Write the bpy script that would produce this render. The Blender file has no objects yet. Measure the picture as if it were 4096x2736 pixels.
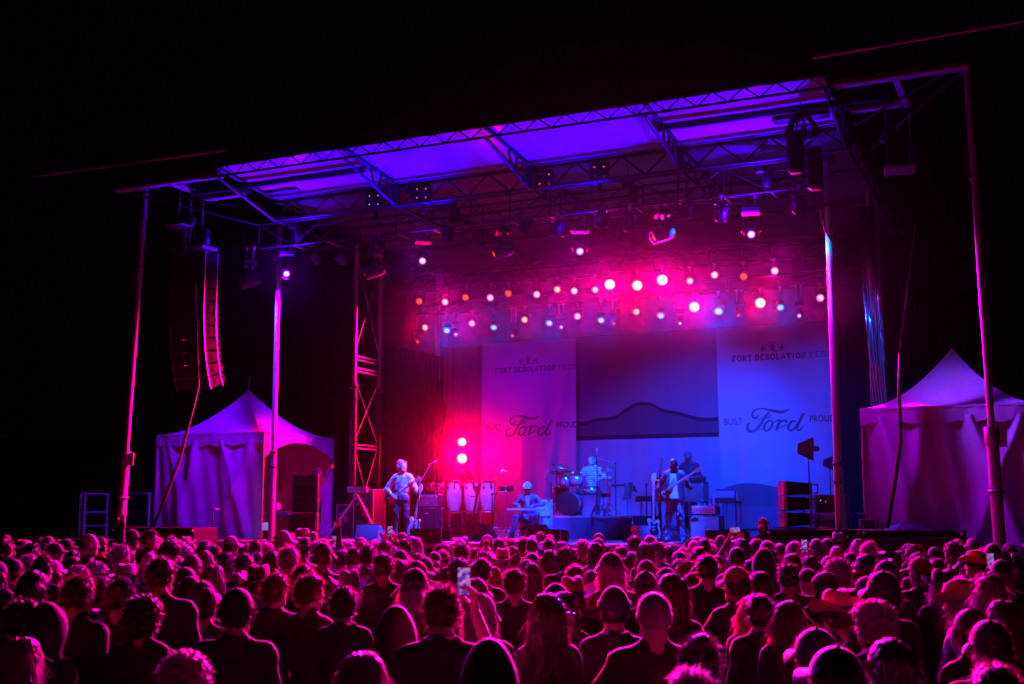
import bpy, bmesh, math, random
import numpy as np
from mathutils import Vector, Matrix, Quaternion, Euler

# ------------------------------------------------------------------ camera
sc = bpy.context.scene
COL = sc.collection
rnd = random.Random(7)
FPX, HORY, YAW = 4800.0, 2055.0, math.radians(24.9)
CAM = Vector((10.18, -22.43, 2.16))
PITCH = math.atan((HORY - 1368.0) / FPX)
cd = bpy.data.cameras.new('camera')
cam = bpy.data.objects.new('camera', cd); COL.objects.link(cam)
cd.sensor_width = 36.0; cd.lens = FPX / 4096.0 * 36.0
cd.clip_start = 0.1; cd.clip_end = 2000.0
cam.location = CAM; cam.rotation_euler = (math.pi / 2 + PITCH, 0, YAW)
sc.camera = cam
cd.dof.use_dof = True; cd.dof.focus_distance = 25.0; cd.dof.aperture_fstop = 3.2

# ------------------------------------------------------------------ night sky, exposure
w = bpy.data.worlds.new('World'); sc.world = w; w.use_nodes = True
nt = w.node_tree
bg = nt.nodes['Background']
bg.inputs[0].default_value = (0.6, 0.12, 0.75, 1); bg.inputs[1].default_value = 0.0012
sc.view_settings.view_transform = 'Standard'; sc.view_settings.look = 'None'
sc.view_settings.exposure = 0.0; sc.view_settings.gamma = 1.0
sc.view_settings.use_curve_mapping = False
sc.render.engine = 'CYCLES'
cy = sc.cycles
cy.use_denoising = True
cy.max_bounces = 4; cy.diffuse_bounces = 2; cy.glossy_bounces = 2; cy.volume_bounces = 0
cy.transparent_max_bounces = 6; cy.transmission_bounces = 4
cy.sample_clamp_indirect = 4.0; cy.sample_clamp_direct = 0.0
cy.volume_step_rate = 4.0
cy.use_light_tree = True
cy.caustics_reflective = False; cy.caustics_refractive = False

# ------------------------------------------------------------------ photo pixel -> place
_R = Vector((math.cos(YAW), math.sin(YAW), 0)); _Fh = Vector((-math.sin(YAW), math.cos(YAW), 0)); _U = Vector((0, 0, 1))
_Fw = _Fh * math.cos(PITCH) + _U * math.sin(PITCH); _Up = -_Fh * math.sin(PITCH) + _U * math.cos(PITCH)
def ray(x, y): return _Fw + _R * ((x - 2048) / FPX) + _Up * ((1368 - y) / FPX)
def at(x, y, Y=None, Z=None, X=None, s=None):
    d = ray(x, y)
    if Y is not None: t = (Y - CAM.y) / d.y
    elif Z is not None: t = (Z - CAM.z) / d.z
    elif X is not None: t = (X - CAM.x) / d.x
    else: t = FPX / s
    return CAM + d * t
def foot(x, s, z):
    """ground position below image column x where one metre covers s pixels"""
    d = FPX / s
    y = HORY + (CAM.z - z) * s
    for _ in range(3):
        p = CAM + ray(x, y) * d
        y += (p.z - z) * s
    return Vector((p.x, p.y, z))

# ------------------------------------------------------------------ materials
MATS = {}
def mat(name, col, rough=0.6, metal=0.0, var=0.18, scale=6.0, bump=0.0, bscale=40.0, sheen=0.0, spec=0.5, emis=None, estr=0.0):
    if name in MATS: return MATS[name]
    m = bpy.data.materials.new(name); m.use_nodes = True
    n = m.node_tree; b = n.nodes['Principled BSDF']
    b.inputs['Roughness'].default_value = rough; b.inputs['Metallic'].default_value = metal
    b.inputs['Specular IOR Level'].default_value = spec
    if sheen: b.inputs['Sheen Weight'].default_value = sheen; b.inputs['Sheen Roughness'].default_value = 0.4
    if emis:
        b.inputs['Emission Color'].default_value = (*emis, 1); b.inputs['Emission Strength'].default_value = estr
    tc = n.nodes.new('ShaderNodeTexCoord')
    if var:
        nz = n.nodes.new('ShaderNodeTexNoise'); nz.inputs['Scale'].default_value = scale; nz.inputs['Detail'].default_value = 5
        n.links.new(tc.outputs['Object'], nz.inputs['Vector'])
        mr = n.nodes.new('ShaderNodeMapRange'); mr.inputs[3].default_value = 1 - var * 1.6; mr.inputs[4].default_value = 1 + var * 1.6
        n.links.new(nz.outputs['Fac'], mr.inputs[0])
        mx = n.nodes.new('ShaderNodeMix'); mx.data_type = 'RGBA'; mx.blend_type = 'MULTIPLY'; mx.inputs[0].default_value = 1
        mx.inputs[6].default_value = (*col, 1)
        n.links.new(mr.outputs[0], mx.inputs[7]); n.links.new(mx.outputs[2], b.inputs['Base Color'])
        mr2 = n.nodes.new('ShaderNodeMapRange'); mr2.inputs[3].default_value = max(0.05, rough - 0.12); mr2.inputs[4].default_value = min(1, rough + 0.12)
        n.links.new(nz.outputs['Fac'], mr2.inputs[0]); n.links.new(mr2.outputs[0], b.inputs['Roughness'])
    else:
        b.inputs['Base Color'].default_value = (*col, 1)
    if bump:
        nb = n.nodes.new('ShaderNodeTexNoise'); nb.inputs['Scale'].default_value = bscale; nb.inputs['Detail'].default_value = 4
        n.links.new(tc.outputs['Object'], nb.inputs['Vector'])
        bp = n.nodes.new('ShaderNodeBump'); bp.inputs['Strength'].default_value = bump; bp.inputs['Distance'].default_value = 0.02
        n.links.new(nb.outputs['Fac'], bp.inputs['Height']); n.links.new(bp.outputs[0], b.inputs['Normal'])
    MATS[name] = m
    return m

ALU = mat('worn_aluminium', (0.5, 0.5, 0.52), 0.36, 0.35, 0.12, 9)
STEEL = mat('galvanised_steel', (0.42, 0.42, 0.45), 0.42, 0.6, 0.2, 14)
BLK = mat('black_paint', (0.022, 0.021, 0.023), 0.45, 0.1, 0.25, 12)
BLKM = mat('black_steel', (0.022, 0.021, 0.023), 0.4, 0.2, 0.25, 12)
GRILLE = mat('black_speaker_grille', (0.03, 0.03, 0.032), 0.6, 0.3, 0.2, 60, 0.5, 160)
CAB = mat('textured_black_cabinet', (0.012, 0.012, 0.013), 0.8, 0.0, 0.25, 30, 0.25, 120, spec=.12)
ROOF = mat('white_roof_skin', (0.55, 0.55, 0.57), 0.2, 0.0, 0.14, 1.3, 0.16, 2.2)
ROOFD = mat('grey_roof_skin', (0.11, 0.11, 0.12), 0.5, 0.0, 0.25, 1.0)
CHROME = mat('chrome', (0.85, 0.85, 0.87), 0.12, 1.0, 0.05)
DRAPE = mat('black_velour_drape', (0.012, 0.011, 0.012), 0.9, 0.0, 0.25, 3, 0.2, 20, spec=.2)
TENT = mat('white_tent_vinyl', (0.6, 0.6, 0.6), 0.5, 0.0, 0.14, 2.0, 0.5, 7)
DECK = mat('worn_stage_plywood', (0.10, 0.095, 0.09), 0.55, 0.0, 0.35, 5, 0.2, 30)
SKIRT = mat('black_stage_skirt', (0.03, 0.03, 0.03), 0.85, 0.0, 0.25, 4)
GROUND = mat('trampled_grass_ground', (0.05, 0.045, 0.03), 0.95, 0.0, 0.5, 1.5, 0.6, 6)
RUBBER = mat('black_rubber', (0.018, 0.018, 0.018), 0.6)
WHITEP = mat('white_tolex', (0.55, 0.55, 0.53), 0.6, 0, 0.1, 20, 0.1, 90)
PRINT = mat('dark_banner_print', (0.085, 0.078, 0.09), 0.8, 0, 0.1)

# ------------------------------------------------------------------ mesh helpers
class MB:
    def __init__(s): s.v = []; s.f = []; s.sm = []
    def add(s, vs, fs, smooth=False, M=None):
        o = len(s.v)
        if M is not None: vs = [M @ Vector(v) for v in vs]
        s.v += [tuple(v) for v in vs]
        s.f += [tuple(i + o for i in f) for f in fs]
        s.sm += (smooth if isinstance(smooth, list) else [smooth] * len(fs))
        return s
    def box(s, c, d, rot=None, bev=0.0):
        x, y, z = (k / 2 for k in d)
        if bev <= 0:
            vs = [(-x,-y,-z),(x,-y,-z),(x,y,-z),(-x,y,-z),(-x,-y,z),(x,-y,z),(x,y,z),(-x,y,z)]
            fs = [(0,3,2,1),(4,5,6,7),(0,1,5,4),(1,2,6,5),(2,3,7,6),(3,0,4,7)]
        else:
            b = min(bev, x * .9, y * .9, z * .9); vs = []; idx = {}
            for sx in (-1, 1):
                for sy in (-1, 1):
                    for sz in (-1, 1):
                        for a in range(3):
                            p = [sx * (x - b), sy * (y - b), sz * (z - b)]
                            p[a] = (sx * x, sy * y, sz * z)[a]
                            idx[(sx, sy, sz, a)] = len(vs); vs.append(tuple(p))
            I = idx; fs = []
            for a in range(3):
                o1, o2 = (a + 1) % 3, (a + 2) % 3
                for sg in (-1, 1):
                    q = []
                    for (u, v2) in ((-1,-1),(1,-1),(1,1),(-1,1)):
                        k = [0,0,0]; k[a] = sg; k[o1] = u; k[o2] = v2; q.append(I[(*k, a)])
                    fs.append(tuple(q if sg > 0 else q[::-1]))
                    for s2 in (-1, 1):      # edges between axis a and o1
                        ks = []
                        for (t, ax) in ((-1, a), (1, a), (1, o1), (-1, o1)):
                            k = [0,0,0]; k[a] = sg; k[o1] = s2; k[o2] = t; ks.append(I[(*k, ax)])
                        fs.append(tuple(ks if sg * s2 > 0 else ks[::-1]))
            for sx in (-1, 1):
                for sy in (-1, 1):
                    for sz in (-1, 1):
                        t = [I[(sx, sy, sz, a)] for a in range(3)]
                        fs.append(tuple(t if sx * sy * sz > 0 else t[::-1]))
        M = Matrix.Translation(Vector(c))
        if rot is not None: M = M @ (rot.to_4x4() if not isinstance(rot, (tuple, list)) else Euler(rot).to_matrix().to_4x4())
        return s.add(vs, fs, False, M)
    def cyl(s, p0, p1, r0, r1=None, n=10, caps=True):
        p0, p1 = Vector(p0), Vector(p1); r1 = r0 if r1 is None else r1
        d = (p1 - p0)
        if d.length < 1e-6: return s
        q = d.to_track_quat('Z', 'Y'); vs = []
        for p, r in ((p0, r0), (p1, r1)):
            for i in range(n):
                a = 2 * math.pi * i / n
                vs.append(p + q @ Vector((math.cos(a) * r, math.sin(a) * r, 0)))
        fs = [(i, (i + 1) % n, n + (i + 1) % n, n + i) for i in range(n)]; sm = [True] * n
        if caps:
            fs += [tuple(range(n - 1, -1, -1)), tuple(range(n, 2 * n))]; sm += [False, False]
        return s.add(vs, fs, sm)
    def tube(s, pts, r, n=6):
        pts = [Vector(p) for p in pts]; vs = []; m = len(pts)
        rs = r if isinstance(r, (list, tuple)) else [r] * m
        for k, p in enumerate(pts):
            d = (pts[min(k + 1, m - 1)] - pts[max(k - 1, 0)]).normalized()
            q = d.to_track_quat('Z', 'Y')
            for i in range(n):
                a = 2 * math.pi * i / n
                vs.append(p + q @ Vector((math.cos(a) * rs[k], math.sin(a) * rs[k], 0)))
        fs = []; sm = []
        for k in range(m - 1):
            for i in range(n):
                fs.append((k*n+i, k*n+(i+1)%n, (k+1)*n+(i+1)%n, (k+1)*n+i)); sm.append(True)
        fs += [tuple(range(n-1,-1,-1)), tuple(range((m-1)*n, m*n))]; sm += [False, False]
        return s.add(vs, fs, sm)
    def lathe(s, prof, n=20, M=None, smooth=True):
        vs = []
        for (r, z) in prof:
            for i in range(n):
                a = 2 * math.pi * i / n; vs.append((math.cos(a) * r, math.sin(a) * r, z))
        fs = []
        for k in range(len(prof) - 1):
            for i in range(n):
                fs.append((k*n+i, k*n+(i+1)%n, (k+1)*n+(i+1)%n, (k+1)*n+i))
        sm = [smooth] * len(fs)
        if prof[0][0] > 1e-4: fs.append(tuple(range(n-1,-1,-1))); sm.append(False)
        if prof[-1][0] > 1e-4: fs.append(tuple(range((len(prof)-1)*n, len(prof)*n))); sm.append(False)
        return s.add(vs, fs, sm, M)
    def ell(s, c, r, nu=14, nv=9, M=None):
        vs = []; fs = []
        for j in range(nv + 1):
            t = math.pi * j / nv
            for i in range(nu):
                a = 2 * math.pi * i / nu
                vs.append((c[0] + r[0]*math.sin(t)*math.cos(a), c[1] + r[1]*math.sin(t)*math.sin(a), c[2] - r[2]*math.cos(t)))
        for j in range(nv):
            for i in range(nu):
                fs.append((j*nu+i, j*nu+(i+1)%nu, (j+1)*nu+(i+1)%nu, (j+1)*nu+i))
        return s.add(vs, fs, True, M)
    def grid(s, fn, nu, nv, smooth=True):
        vs = [fn(i / nu, j / nv) for j in range(nv + 1) for i in range(nu + 1)]
        fs = [(j*(nu+1)+i, j*(nu+1)+i+1, (j+1)*(nu+1)+i+1, (j+1)*(nu+1)+i) for j in range(nv) for i in range(nu)]
        return s.add(vs, fs, smooth)
    def prism(s, poly, t, M=None):
        """polygon in local xz, thickness t along y (front at -t/2)"""
        n = len(poly)
        vs = [(x, -t/2, z) for x, z in poly] + [(x, t/2, z) for x, z in poly]
        fs = [tuple(range(n)), tuple(range(2*n-1, n-1, -1))] + [((i+1)%n, i, n+i, n+(i+1)%n) for i in range(n)]
        return s.add(vs, fs, False, M)
    def mesh(s, name):
        me = bpy.data.meshes.new(name); me.from_pydata(s.v, [], s.f)
        me.polygons.foreach_set('use_smooth', s.sm); me.update()
        return me
    def build(s, name, m, parent=None, loc=None, rot=None):
        me = s.mesh(name); me.materials.append(m)
        return link(name, me, parent, loc, rot)

def link(name, data, parent=None, loc=None, rot=None, scale=None):
    o = bpy.data.objects.new(name, data); COL.objects.link(o)
    if parent is not None: o.parent = parent
    if loc is not None: o.location = loc
    if rot is not None:
        if isinstance(rot, Quaternion): o.rotation_mode = 'QUATERNION'; o.rotation_quaternion = rot
        else: o.rotation_euler = rot
    if scale is not None: o.scale = scale
    return o
def tag(o, label, cat, group=None):
    o['label'] = label; o['category'] = cat
    if group: o['group'] = group
    return o
def thing(name, label, cat, loc=(0, 0, 0), rot=None, group=None):
    o = link(name, None, None, loc, rot); o.empty_display_size = 0.1
    return tag(o, label, cat, group)
def struct(o): o['kind'] = 'structure'; return o
_unit = {}
def rod(name, p0, p1, r, m, parent, n=8, off=Vector((0, 0, 0))):
    """a round bar as an object of its own, sharing one unit mesh per material"""
    k = (m.name, n)
    if k not in _unit:
        me = MB().cyl((0, 0, 0), (0, 0, 1), 1, n=n).mesh('bar'); me.materials.append(m); _unit[k] = me
    p0, p1 = Vector(p0) - off, Vector(p1) - off; d = p1 - p0
    return link(name, _unit[k], parent, p0, d.to_track_quat('Z', 'Y'), (r, r, d.length))
def block(name, c, d, m, parent, bev=0.01, rot=None):
    return MB().box((0, 0, 0), d, None, bev).build(name, m, parent, c, rot)
def spot(parent, loc, target, power, col, angle=60, blend=0.6, r=0.06, local=True, name='beam'):
    L = bpy.data.lights.new(name, 'SPOT'); L.energy = power; L.color = col
    L.spot_size = math.radians(angle); L.spot_blend = blend; L.shadow_soft_size = r
    o = bpy.data.objects.new(name, L); COL.objects.link(o)
    o.parent = parent
    o.location = loc
    d = Vector(target) - Vector(loc)
    o.rotation_mode = 'QUATERNION'; o.rotation_quaternion = d.to_track_quat('-Z', 'Y')
    return o
def copy_tree(o, parent=None):
    c = o.copy(); COL.objects.link(c)
    if parent is not None: c.parent = parent
    for ch in o.children: copy_tree(ch, c)
    return c
ORD = ['first', 'second', 'third', 'fourth', 'fifth', 'sixth', 'seventh', 'eighth', 'ninth', 'tenth', 'eleventh', 'twelfth', 'thirteenth', 'fourteenth', 'fifteenth', 'sixteenth', 'seventeenth', 'eighteenth', 'nineteenth', 'twentieth']
# ================================================================== SETTING
DZ = 1.55                                             # stage deck height
o = MB().box((0, 5, -0.25), (82, 82, 0.5)).build('ground', GROUND); struct(o)

# ---------------------------------------------------------------- stage platform and wings
st = thing('stage_platform', 'black skirted concert stage platform under the lit roof', 'stage', (0, 0, 0))
MB().box((0.1, 4.35, DZ - 0.05), (12.7, 8.7, 0.1), None, .01).build('deck', DECK, st)
def skirt_fn(x0, x1, y, z0, z1, amp=.03, per=.45, seed=0):
    r = random.Random(seed); ph = [r.uniform(0, 6) for _ in range(3)]
    def f(u, v):
        x = x0 + (x1 - x0) * u
        return (x, y - .02 + amp * (math.sin(x / per * 6.28 + ph[0]) * .6 + math.sin(x / per * 2.7 + ph[1]) * .5) * (1 - v * .6), z0 + (z1 - z0) * v)
    return f
MB().grid(skirt_fn(-6.25, 6.45, -.03, .02, DZ - .12), 160, 4).build('skirt', SKIRT, st)
MB().box((0.1, -.02, DZ - .055), (12.72, .06, .11), None, .008).build('edge_trim', STEEL, st)
for k in range(10):                                   # deck sheets with thin joints
    for j in range(3):
        x0 = -6.2 + k * 1.262; y0 = .06 + j * 2.86
        MB().box((x0 + .631, y0 + 1.43, DZ + .006), (1.25, 2.85, .012)).build('deck_sheet', DECK, st)
for sx, lab, xa, xb, ya in ((-1, 'low wing deck beside the stage carrying the tent with the mixing desk', -12.2, -6.35, .35), (1, 'low wing deck beside the stage carrying the tent nearest the camera', 6.55, 12.6, -.2)):
    t = thing('stage_wing', lab, 'stage', ((xa + xb) / 2, 2.5, 0))
    MB().box(((xa + xb) / 2, 2.75, DZ - .06), (xb - xa, 5.5 - ya + .3, .1), None, .01).build('deck', DECK, t, (-(xa + xb) / 2, -2.5, 0))
    MB().grid(skirt_fn(xa, xb, ya, .02, DZ - .12, seed=3), 80, 3).build('skirt', SKIRT, t, (-(xa + xb) / 2, -2.5, 0))

# ---------------------------------------------------------------- roof
LX = [-6.43, -3.15, .13, 3.42, 6.7]
rf = thing('stage_roof', 'wide mobile stage roof with pale underside lit violet and truss edge', 'stage roof', (0, 0, 0))
def lipz(y): return 9.72 + (y + 2.0) * -.09           # underside of the lip, y -2..0
for k in range(4):
    a, b = LX[k] + .012, LX[k + 1] - .012
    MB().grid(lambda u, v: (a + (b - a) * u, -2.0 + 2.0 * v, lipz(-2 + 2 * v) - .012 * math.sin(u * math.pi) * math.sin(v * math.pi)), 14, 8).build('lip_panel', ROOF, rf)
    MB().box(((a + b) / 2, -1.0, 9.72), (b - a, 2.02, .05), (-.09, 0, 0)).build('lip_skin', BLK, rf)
ltr = link('lip_truss', None, rf)
YT = -2.03; ZT, ZB = 9.70, 9.47
rod('chord', (-6.55, YT, ZT), (6.8, YT, ZT), .035, BLKM, ltr); rod('chord', (-6.85, YT, ZB), (6.8, YT, ZB), .03, BLKM, ltr)
nb = 23; step = 13.2 / nb
for k in range(nb):
    x = -6.5 + k * step
    rod('diagonal', (x, YT, ZB), (x + step / 2, YT, ZT), .016, BLKM, ltr, 6); rod('diagonal', (x + step / 2, YT, ZT), (x + step, YT, ZB), .016, BLKM, ltr, 6)
for k, x in enumerate(LX):                            # depth frames under the seams
    fr = link('depth_frame', None, rf)
    rod('chord', (x, -2.0, lipz(-2) - .05), (x, .1, lipz(0) - .06), .045, BLKM, fr); rod('chord', (x - .02, -1.95, ZB), (x - .02, .15, 8.98), .04, BLKM, fr)
    if 0 < k < 4 or k == 4:
        rod('web', (x, -.95, lipz(-.95) - .06), (x - .02, -.78, 9.2), .03, BLKM, fr); rod('web', (x, -.5, lipz(-.5) - .06), (x - .02, -.62, 9.16), .03, BLKM, fr)
        rod('web', (x, -.3, lipz(-.3) - .06), (x - .02, -.05, 9.02), .03, BLKM, fr)
        MB().box((x, .12, 9.2), (.16, .12, .5), None, .01).build('gusset', BLKM, fr)
    rod('chord', (x, .1, 9.44), (x, 8.8, 9.2), .04, BLKM, fr); rod('chord', (x, .1, 8.98), (x, 8.8, 8.85), .035, BLKM, fr)
    for j in range(8):
        y = .3 + j * 1.06
        rod('web', (x, y, 8.99), (x, y + .53, 9.38), .02, BLKM, fr, 6); rod('web', (x, y + .53, 9.38), (x, y + 1.06, 8.97), .02, BLKM, fr, 6)
for j in range(5):                                    # main roof skin behind the lip
    for k in range(4):
        y0, y1 = .05 + j * 1.75, .05 + (j + 1) * 1.75 - .03
        a, b = LX[k] + .02, LX[k + 1] - .02
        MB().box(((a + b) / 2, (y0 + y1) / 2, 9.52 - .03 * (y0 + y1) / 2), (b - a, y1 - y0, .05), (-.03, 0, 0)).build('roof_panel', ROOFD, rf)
MB().box((.13, -.01, 9.50), (13.2, .05, .07)).build('gutter', ALU, rf)
htr = link('header_truss', None, rf)
for z, r_ in ((9.42, .04), (8.98, .04)): rod('chord', (-6.5, .16, z), (6.75, .16, z), r_, BLKM, htr)
for k in range(13):
    x = -6.45 + k * 1.015
    rod('diagonal', (x, .16, 8.98), (x + .5, .16, 9.42), .022, BLKM, htr, 6); rod('diagonal', (x + .5, .16, 9.42), (x + 1.015, .16, 8.98), .022, BLKM, htr, 6)
for y in (2.6, 5.2, 7.9):
    rod('purlin', (-6.4, y, 9.3 - y * .02), (6.7, y, 9.3 - y * .02), .045, BLKM, rf)
for x0, x1 in ((-7.9, -3.2), (3.3, 7.6)):             # rail beams under the outer lip panels
    MB().box(((x0 + x1) / 2, -1.05, 9.5), (x1 - x0, .1, .13), None, .01).build('rail_beam', BLKM, rf)
    MB().box((x1 if x0 < 0 else x0, -1.05, 9.56), (.1, .16, .22), None, .01).build('rail_end', STEEL, rf)

# wings of the roof that carry the loudspeaker arrays
def wing(label, xin, xout, side, tip):
    t = thing('roof_wing', label, 'truss wing', (xin, -1, 9.6)); off = Vector((xin, -1, 9.6))
    rod('top_bar', (xin - side * .3, -2.0, 10.05), (tip, -2.05, 10.12), .035, STEEL, t, off=off)
    MB().box((0, 0, 0), (abs(xout - xin), .22, .2), None, .01).build('outer_beam', BLKM, t, Vector(((xin + xout) / 2, -1.75, 9.72)) - off)
    MB().box((0, 0, 0), (abs(xout - xin), .18, .06), None, .01).build('outer_flange', ALU, t, Vector(((xin + xout) / 2, -1.72, 9.58)) - off)
    MB().box((0, 0, 0), (abs(xout - xin) * .45, .18, .16), None, .01).build('inner_beam', BLKM, t, Vector((xin + (xout - xin) * .22, -.7, 9.55)) - off)
    MB().box((0, 0, 0), (abs(xout - xin) * .4, .14, .06), None, .01).build('inner_flange', ALU, t, Vector((xin + (xout - xin) * .25, -.68, 9.43)) - off)
    xm = xin + (xout - xin) * .47
    MB().box((0, 0, 0), (.12, 1.6, .1), None, .01).build('cross_beam', ALU, t, Vector((xm, -.95, 9.58)) - off)
    rod('brace', (xout, -1.7, 9.6), (xin + side * .3, .1, 8.9), .03, BLKM, t, off=off)
    rod('brace', (xout - side * .2, -1.7, 9.62), (xin + side * .2, -.9, 9.1), .025, BLKM, t, off=off)
    return t
wing('roof wing with steel beams above the hanging loudspeaker column, beyond the tent with the desk', -6.55, -9.55, -1, -11.9)
wing('dark roof wing with violet lit flanges high above the nearer tent', 6.8, 9.0, 1, 11.0)

# ---------------------------------------------------------------- posts, masts, towers
def post(label, x, y, z1, r, sleeve, group):
    t = thing('stage_post', label, 'post', (x, y, 0), None, group)
    rod('shaft', (0, 0, 0), (0, 0, z1), r, ALU, t, 20)
    rod('sleeve', (0, 0, 0), (0, 0, sleeve), r * 1.22, ALU, t, 20)
    for z in (sleeve, sleeve - .35, z1 - .9): rod('collar', (0, 0, z - .03), (0, 0, z + .03), r * 1.42, BLKM, t, 16)
    MB().box((0, 0, z1 + .05), (.3, .3, .12), None, .02).build('head_plate', BLKM, t)
    MB().box((0, 0, .03), (.5, .5, .06), None, .01).build('foot_plate', BLKM, t)
post('front stage post standing before the tent with the mixing desk', at(1104, 1450, Y=1.0).x, 1.0, 9.1, .062, 3.6, 'stage posts')
post('thick front stage post between the patterned banner and the nearer tent', at(3334, 1400, Y=1.0).x, 1.0, 9.05, .072, 3.1, 'stage posts')
post('slim rear post beside the red lit drape behind the congas', -6.05, 7.5, 9.0, .06, 2.0, 'stage posts')
def mast(label, xb, xt, y):
    t = thing('outer_mast', label, 'mast', (xb, y, 0), None, 'outer masts holding the roof wings')
    dx = xt - xb
    def q(z): return (dx * z / 10.0, 0, z)
    rod('upper_tube', q(3.4), q(10.0), .06, ALU, t, 16); rod('lower_tube', q(0), q(3.45), .1, ALU, t, 16)
    rod('clamp', q(3.3), q(3.6), .125, STEEL, t, 12); rod('clamp', q(2.5), q(2.56), .13, STEEL, t, 12); rod('clamp', q(7.9), q(7.95), .085, STEEL, t, 12)
    MB().box((.16, 0, 3.42), (.14, .05, .3), None, .01).build('bracket', STEEL, t, (dx * .34, 0, 0))
    MB().box((0, 0, .05), (.7, .7, .1), None, .02).build('base_plate', BLKM, t)
mast('leaning outer mast at far edge of stage, past the tent with railing', -9.98, -9.6, -.7)
mast('outer mast rising in front of the nearer tent', 9.04, 8.92, -.7)
def tower(label, x, ys, zs):
    t = thing('lattice_tower', label, 'tower', (x, ys[0], 0)); off = Vector((x, ys[0], 0))
    for y in ys:
        rod('leg', (x, y, 0), (x, y, 9.0), .055, ALU, t, 14, off); rod('leg_sleeve', (x, y, 0), (x, y, 5.35), .085, BLKM, t, 14, off)
        rod('collar', (x, y, 5.3), (x, y, 5.4), .11, BLKM, t, 12, off)
    for z in zs:
        for d in (0, .09): rod('rung', (x, ys[0], z + d), (x, ys[1], z + d), .022, STEEL, t, 8, off)
    for (za, zb) in ((1.6, 3.9), (3.9, 5.6), (6.2, 8.8)):
        rod('cross_brace', (x, ys[0], za), (x, ys[1], zb), .012, STEEL, t, 6, off); rod('cross_brace', (x, ys[1], za), (x, ys[0], zb), .012, STEEL, t, 6, off)
tower('lattice tower with red and blue lit legs beside the black side drape', -6.2, (3.35, 4.55), (3.8, 5.75, 6.05))
tower('dark lattice tower with cables next to the nearer tent', 6.62, (3.1, 4.2), (3.0, 3.5, 4.2, 5.75, 6.05))

# ---------------------------------------------------------------- box trusses
def box_truss(label, x0, x1, y, z, d, h, bay, m, r=.025):
    off = Vector(((x0 + x1) / 2, y, z))
    t = thing('box_truss', label, 'truss', off)
    for sy in (-d / 2, d / 2):
        for zz in (0, h): rod('chord', (x0, y + sy, z + zz), (x1, y + sy, z + zz), r, m, t, 8, off)
    n = round((x1 - x0) / bay); b = (x1 - x0) / n
    for k in range(n + 1):
        x = x0 + k * b
        for sy in (-d / 2, d / 2): rod('upright', (x, y + sy, z), (x, y + sy, z + h), r * .8, m, t, 6, off)
        rod('strut', (x, y - d / 2, z), (x, y + d / 2, z), r * .7, ALU if k % 3 else m, t, 6, off)
        if k < n:
            for sy in (-d / 2, d / 2):
                a, c = ((0, h) if k % 2 else (h, 0)); rod('diagonal', (x, y + sy, z + a), (x + b, y + sy, z + c), r * .65, m, t, 6, off)
            rod('diagonal', (x, y - d / 2, z), (x + b, y + d / 2, z), r * .55, m, t, 6, off)
    return t
box_truss('long front lighting truss hung just under the violet roof edge', -7.1, 6.1, .75, 8.42, .6, .58, .95, BLKM)
box_truss('upper rear lighting truss holding the row of pink and orange lamps', -5.9, 5.6, 4.75, 7.98, .4, .4, .7, BLKM, .02)
box_truss('lower rear lighting truss holding the row of blue and red lamps', -6.0, 5.9, 6.3, 7.62, .3, .3, .8, BLKM, .018)
for (x, y, zt, zb) in ((-6.3, .75, 9.4, 9.0), (-2.1, .75, 9.4, 9.0), (2.1, .75, 9.4, 9.0), (4.9, .75, 9.4, 9.0)):
    t = thing('chain_hoist', 'black chain hoist above the front truss, ' + {-6.3: 'by the front post and desk tent', -2.1: 'over the congas', 2.1: 'over the drum kit', 4.9: 'under the dark rental sign'}[x], 'hoist', (x, y, zb), None, 'chain hoists')
    MB().box((0, 0, .02), (.2, .26, .3), None, .03).build('motor', BLKM, t); rod('chain', (0, 0, .15), (0, 0, zt - zb + .05), .015, STEEL, t, 6)
    MB().lathe([(.02, -.45), (.09, -.42), (.11, -.2), (.1, -.1)], 12).build('chain_bag', BLK, t, (.12, 0, 0))
t = thing('motor_bundle', 'bulky black motor and cable bundle hanging below the rental sign', 'hoist', at(3205, 500, Y=-1.0)); 
rod('hook', (0, 0, .2), (0, 0, .75), .02, BLKM, t, 8); MB().box((0, 0, .72), (.2, .16, .2), None, .03).build('trolley', BLKM, t)
mb = MB()
for k in range(9):
    a = k * .7; mb.tube([(0, 0, .2), (.18 * math.cos(a), .12 * math.sin(a), .1), (.3 * math.cos(a), .18 * math.sin(a), -.12), (.2 * math.cos(a), .1 * math.sin(a), -.28)], .03, 6)
mb.build('cable_loop', RUBBER, t); MB().box((-.12, 0, -.5), (.3, .25, .8), None, .06).build('chain_bag', BLK, t); MB().box((.22, 0, -.85), (.26, .24, .8), None, .05).build('chain_bag', BLK, t)

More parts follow.
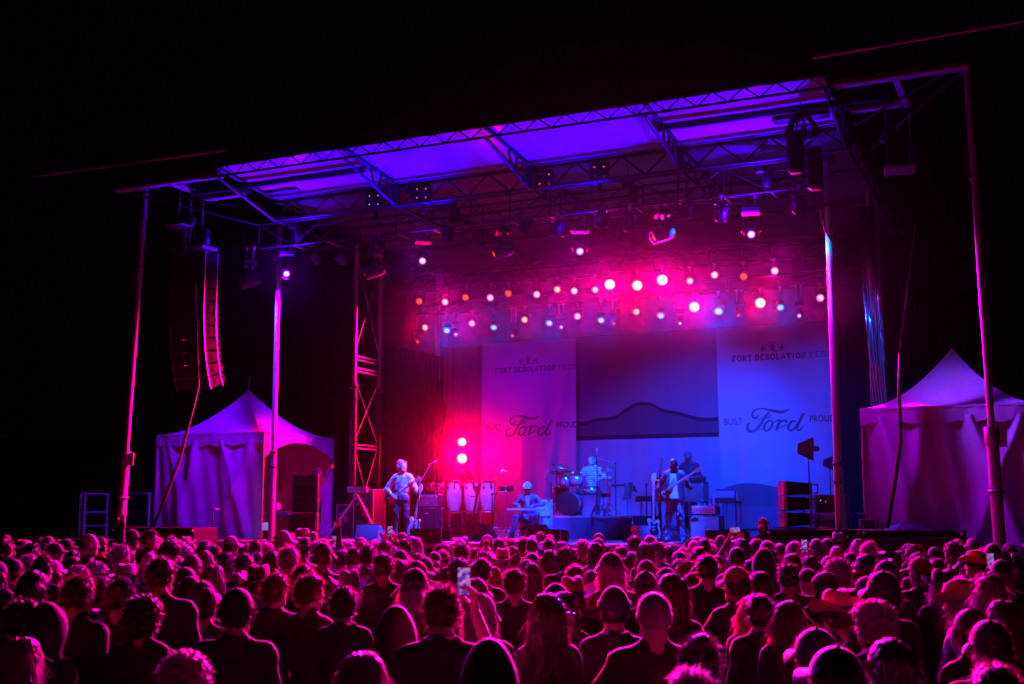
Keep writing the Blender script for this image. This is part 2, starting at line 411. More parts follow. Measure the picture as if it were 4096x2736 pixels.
# ---------------------------------------------------------------- lettering helpers
def catmull(pts, n=6):
    P = [pts[0]] + list(pts) + [pts[-1]]; out = []
    for i in range(1, len(P) - 2):
        p0, p1, p2, p3 = (np.array(P[i + k - 1], float) for k in range(4))
        for k in range(n):
            t = k / n; out.append(.5 * ((2*p1) + (-p0+p2)*t + (2*p0-5*p1+4*p2-p3)*t*t + (-p0+3*p1-3*p2+p3)*t**3))
    out.append(np.array(P[-2], float)); return out
def ribbon(mb, pts, w, smooth=True, fn=None, n=6):
    """flat stroke; pts (x, z) or (x, z, width)"""
    p = catmull(pts, n) if smooth else [np.array(q, float) for q in pts]
    vs = []; m = len(p)
    for i in range(m):
        d = p[min(i + 1, m - 1)][:2] - p[max(i - 1, 0)][:2]; L = np.hypot(*d) or 1; nx, nz = -d[1] / L, d[0] / L
        ww = (p[i][2] if len(p[i]) > 2 else w) / 2
        vs += [fn(p[i][0] + nx * ww, p[i][1] + nz * ww), fn(p[i][0] - nx * ww, p[i][1] - nz * ww)]
    mb.add(vs, [(2*i, 2*i+1, 2*i+3, 2*i+2) for i in range(m - 1)])
SLAB = {  # stroke letters in a 0..1 wide, 0..1 high box: list of polylines; serifs are ticks
 'F': [[(.2,0),(.2,1)],[(0,1),(.9,1),(.9,.78)],[(.2,.52),(.65,.52)],[(0,0),(.45,0)]],
 'O': [[(.5,0),(.18,.08),(.05,.35),(.05,.65),(.18,.92),(.5,1),(.82,.92),(.95,.65),(.95,.35),(.82,.08),(.5,0)]],
 'R': [[(.2,0),(.2,1)],[(0,1),(.6,1),(.85,.85),(.85,.66),(.6,.5),(.2,.5)],[(.5,.5),(.85,0),(1,0)],[(0,0),(.4,0)]],
 'T': [[(.5,0),(.5,1)],[(.03,.75),(.03,1),(.97,1),(.97,.75)],[(.28,0),(.72,0)]],
 'D': [[(.2,0),(.2,1)],[(0,1),(.5,1),(.85,.85),(.95,.5),(.85,.15),(.5,0),(0,0)]],
 'E': [[(.2,0),(.2,1)],[(0,1),(.9,1),(.9,.78)],[(.2,.52),(.65,.52)],[(0,0),(.95,0),(.95,.25)]],
 'S': [[(.88,.72),(.85,.98),(.5,1),(.15,.92),(.1,.72),(.3,.55),(.7,.46),(.9,.28),(.85,.08),(.5,0),(.12,.04),(.1,.3)]],
 'L': [[(.2,0),(.2,1)],[(0,1),(.42,1)],[(0,0),(.92,0),(.92,.28)]],
 'A': [[(.12,0),(.5,1),(.88,0)],[(.27,.35),(.73,.35)],[(-.02,0),(.28,0)],[(.72,0),(1.02,0)]],
 'I': [[(.5,0),(.5,1)],[(.25,0),(.75,0)],[(.25,1),(.75,1)]],
 'N': [[(.18,0),(.18,1),(.82,0),(.82,1)],[(0,1),(.2,1)],[(0,0),(.38,0)],[(.62,1),(1,1)]]}
def text_shape(txt, size, off=0.0):
    c = bpy.data.curves.new('t', 'FONT'); c.body = txt; c.size = size; c.align_x = 'CENTER'; c.align_y = 'CENTER'; c.offset = off; c.resolution_u = 3
    ob = bpy.data.objects.new('t', c); COL.objects.link(ob)
    dg = bpy.context.evaluated_depsgraph_get(); me = bpy.data.meshes.new_from_object(ob.evaluated_get(dg))
    vs = [v.co.copy() for v in me.vertices]; fs = [tuple(p.vertices) for p in me.polygons]
    bpy.data.objects.remove(ob); bpy.data.curves.remove(c); bpy.data.meshes.remove(me)
    return vs, fs
TXT = {w_: text_shape(w_, .22, .004) for w_ in ('BUILT', 'PROUD')}
def lettering(txt, size, M, m, parent, off=0.0, name='lettering', wx=1.0):
    vs, fs = text_shape(txt, size, off); mb = MB(); mb.add([M @ Vector((v.x * wx, 0, v.y)) for v in vs], [f[::-1] for f in fs]); return mb.build(name, m, parent)

# ---------------------------------------------------------------- banners and drapes
def banner(label, pl, pr, Y, ztop, z0, seed, dunes):
    a = at(pl, 1375, Y=Y).x; b = at(pr, 1330, Y=Y).x
    r = random.Random(seed); ph = [r.uniform(0, 6.28) for _ in range(6)]; W = b - a
    t = thing('festival_banner', label, 'banner', ((a + b) / 2, Y, z0), None, 'festival banners'); off = Vector(((a + b) / 2, Y, z0))
    def fold(u, z):
        k = (ztop - z) / (ztop - z0)
        sag = .05 * math.exp(-((z - ztop + .35) / .18) ** 2) * math.sin(u * math.pi) ** 2
        diag = .05 * math.exp(-((u - (.97 - .22 * k * 2 + .1 * k * k)) / .05) ** 2) * min(1, k * 2.2)
        return .045 * math.sin(u * 11 + ph[0] + k * 1.4) * (.3 + k) + .024 * math.sin(u * 27 + ph[1] - k * 2) * (.2 + k) + sag + diag * (1 if not dunes else .4) + .012 * math.sin(u * 55 + ph[2] + 2 * k) * (k * .7)
    def sk(u, z): return a + W * u - (.03 + .0 * u) * ((ztop - z) / (ztop - z0)) * (1 if not dunes else -1)
    def pt(u, z, d=0.0): return Vector((sk(u, z), Y - .06 - fold(u, z) - d, z + .03 * 0)) - off
    m = BANM if not dunes else BANM2
    MB().grid(lambda u, v: pt(u, z0 + (ztop - z0) * v), 90, 60).build('cloth', m, t)
    rod('top_batten', (a - .05, Y - .02, ztop + .01), (b + .05, Y - .02, ztop + .01), .02, BLKM, t, 8, off)
    sc_ = W / 2.42                                     # design drawn for a 2.42 m wide cloth
    def fn(x, z): return pt(.5 + x * sc_ / W, ZC[0] + z * sc_, .008)
    ZC = [0]
    # top emblem and name
    ZC[0] = ztop - .50 * sc_; mb = MB()
    k = .0018
    for pl_ in ([(-78,-26),(-78,40),(-52,50),(-40,66),(-20,70),(0,92),(20,70),(40,66),(52,50),(78,40),(78,-26)],):
        ribbon(mb, [(x*k, z*k) for x, z in pl_], .012, False, fn)
    ribbon(mb, [(-150*k, -28*k), (150*k, -28*k)], .012, False, fn)
    ribbon(mb, [(0, -24*k), (0, 40*k)], .09, False, fn); ribbon(mb, [(0, 38*k), (0, 55*k)], .055, False, fn)
    ribbon(mb, [(x*k, z*k) for x, z in ((-14, 62), (0, 76), (14, 62))], .012, False, fn)
    for c in (-112, 112):
        ribbon(mb, [(c*k, -26*k), (c*k, 46*k)], .02, False, fn)
        for dd in (-22, 22): ribbon(mb, [(c*k, -8*k), ((c+dd)*k, -2*k), ((c+dd)*k, 26*k)], .016, False, fn)
        for dd in (-10, 10): ribbon(mb, [(c*k, -10*k), ((c+dd)*k, -4*k), ((c+dd)*k, 34*k)], .012, False, fn)
    mb.build('emblem', PRINT, t)
    ZC[0] = ztop - .72 * sc_
    x = -.875
    for word, thick in (('FORT', .03), ('DESOLATION', .03), ('FEST', .014)):
        mb = MB()
        for ch in word:
            wl = .06 if ch == 'I' else .085
            if word == 'FEST': wl = .095
            for st_ in SLAB[ch]: ribbon(mb, [(x + p[0] * wl, p[1] * .105) for p in st_], thick, False, fn)
            x += wl + .026
        x += .055
        mb.build('lettering', PRINT, t)
    # script name and side words
    ZC[0] = ztop - 2.02 * sc_; mb = MB(); k = .00168
    def S(pts, w0, w1=None):
        n = len(pts); ribbon(mb, [((p[0] - 868) * k, (1265 - p[1]) * k, (p[2] if len(p) > 2 else w0) * k) for p in pts], .03, True, fn)
    S([(668,1178,12),(655,1205,22),(625,1225,32),(592,1215,34),(584,1178,30),(606,1135,22),(655,1114,16),(725,1113,20),(800,1130,30),(880,1152,38),(955,1160,34),(1010,1145,22),(1048,1124,8)], 20)
    S([(812,1148,10),(770,1190,30),(722,1255,34),(678,1318,34),(625,1375,30),(572,1395,32),(530,1382,36),(518,1345,36),(530,1305,30),(556,1284,14)], 30)
    S([(648,1252,10),(705,1236,16),(765,1232,16),(806,1218,14),(826,1196,12),(812,1184,10),(796,1198,10),(806,1228,12)], 12)
    S([(690,1386,12),(718,1352,24),(752,1302,30),(790,1270,24),(822,1268,20),(838,1292,26),(824,1342,30),(784,1386,28),(746,1390,28),(732,1362,26),(752,1302,20)], 24)
    S([(832,1300,12),(862,1284,14),(900,1266,22),(934,1258,26)], 14); S([(934,1258,30),(908,1312,34),(874,1392,32)], 30)
    S([(905,1322,14),(940,1284,22),(972,1268,26),(1000,1276,30),(1006,1296,26)], 22)
    S([(884,1378,10),(930,1356,18),(985,1330,16),(1020,1322,12)], 12)
    S([(1128,1282,22),(1082,1280,26),(1038,1318,34),(1022,1368,34),(1050,1394,30),(1094,1376,26),(1132,1326,22),(1150,1292,18)], 28)
    S([(1222,1186,34),(1186,1254,36),(1150,1322,34),(1132,1372,30),(1152,1394,28),(1186,1376,18),(1224,1334,8)], 30)
    mb.build('lettering', PRINT, t)
    for wd, cx in (('BUILT', -.915), ('PROUD', 1.0)):
        vs, fs = TXT[wd]; mb = MB(); mb.add([fn(cx * .98 + v.x * .72, v.y * .88) for v in vs], fs); mb.build('lettering', PRINT, t)
    return t
def print_mat(name, x0, x1, curve, band, cols, zb, bandb, zs):
    """cloth with a printed hill outline; curve in (x m, z m)"""
    m = bpy.data.materials.new(name); m.use_nodes = True; n = m.node_tree; b = n.nodes['Principled BSDF']; b.inputs['Roughness'].default_value = .85
    L = n.links.new; tc = n.nodes.new('ShaderNodeTexCoord'); sp = n.nodes.new('ShaderNodeSeparateXYZ'); L(tc.outputs['Object'], sp.inputs[0])
    def math_(op, a, c=None):
        q = n.nodes.new('ShaderNodeMath'); q.operation = op
        for i, v in enumerate((a, c)):
            if v is None: continue
            if isinstance(v, (int, float)): q.inputs[i].default_value = v
            else: L(v, q.inputs[i])
        return q.outputs[0]
    u = math_('DIVIDE', math_('SUBTRACT', sp.outputs[0], x0), x1 - x0)
    fc = n.nodes.new('ShaderNodeFloatCurve'); cv = fc.mapping.curves[0]
    pts = [((x - x0) / (x1 - x0), (z - zs[0]) / (zs[1] - zs[0])) for x, z in curve]
    cv.points[0].location = pts[0]; cv.points[1].location = pts[-1]
    for p in pts[1:-1]: cv.points.new(*p)
    fc.mapping.update(); L(u, fc.inputs['Value'])
    h = math_('ADD', math_('MULTIPLY', fc.outputs[0], zs[1] - zs[0]), zs[0])
    d = math_('SUBTRACT', sp.outputs[2], h)            # height above the line
    inb = math_('LESS_THAN', math_('ABSOLUTE', d), band / 2)
    below = math_('LESS_THAN', d, 0.0)
    ground = math_('LESS_THAN', sp.outputs[2], zb)
    basl = math_('LESS_THAN', math_('ABSOLUTE', math_('SUBTRACT', sp.outputs[2], zb)), bandb / 2)
    cur = None
    def mixc(f, a, c):
        q = n.nodes.new('ShaderNodeMix'); q.data_type = 'RGBA'; L(f, q.inputs[0])
        for i, v in ((6, a), (7, c)):
            if isinstance(v, tuple): q.inputs[i].default_value = (*v, 1)
            else: L(v, q.inputs[i])
        return q.outputs[2]
    c = mixc(below, cols[0], cols[1]); c = mixc(ground, c, cols[2]); c = mixc(inb, c, cols[3]); c = mixc(basl, c, cols[3])
    nz = n.nodes.new('ShaderNodeTexNoise'); nz.inputs['Scale'].default_value = 1.2; L(tc.outputs['Object'], nz.inputs['Vector'])
    mr = n.nodes.new('ShaderNodeMapRange'); mr.inputs[3].default_value = .85; mr.inputs[4].default_value = 1.12; L(nz.outputs['Fac'], mr.inputs[0])
    q = n.nodes.new('ShaderNodeMix'); q.data_type = 'RGBA'; q.blend_type = 'MULTIPLY'; q.inputs[0].default_value = 1; L(c, q.inputs[6]); L(mr.outputs[0], q.inputs[7]); L(q.outputs[2], b.inputs['Base Color'])
    nb = n.nodes.new('ShaderNodeTexNoise'); nb.inputs['Scale'].default_value = 90; L(tc.outputs['Object'], nb.inputs['Vector'])
    bp = n.nodes.new('ShaderNodeBump'); bp.inputs['Strength'].default_value = .15; bp.inputs['Distance'].default_value = .01; L(nb.outputs['Fac'], bp.inputs['Height']); L(bp.outputs[0], b.inputs['Normal'])
    return m
def zm(x, y, Y=8.0):                                   # from the zoomed crop of the backdrop
    p = at(1800 + x * .6814, 1250 + y * .6814, Y=Y); return p
bx0, bx1 = at(2280, 1400, Y=8.0).x, at(2900, 1400, Y=8.0).x
BDC = (bx0 + bx1) / 2
cur = [zm(*q) for q in ((715,641),(790,650),(860,630),(960,619),(1030,575),(1090,541),(1140,536),(1190,545),(1250,575),(1350,595),(1440,621),(1500,629),(1605,617))]
zb_ = zm(1150, 728).z
BACKM = print_mat('printed_backdrop_cloth', bx0 - BDC, bx1 - BDC, [(p.x - BDC, p.z - DZ) for p in cur], .10, ((.13, .13, .15), (.055, .055, .065), (.30, .30, .34), (.012, .012, .014)), zb_ - DZ, .115, (2.0, 5.0))
BANM = mat('white_banner_cloth', (.4, .39, .4), .85, 0, .08, 2, .12, 120)
rb0, rb1 = at(2868, 1400, Y=7.9).x, at(3320, 1400, Y=7.9).x; rbc = (rb0 + rb1) / 2
cur2 = [at(2700 + x * .3407, 1700 + y * .3407, Y=7.9) for x, y in ((552,752),(620,725),(700,700),(800,684),(900,683),(1000,690),(1100,710),(1260,748),(1500,800),(1800,860))]
BANM2 = print_mat('white_banner_cloth_with_dunes', rb0 - rbc, rb1 - rbc, [(p.x - rbc, p.z - DZ) for p in cur2], .0, ((.4, .39, .4), (.1, .08, .1), (.13, .1, .14), (.2, .2, .2)), .8, 0.0, (-.5, 3.0))
t = thing('printed_backdrop', 'wide backdrop cloth printed with a hill outline behind the drummer', 'backdrop', (BDC, 8.0, DZ))
def bdf(u, v):
    x = bx0 + (bx1 - bx0) * u; zt = 6.95 + .05 * u
    return (x - BDC, -.03 * math.sin(x * 5 + 1) * (1.2 - v) - .012 * math.sin(x * 17 + 2 * v) * (1.1 - v) - .01 * math.exp(-((x - zm(1022, 400).x) / .02) ** 2), v * (zt - DZ))
MB().grid(bdf, 70, 12).build('cloth', BACKM, t)
for k, u in enumerate((.333, .666)):
    x = bx0 + (bx1 - bx0) * u; MB().box((x - BDC, -.02, 2.7), (.012, .012, 5.35)).build('seam', BACKM, t)
rod('top_batten', (bx0, 8, 6.99), (bx1, 8, 6.99), .02, BLKM, t, 8, Vector((BDC, 8, DZ)))
banner('pink and violet lit white banner behind the seated player, beside the red glow', 1935, 2307, 7.9, 6.93, DZ, 3, False)
banner('blue lit white banner with dark dunes printed along its foot', 2868, 3322, 7.9, 6.92, DZ, 9, True)
def drape(label, p0, p1, z0, z1, amp, nper, seed, name='stage_drape', gather=None, m=None):
    p0, p1 = Vector((*p0, 0)), Vector((*p1, 0)); d = p1 - p0; nrm = Vector((d.y, -d.x, 0)).normalized(); r = random.Random(seed); ph = [r.uniform(0, 6.3) for _ in range(4)]
    c = (p0 + p1) / 2; c.z = z0
    def f(u, v):
        w_ = amp * (math.sin(u * nper * 6.283 + ph[0] + .6 * math.sin(u * 9 + ph[1])) + .5 * math.sin(u * nper * 14 + ph[2])) * (.45 + .55 * (1 - v))
        q = p0 + d * u + nrm * w_; q.z = z0 + (z1 - z0) * v
        if gather: q += nrm * gather(u, v)
        return q - c
    o = MB().grid(f, int(nper * 14), 24).build(name, m or DRAPE, None, c); return tag(o, label, 'drape', 'black stage drapes')
drape('dark side drape with red lit folds between lattice tower and rear post', (-6.0, 4.7), (-5.95, 7.4), DZ, 6.6, .05, 9, 1, gather=lambda u, v: .25 * math.exp(-((v - .42 - .25 * u) / .09) ** 2) * u)
drape('rear masking cloth glowing red behind the percussionist', (-6.0, 7.75), (-4.4, 8.15), DZ, 6.9, .02, 5, 2, m=mat('grey_masking_cloth', (.14, .13, .14), .9, 0, .2, 3, .2, 20, spec=.2))
drape('dark rear masking drape seen beside and behind the banners', (-6.3, 8.55), (6.7, 8.55), DZ, 9.1, .015, 20, 4)
drape('dark masking drape beside the cables near the closer tent', (7.35, 3.6), (7.35, 7.8), DZ, 8.6, .05, 14, 5)

# ---------------------------------------------------------------- tents on the wings
def tent(label, corner, L, W, eave, peak, closed_front, seed, spike):
    """corner = front corner nearest the stage centre line; x runs along sx"""
    x0, y0, sx = corner; H = eave - DZ
    t = thing('frame_tent', label, 'tent', (x0 + sx * L / 2, y0 + W / 2, DZ), None, 'peaked white tents on the stage wings'); r = random.Random(seed)
    A = [(-L/2, -W/2), (L/2, -W/2), (L/2, W/2), (-L/2, W/2)]
    for (a, b) in A:
        rod('leg', (a * .985, b * .985, 0), (a * .985, b * .985, H), .032, ALU, t, 10)
    for i in range(4):
        a, b = Vector((*A[i], 0)), Vector((*A[(i + 1) % 4], 0)); pk = Vector((0, 0, peak - DZ))
        ph = r.uniform(0, 6)
        def rp(u, v):
            e = a.lerp(b, u); k = 1 - v
            q = Vector((e.x * k, e.y * k, 0)); q.z = H + (pk.z - H) * (v ** 1.75) - .05 * math.sin(u * math.pi) * math.sin(v * math.pi) + .012 * math.sin(u * 26 + ph) * (1 - v) ** 3
            return q
        MB().grid(rp, 24, 16).build('roof_panel', TENT, t)
        nrm = Vector((b.y - a.y, a.x - b.x, 0)).normalized()
        arch = (i in (1, 3))
        def vp(u, v):
            q = a.lerp(b, u) + nrm * (.012 + .02 * math.sin(u * 17 + ph) * v + .008 * math.sin(u * 60))
            drop = (.32 + .03 * math.sin(u * 40 + ph)) if not arch else .22 + .45 * (abs(u - .5) * 2) ** 2.2
            q.z = H + .01 - drop * v; return q
        MB().grid(vp, 40, 4).build('valance', TENT, t)
        if (i == 0 and closed_front) or i == 2 or (i == (3 if sx > 0 else 3) and sx < 0):
            pins = [(.12, .2), (.38, -.15), (.62, .25), (.9, -.3)]
            def wp(u, v):
                d = 0
                for (c_, sl) in pins:
                    d += .13 * math.exp(-abs((u - c_ - sl * (1 - v)) / (.03 + .05 * (1 - v))) ** 1.4) * (1 - .2 * v)
                d += .03 * math.sin(u * 23 + ph + v * 3) * (1 - v * .5) + .02 * math.sin(u * 47 + 5 * v) - .25 * (1 - v) ** 3 * math.sin(u * 3.1) * .3
                q = a.lerp(b, u) - nrm * (.04 - d * .9); q.z = .02 + (H - .2) * v; return q
            MB().grid(wp, 80, 40).build('wall_panel', TENT, t)
    rod('eave_bar', (-L/2, -W/2, H - .03), (L/2, -W/2, H - .03), .02, ALU, t, 8); rod('eave_bar', (-sx * L/2, -W/2, H - .03), (-sx * L/2, W/2, H - .03), .02, ALU, t, 8)
    if spike: rod('finial', (0, 0, peak - DZ - .03), (.02, 0, peak - DZ + .38), .012, ALU, t, 8)
    return t
mL = foot(1045, 164, DZ); tent('white peaked tent with draped front wall, mixing desk inside', (mL.x, mL.y, -1), 3.4, 3.1, 4.17, 5.42, True, 5, True)
mR = foot(3462, 207, DZ); tent('large white peaked tent cut off by the picture edge', (mR.x, mR.y, 1), 3.25, 3.3, 4.2, 5.52, True, 8, False)

# far wall behind the railing
p = at(300, 1742, Y=9.0)
o = MB().box((-24, 9.3, p.z / 2), (30, .5, p.z), None, .02).build('perimeter_wall', mat('dark_metal_siding', (.05, .042, .045), .45, .2, .3, 1.5)); tag(o, 'long dark wall far behind the railing and mast', 'wall')

# sign boards on the underside of the roof lip (read from below, top towards the audience)
def lip_sign(label, x, y, w_, h, parts):
    c = at(x, y, Z=9.6); zc = lipz(c.y) - .03
    t = thing('roof_sign', label, 'sign', (c.x, c.y, zc), (math.pi + .09, 0, 0))          # local: x right, +y towards audience, +z down
    MB().box((0, 0, .004), (w_, h, .012), None, .003).build('board', BLK, t)
    for txt, size, dx, dy, m, wx in parts:
        vs, fs = text_shape(txt, size, size * .02); mb = MB(); mb.add([(v.x * wx + dx, v.y + dy, .014) for v in vs], fs); mb.build('lettering', m, t)
    return t
WPR = mat('pale_sign_print', (.6, .6, .62), .5, 0, 0)
t = lip_sign('small dark roof sign reading STAGELINE SL 320', 1130, 755, .92, .26, [('STAGELINE', .13, -.21, 0, WPR, .78), ('SL', .24, .13, 0, WPR, .7), ('320', .14, .34, 0, WPR, .85)])
MB().box((.13, 0, .008), (.24, .34, .012), None, .003).build('blue_panel', mat('blue_sign_panel', (.03, .1, .35), .5, 0, 0), t)
lip_sign('dark roof sign reading UPSTAGE RENTALS half hidden by a motor', 3201, 463, 1.05, .42, [('UPSTAGE', .2, 0, .09, WPR, .95), ('RENTALS', .14, .0, -.06, WPR, .9)])
# ================================================================== LAMPS
PINK, RED, BLUE, VIOLET = (1, .0, .38), (1, .0, .035), (.0, .035, 1), (.3, .0, 1)
def lens_mat(name, core, rim, k, dots=0.0):
    m = bpy.data.materials.new(name); m.use_nodes = True; n = m.node_tree; L = n.links.new
    for nd in list(n.nodes): n.nodes.remove(nd)
    out = n.nodes.new('ShaderNodeOutputMaterial'); em = n.nodes.new('ShaderNodeEmission'); L(em.outputs[0], out.inputs[0]); em.inputs[1].default_value = 1
    tc = n.nodes.new('ShaderNodeTexCoord'); vl = n.nodes.new('ShaderNodeVectorMath'); vl.operation = 'LENGTH'; L(tc.outputs['Object'], vl.inputs[0])
    mr = n.nodes.new('ShaderNodeMapRange'); mr.interpolation_type = 'SMOOTHSTEP'; mr.inputs[1].default_value = .45; mr.inputs[2].default_value = .95; L(vl.outputs['Value'], mr.inputs[0])
    mx = n.nodes.new('ShaderNodeMix'); mx.data_type = 'RGBA'; L(mr.outputs[0], mx.inputs[0]); mx.inputs[6].default_value = (*[c * k for c in core], 1); mx.inputs[7].default_value = (*[c * k for c in rim], 1)
    last = mx.outputs[2]
    if dots:
        vo = n.nodes.new('ShaderNodeTexVoronoi'); vo.inputs['Scale'].default_value = 4.2; vo.inputs['Randomness'].default_value = .25; L(tc.outputs['Object'], vo.inputs['Vector'])
        r2 = n.nodes.new('ShaderNodeMapRange'); r2.inputs[1].default_value = .25; r2.inputs[2].default_value = .5; r2.inputs[3].default_value = 1; r2.inputs[4].default_value = 1 - dots; L(vo.outputs['Distance'], r2.inputs[0])
        m2 = n.nodes.new('ShaderNodeMix'); m2.data_type = 'RGBA'; m2.blend_type = 'MULTIPLY'; m2.inputs[0].default_value = 1; L(last, m2.inputs[6]); L(r2.outputs[0], m2.inputs[7]); last = m2.outputs[2]
    L(last, em.inputs[0]); return m
LENS = {'pink': lens_mat('pink_lamp_lens', (1.35, .85, 1.12), (1.2, .06, .45), 1), 'magenta': lens_mat('magenta_lamp_lens', (1.6, 1.3, 1.5), (1.4, .5, 1.2), 1),
        'red': lens_mat('red_lamp_lens', (1.5, .75, .6), (1.2, .05, .03), 1), 'orange': lens_mat('orange_lamp_lens', (1.3, .3, .14), (1, .02, .01), 1, .75),
        'blue': lens_mat('blue_lamp_lens', (.4, .8, 1.5), (.02, .15, 1.2), 1), 'violet': lens_mat('violet_lamp_lens', (1.3, .95, 1.3), (.5, .03, 1.1), 1),
        'redhot': lens_mat('hot_red_lamp_lens', (1.6, 1.25, 1.15), (1.4, .15, .12), 1), 'dimred': lens_mat('dim_red_lamp_lens', (1.2, .1, .05), (.4, .01, .01), 1), 'white': lens_mat('white_hot_lamp_lens', (1.8, 1.5, 1.5), (1.5, .5, .6), 1)}
LMESH = {}
for kk, mm in LENS.items():
    me = MB().lathe([(.001, .12), (.5, .09), (.86, .03), (1, 0)], 20).mesh('lens'); me.materials.append(mm); LMESH[kk] = me
PB = MB().lathe([(.03, -.26), (.075, -.25), (.1, -.17), (.112, -.12), (.112, .0), (.118, .0), (.118, .035), (.1, .035), (.1, .0)], 20).mesh('body'); PB.materials.append(BLKM)
PRIB = MB()
for k in range(8):
    a = k * math.pi / 4; PRIB.box((.1 * math.cos(a), .1 * math.sin(a), -.16), (.02, .012, .12), (0, 0, a))
PRIB = PRIB.mesh('heatsink'); PRIB.materials.append(BLKM)
def yoke_mesh(w, h, t, m):
    mb = MB(); mb.box((-w, 0, h / 2), (.012, t, h), None, .003); mb.box((w, 0, h / 2), (.012, t, h), None, .003); mb.box((0, 0, h), (2 * w + .012, t, .012), None, .003)
    me = mb.mesh('yoke'); me.materials.append(m); return me
PY = yoke_mesh(.13, .2, .03, BLKM)
CL = MB(); CL.cyl((0, -.03, 0), (0, .03, 0), .04, n=12); CL.box((0, 0, -.05), (.03, .03, .1)); CL = CL.mesh('clamp'); CL.materials.append(STEEL)
def par(pos, d, lens, label, group, zc, k=1.0, rl=.092):
    """pos lens centre; d aim; zc height of the truss tube it clamps to"""
    d = Vector(d).normalized(); t = thing('led_par_lamp', label, 'stage lamp', pos, None, group); q = d.to_track_quat('Z', 'Y')
    pv = -d * .06                                       # pivot of the yoke
    link('body', PB, t, -d * .03, q, (k, k, k)); link('heatsink', PRIB, t, -d * .03, q, (k, k, k))
    if lens: link('lens', LMESH[lens], t, d * .0, q, (rl * k, rl * k, rl * k))
    else: link('lens', DARKLENS, t, d * .0, q, (rl * k, rl * k, rl * k))
    hz = Vector((d.x, d.y, 0)); rz = math.atan2(hz.y, hz.x) + math.pi / 2 if hz.length > .05 else 0
    link('yoke', PY, t, pv * k, (0, 0, rz), (k, k, k))
    top = pv * k + Vector((0, 0, .2 * k)); L = zc - pos[2] - top.z
    if L > .02: rod('hanger', top, top + Vector((0, 0, L)), .014, BLKM, t, 6)
    link('clamp', CL, t, top + Vector((0, 0, max(L, .04))))
    return t
DARKLENS = MB().lathe([(.001, .1), (.5, .08), (1, 0)], 16).mesh('lens'); DARKLENS.materials.append(mat('dark_glass_lens', (.02, .02, .025), .12, 0, 0))
C0 = CAM.copy(); LIP_FILL = 1500
rowA = [(1677,1205,'orange'),(1780,1208,'pink'),(1862,1190,'orange'),(1961,1191,'pink'),(2033,1174,'orange'),(2147,1178,'pink'),(2229,1158,'red'),(2297,1164,'pink'),(2381,1159,'red'),(2439,1138,'magenta'),(2549,1142,'red+'),(2649,1120,'magenta'),(2759,1124,'red'),(2858,1100,'pink'),(2975,1106,'orange'),(3099,1084,'pink')]
rowB = [(1700,1310,'red'),(1788,1322,'blue'),(1887,1294,'pink'),(1975,1310,'blue'),(2098,1279,'red'),(2197,1293,'blue'),(2310,1265,'pink'),(2404,1281,'blue'),(2545,1247,'red'),(2643,1263,'blue'),(2777,1228,'magenta'),(2874,1245,'blue+'),(3041,1212,'red+'),(3121,1230,'blue'),(3281,1192,'pink')]
small = [(1671,1367,'dimred'),(1823,1337,'violet'),(2051,1342,'dimred'),(2245,1308,'violet'),(2456,1294,'dimred'),(2720,1293,'violet'),(2954,1261,'dimred'),(3197,1263,'violet')]
WORD = {'pink': 'glowing pinkish white', 'orange': 'glowing dull orange', 'red': 'glowing red', 'red+': 'blazing red', 'magenta': 'blazing magenta', 'blue': 'glowing blue', 'blue+': 'blazing blue', 'violet': 'violet', 'dimred': 'dim red'}
CROWD = [Vector((x, y, 1.2)) for x, y in ((-9, -4), (-5, -6), (-2, -8), (2, -9), (5, -12), (8, -12), (9, -8), (11, -14))]
for row, Y, zc, rname in ((rowA, 4.75, 7.98, 'upper'), (rowB, 6.3, 7.62, 'lower')):
    cnt = {}; tot = {}
    for q in row: tot[q[2]] = tot.get(q[2], 0) + 1
    for i, (x, y, c) in enumerate(row):
        pos = at(x, y, Y=Y); base = c.rstrip('+')
        tocam = (C0 - pos).normalized()
        fx = (x - 1650) / 1650.0
        if base == 'blue': d = Vector((.1, -.62, -.72)) + tocam * .25
        else: d = Vector((.0, -1, -.3)) * (1 - fx) + tocam * (.35 + fx) + Vector((0, 0, -.12))
        if c in ('magenta', 'red+'): d = tocam + Vector((0, 0, -.05))
        cnt[c] = cnt.get(c, 0) + 1
        lab = WORD[c] + ' lamp' + (', ' + ORD[cnt[c] - 1] + ' such from the left' if tot[c] > 1 else '') + ', on the ' + rname + ' rear truss'
        t = par(pos, d, 'redhot' if c == 'red+' else base, lab, 'lamps on the rear trusses', zc, 1.3 if c in ('magenta', 'red+', 'blue+') else 1.0, .118 if c in ('magenta', 'red+') else .092)
        spot(t, d.normalized() * .14, tocam * 3, {'red': 13000, 'orange': 2600, 'blue': 22000, 'blue+': 56000, 'pink': 5000, 'magenta': 48000, 'red+': 38000}[c], {'b': BLUE, 'r': RED, 'o': RED, 'p': PINK, 'm': PINK}[c[0]], 16, 1, .08, name='glare')  # second narrow beam towards the camera, added for the halo in the haze
        if base == 'blue': spot(t, d.normalized() * .12, (tocam + Vector((0, 0, -.12))) * 3 if c == 'blue+' else d.normalized() * 2, 2200, BLUE, 60, 1, .08)
        else:
            col = PINK if base in ('pink', 'magenta') else RED
            tg = CROWD[(i * 3 + (0 if rname == 'upper' else 4)) % 8] - pos
            pw = {'pink': 16000, 'magenta': 14000, 'red': 16000, 'red+': 13000, 'orange': 2500}[c]
            if c in ('magenta', 'red+'): spot(t, d.normalized() * .14, tocam * 3, pw, col, 44, 1, .08)
            else: spot(t, d.normalized() * .12, tg, pw * (1.8 if tg.x + pos.x < -1 else .8), (1, 0, .15) if tg.x + pos.x < -3 else col, 58, 1, .08)
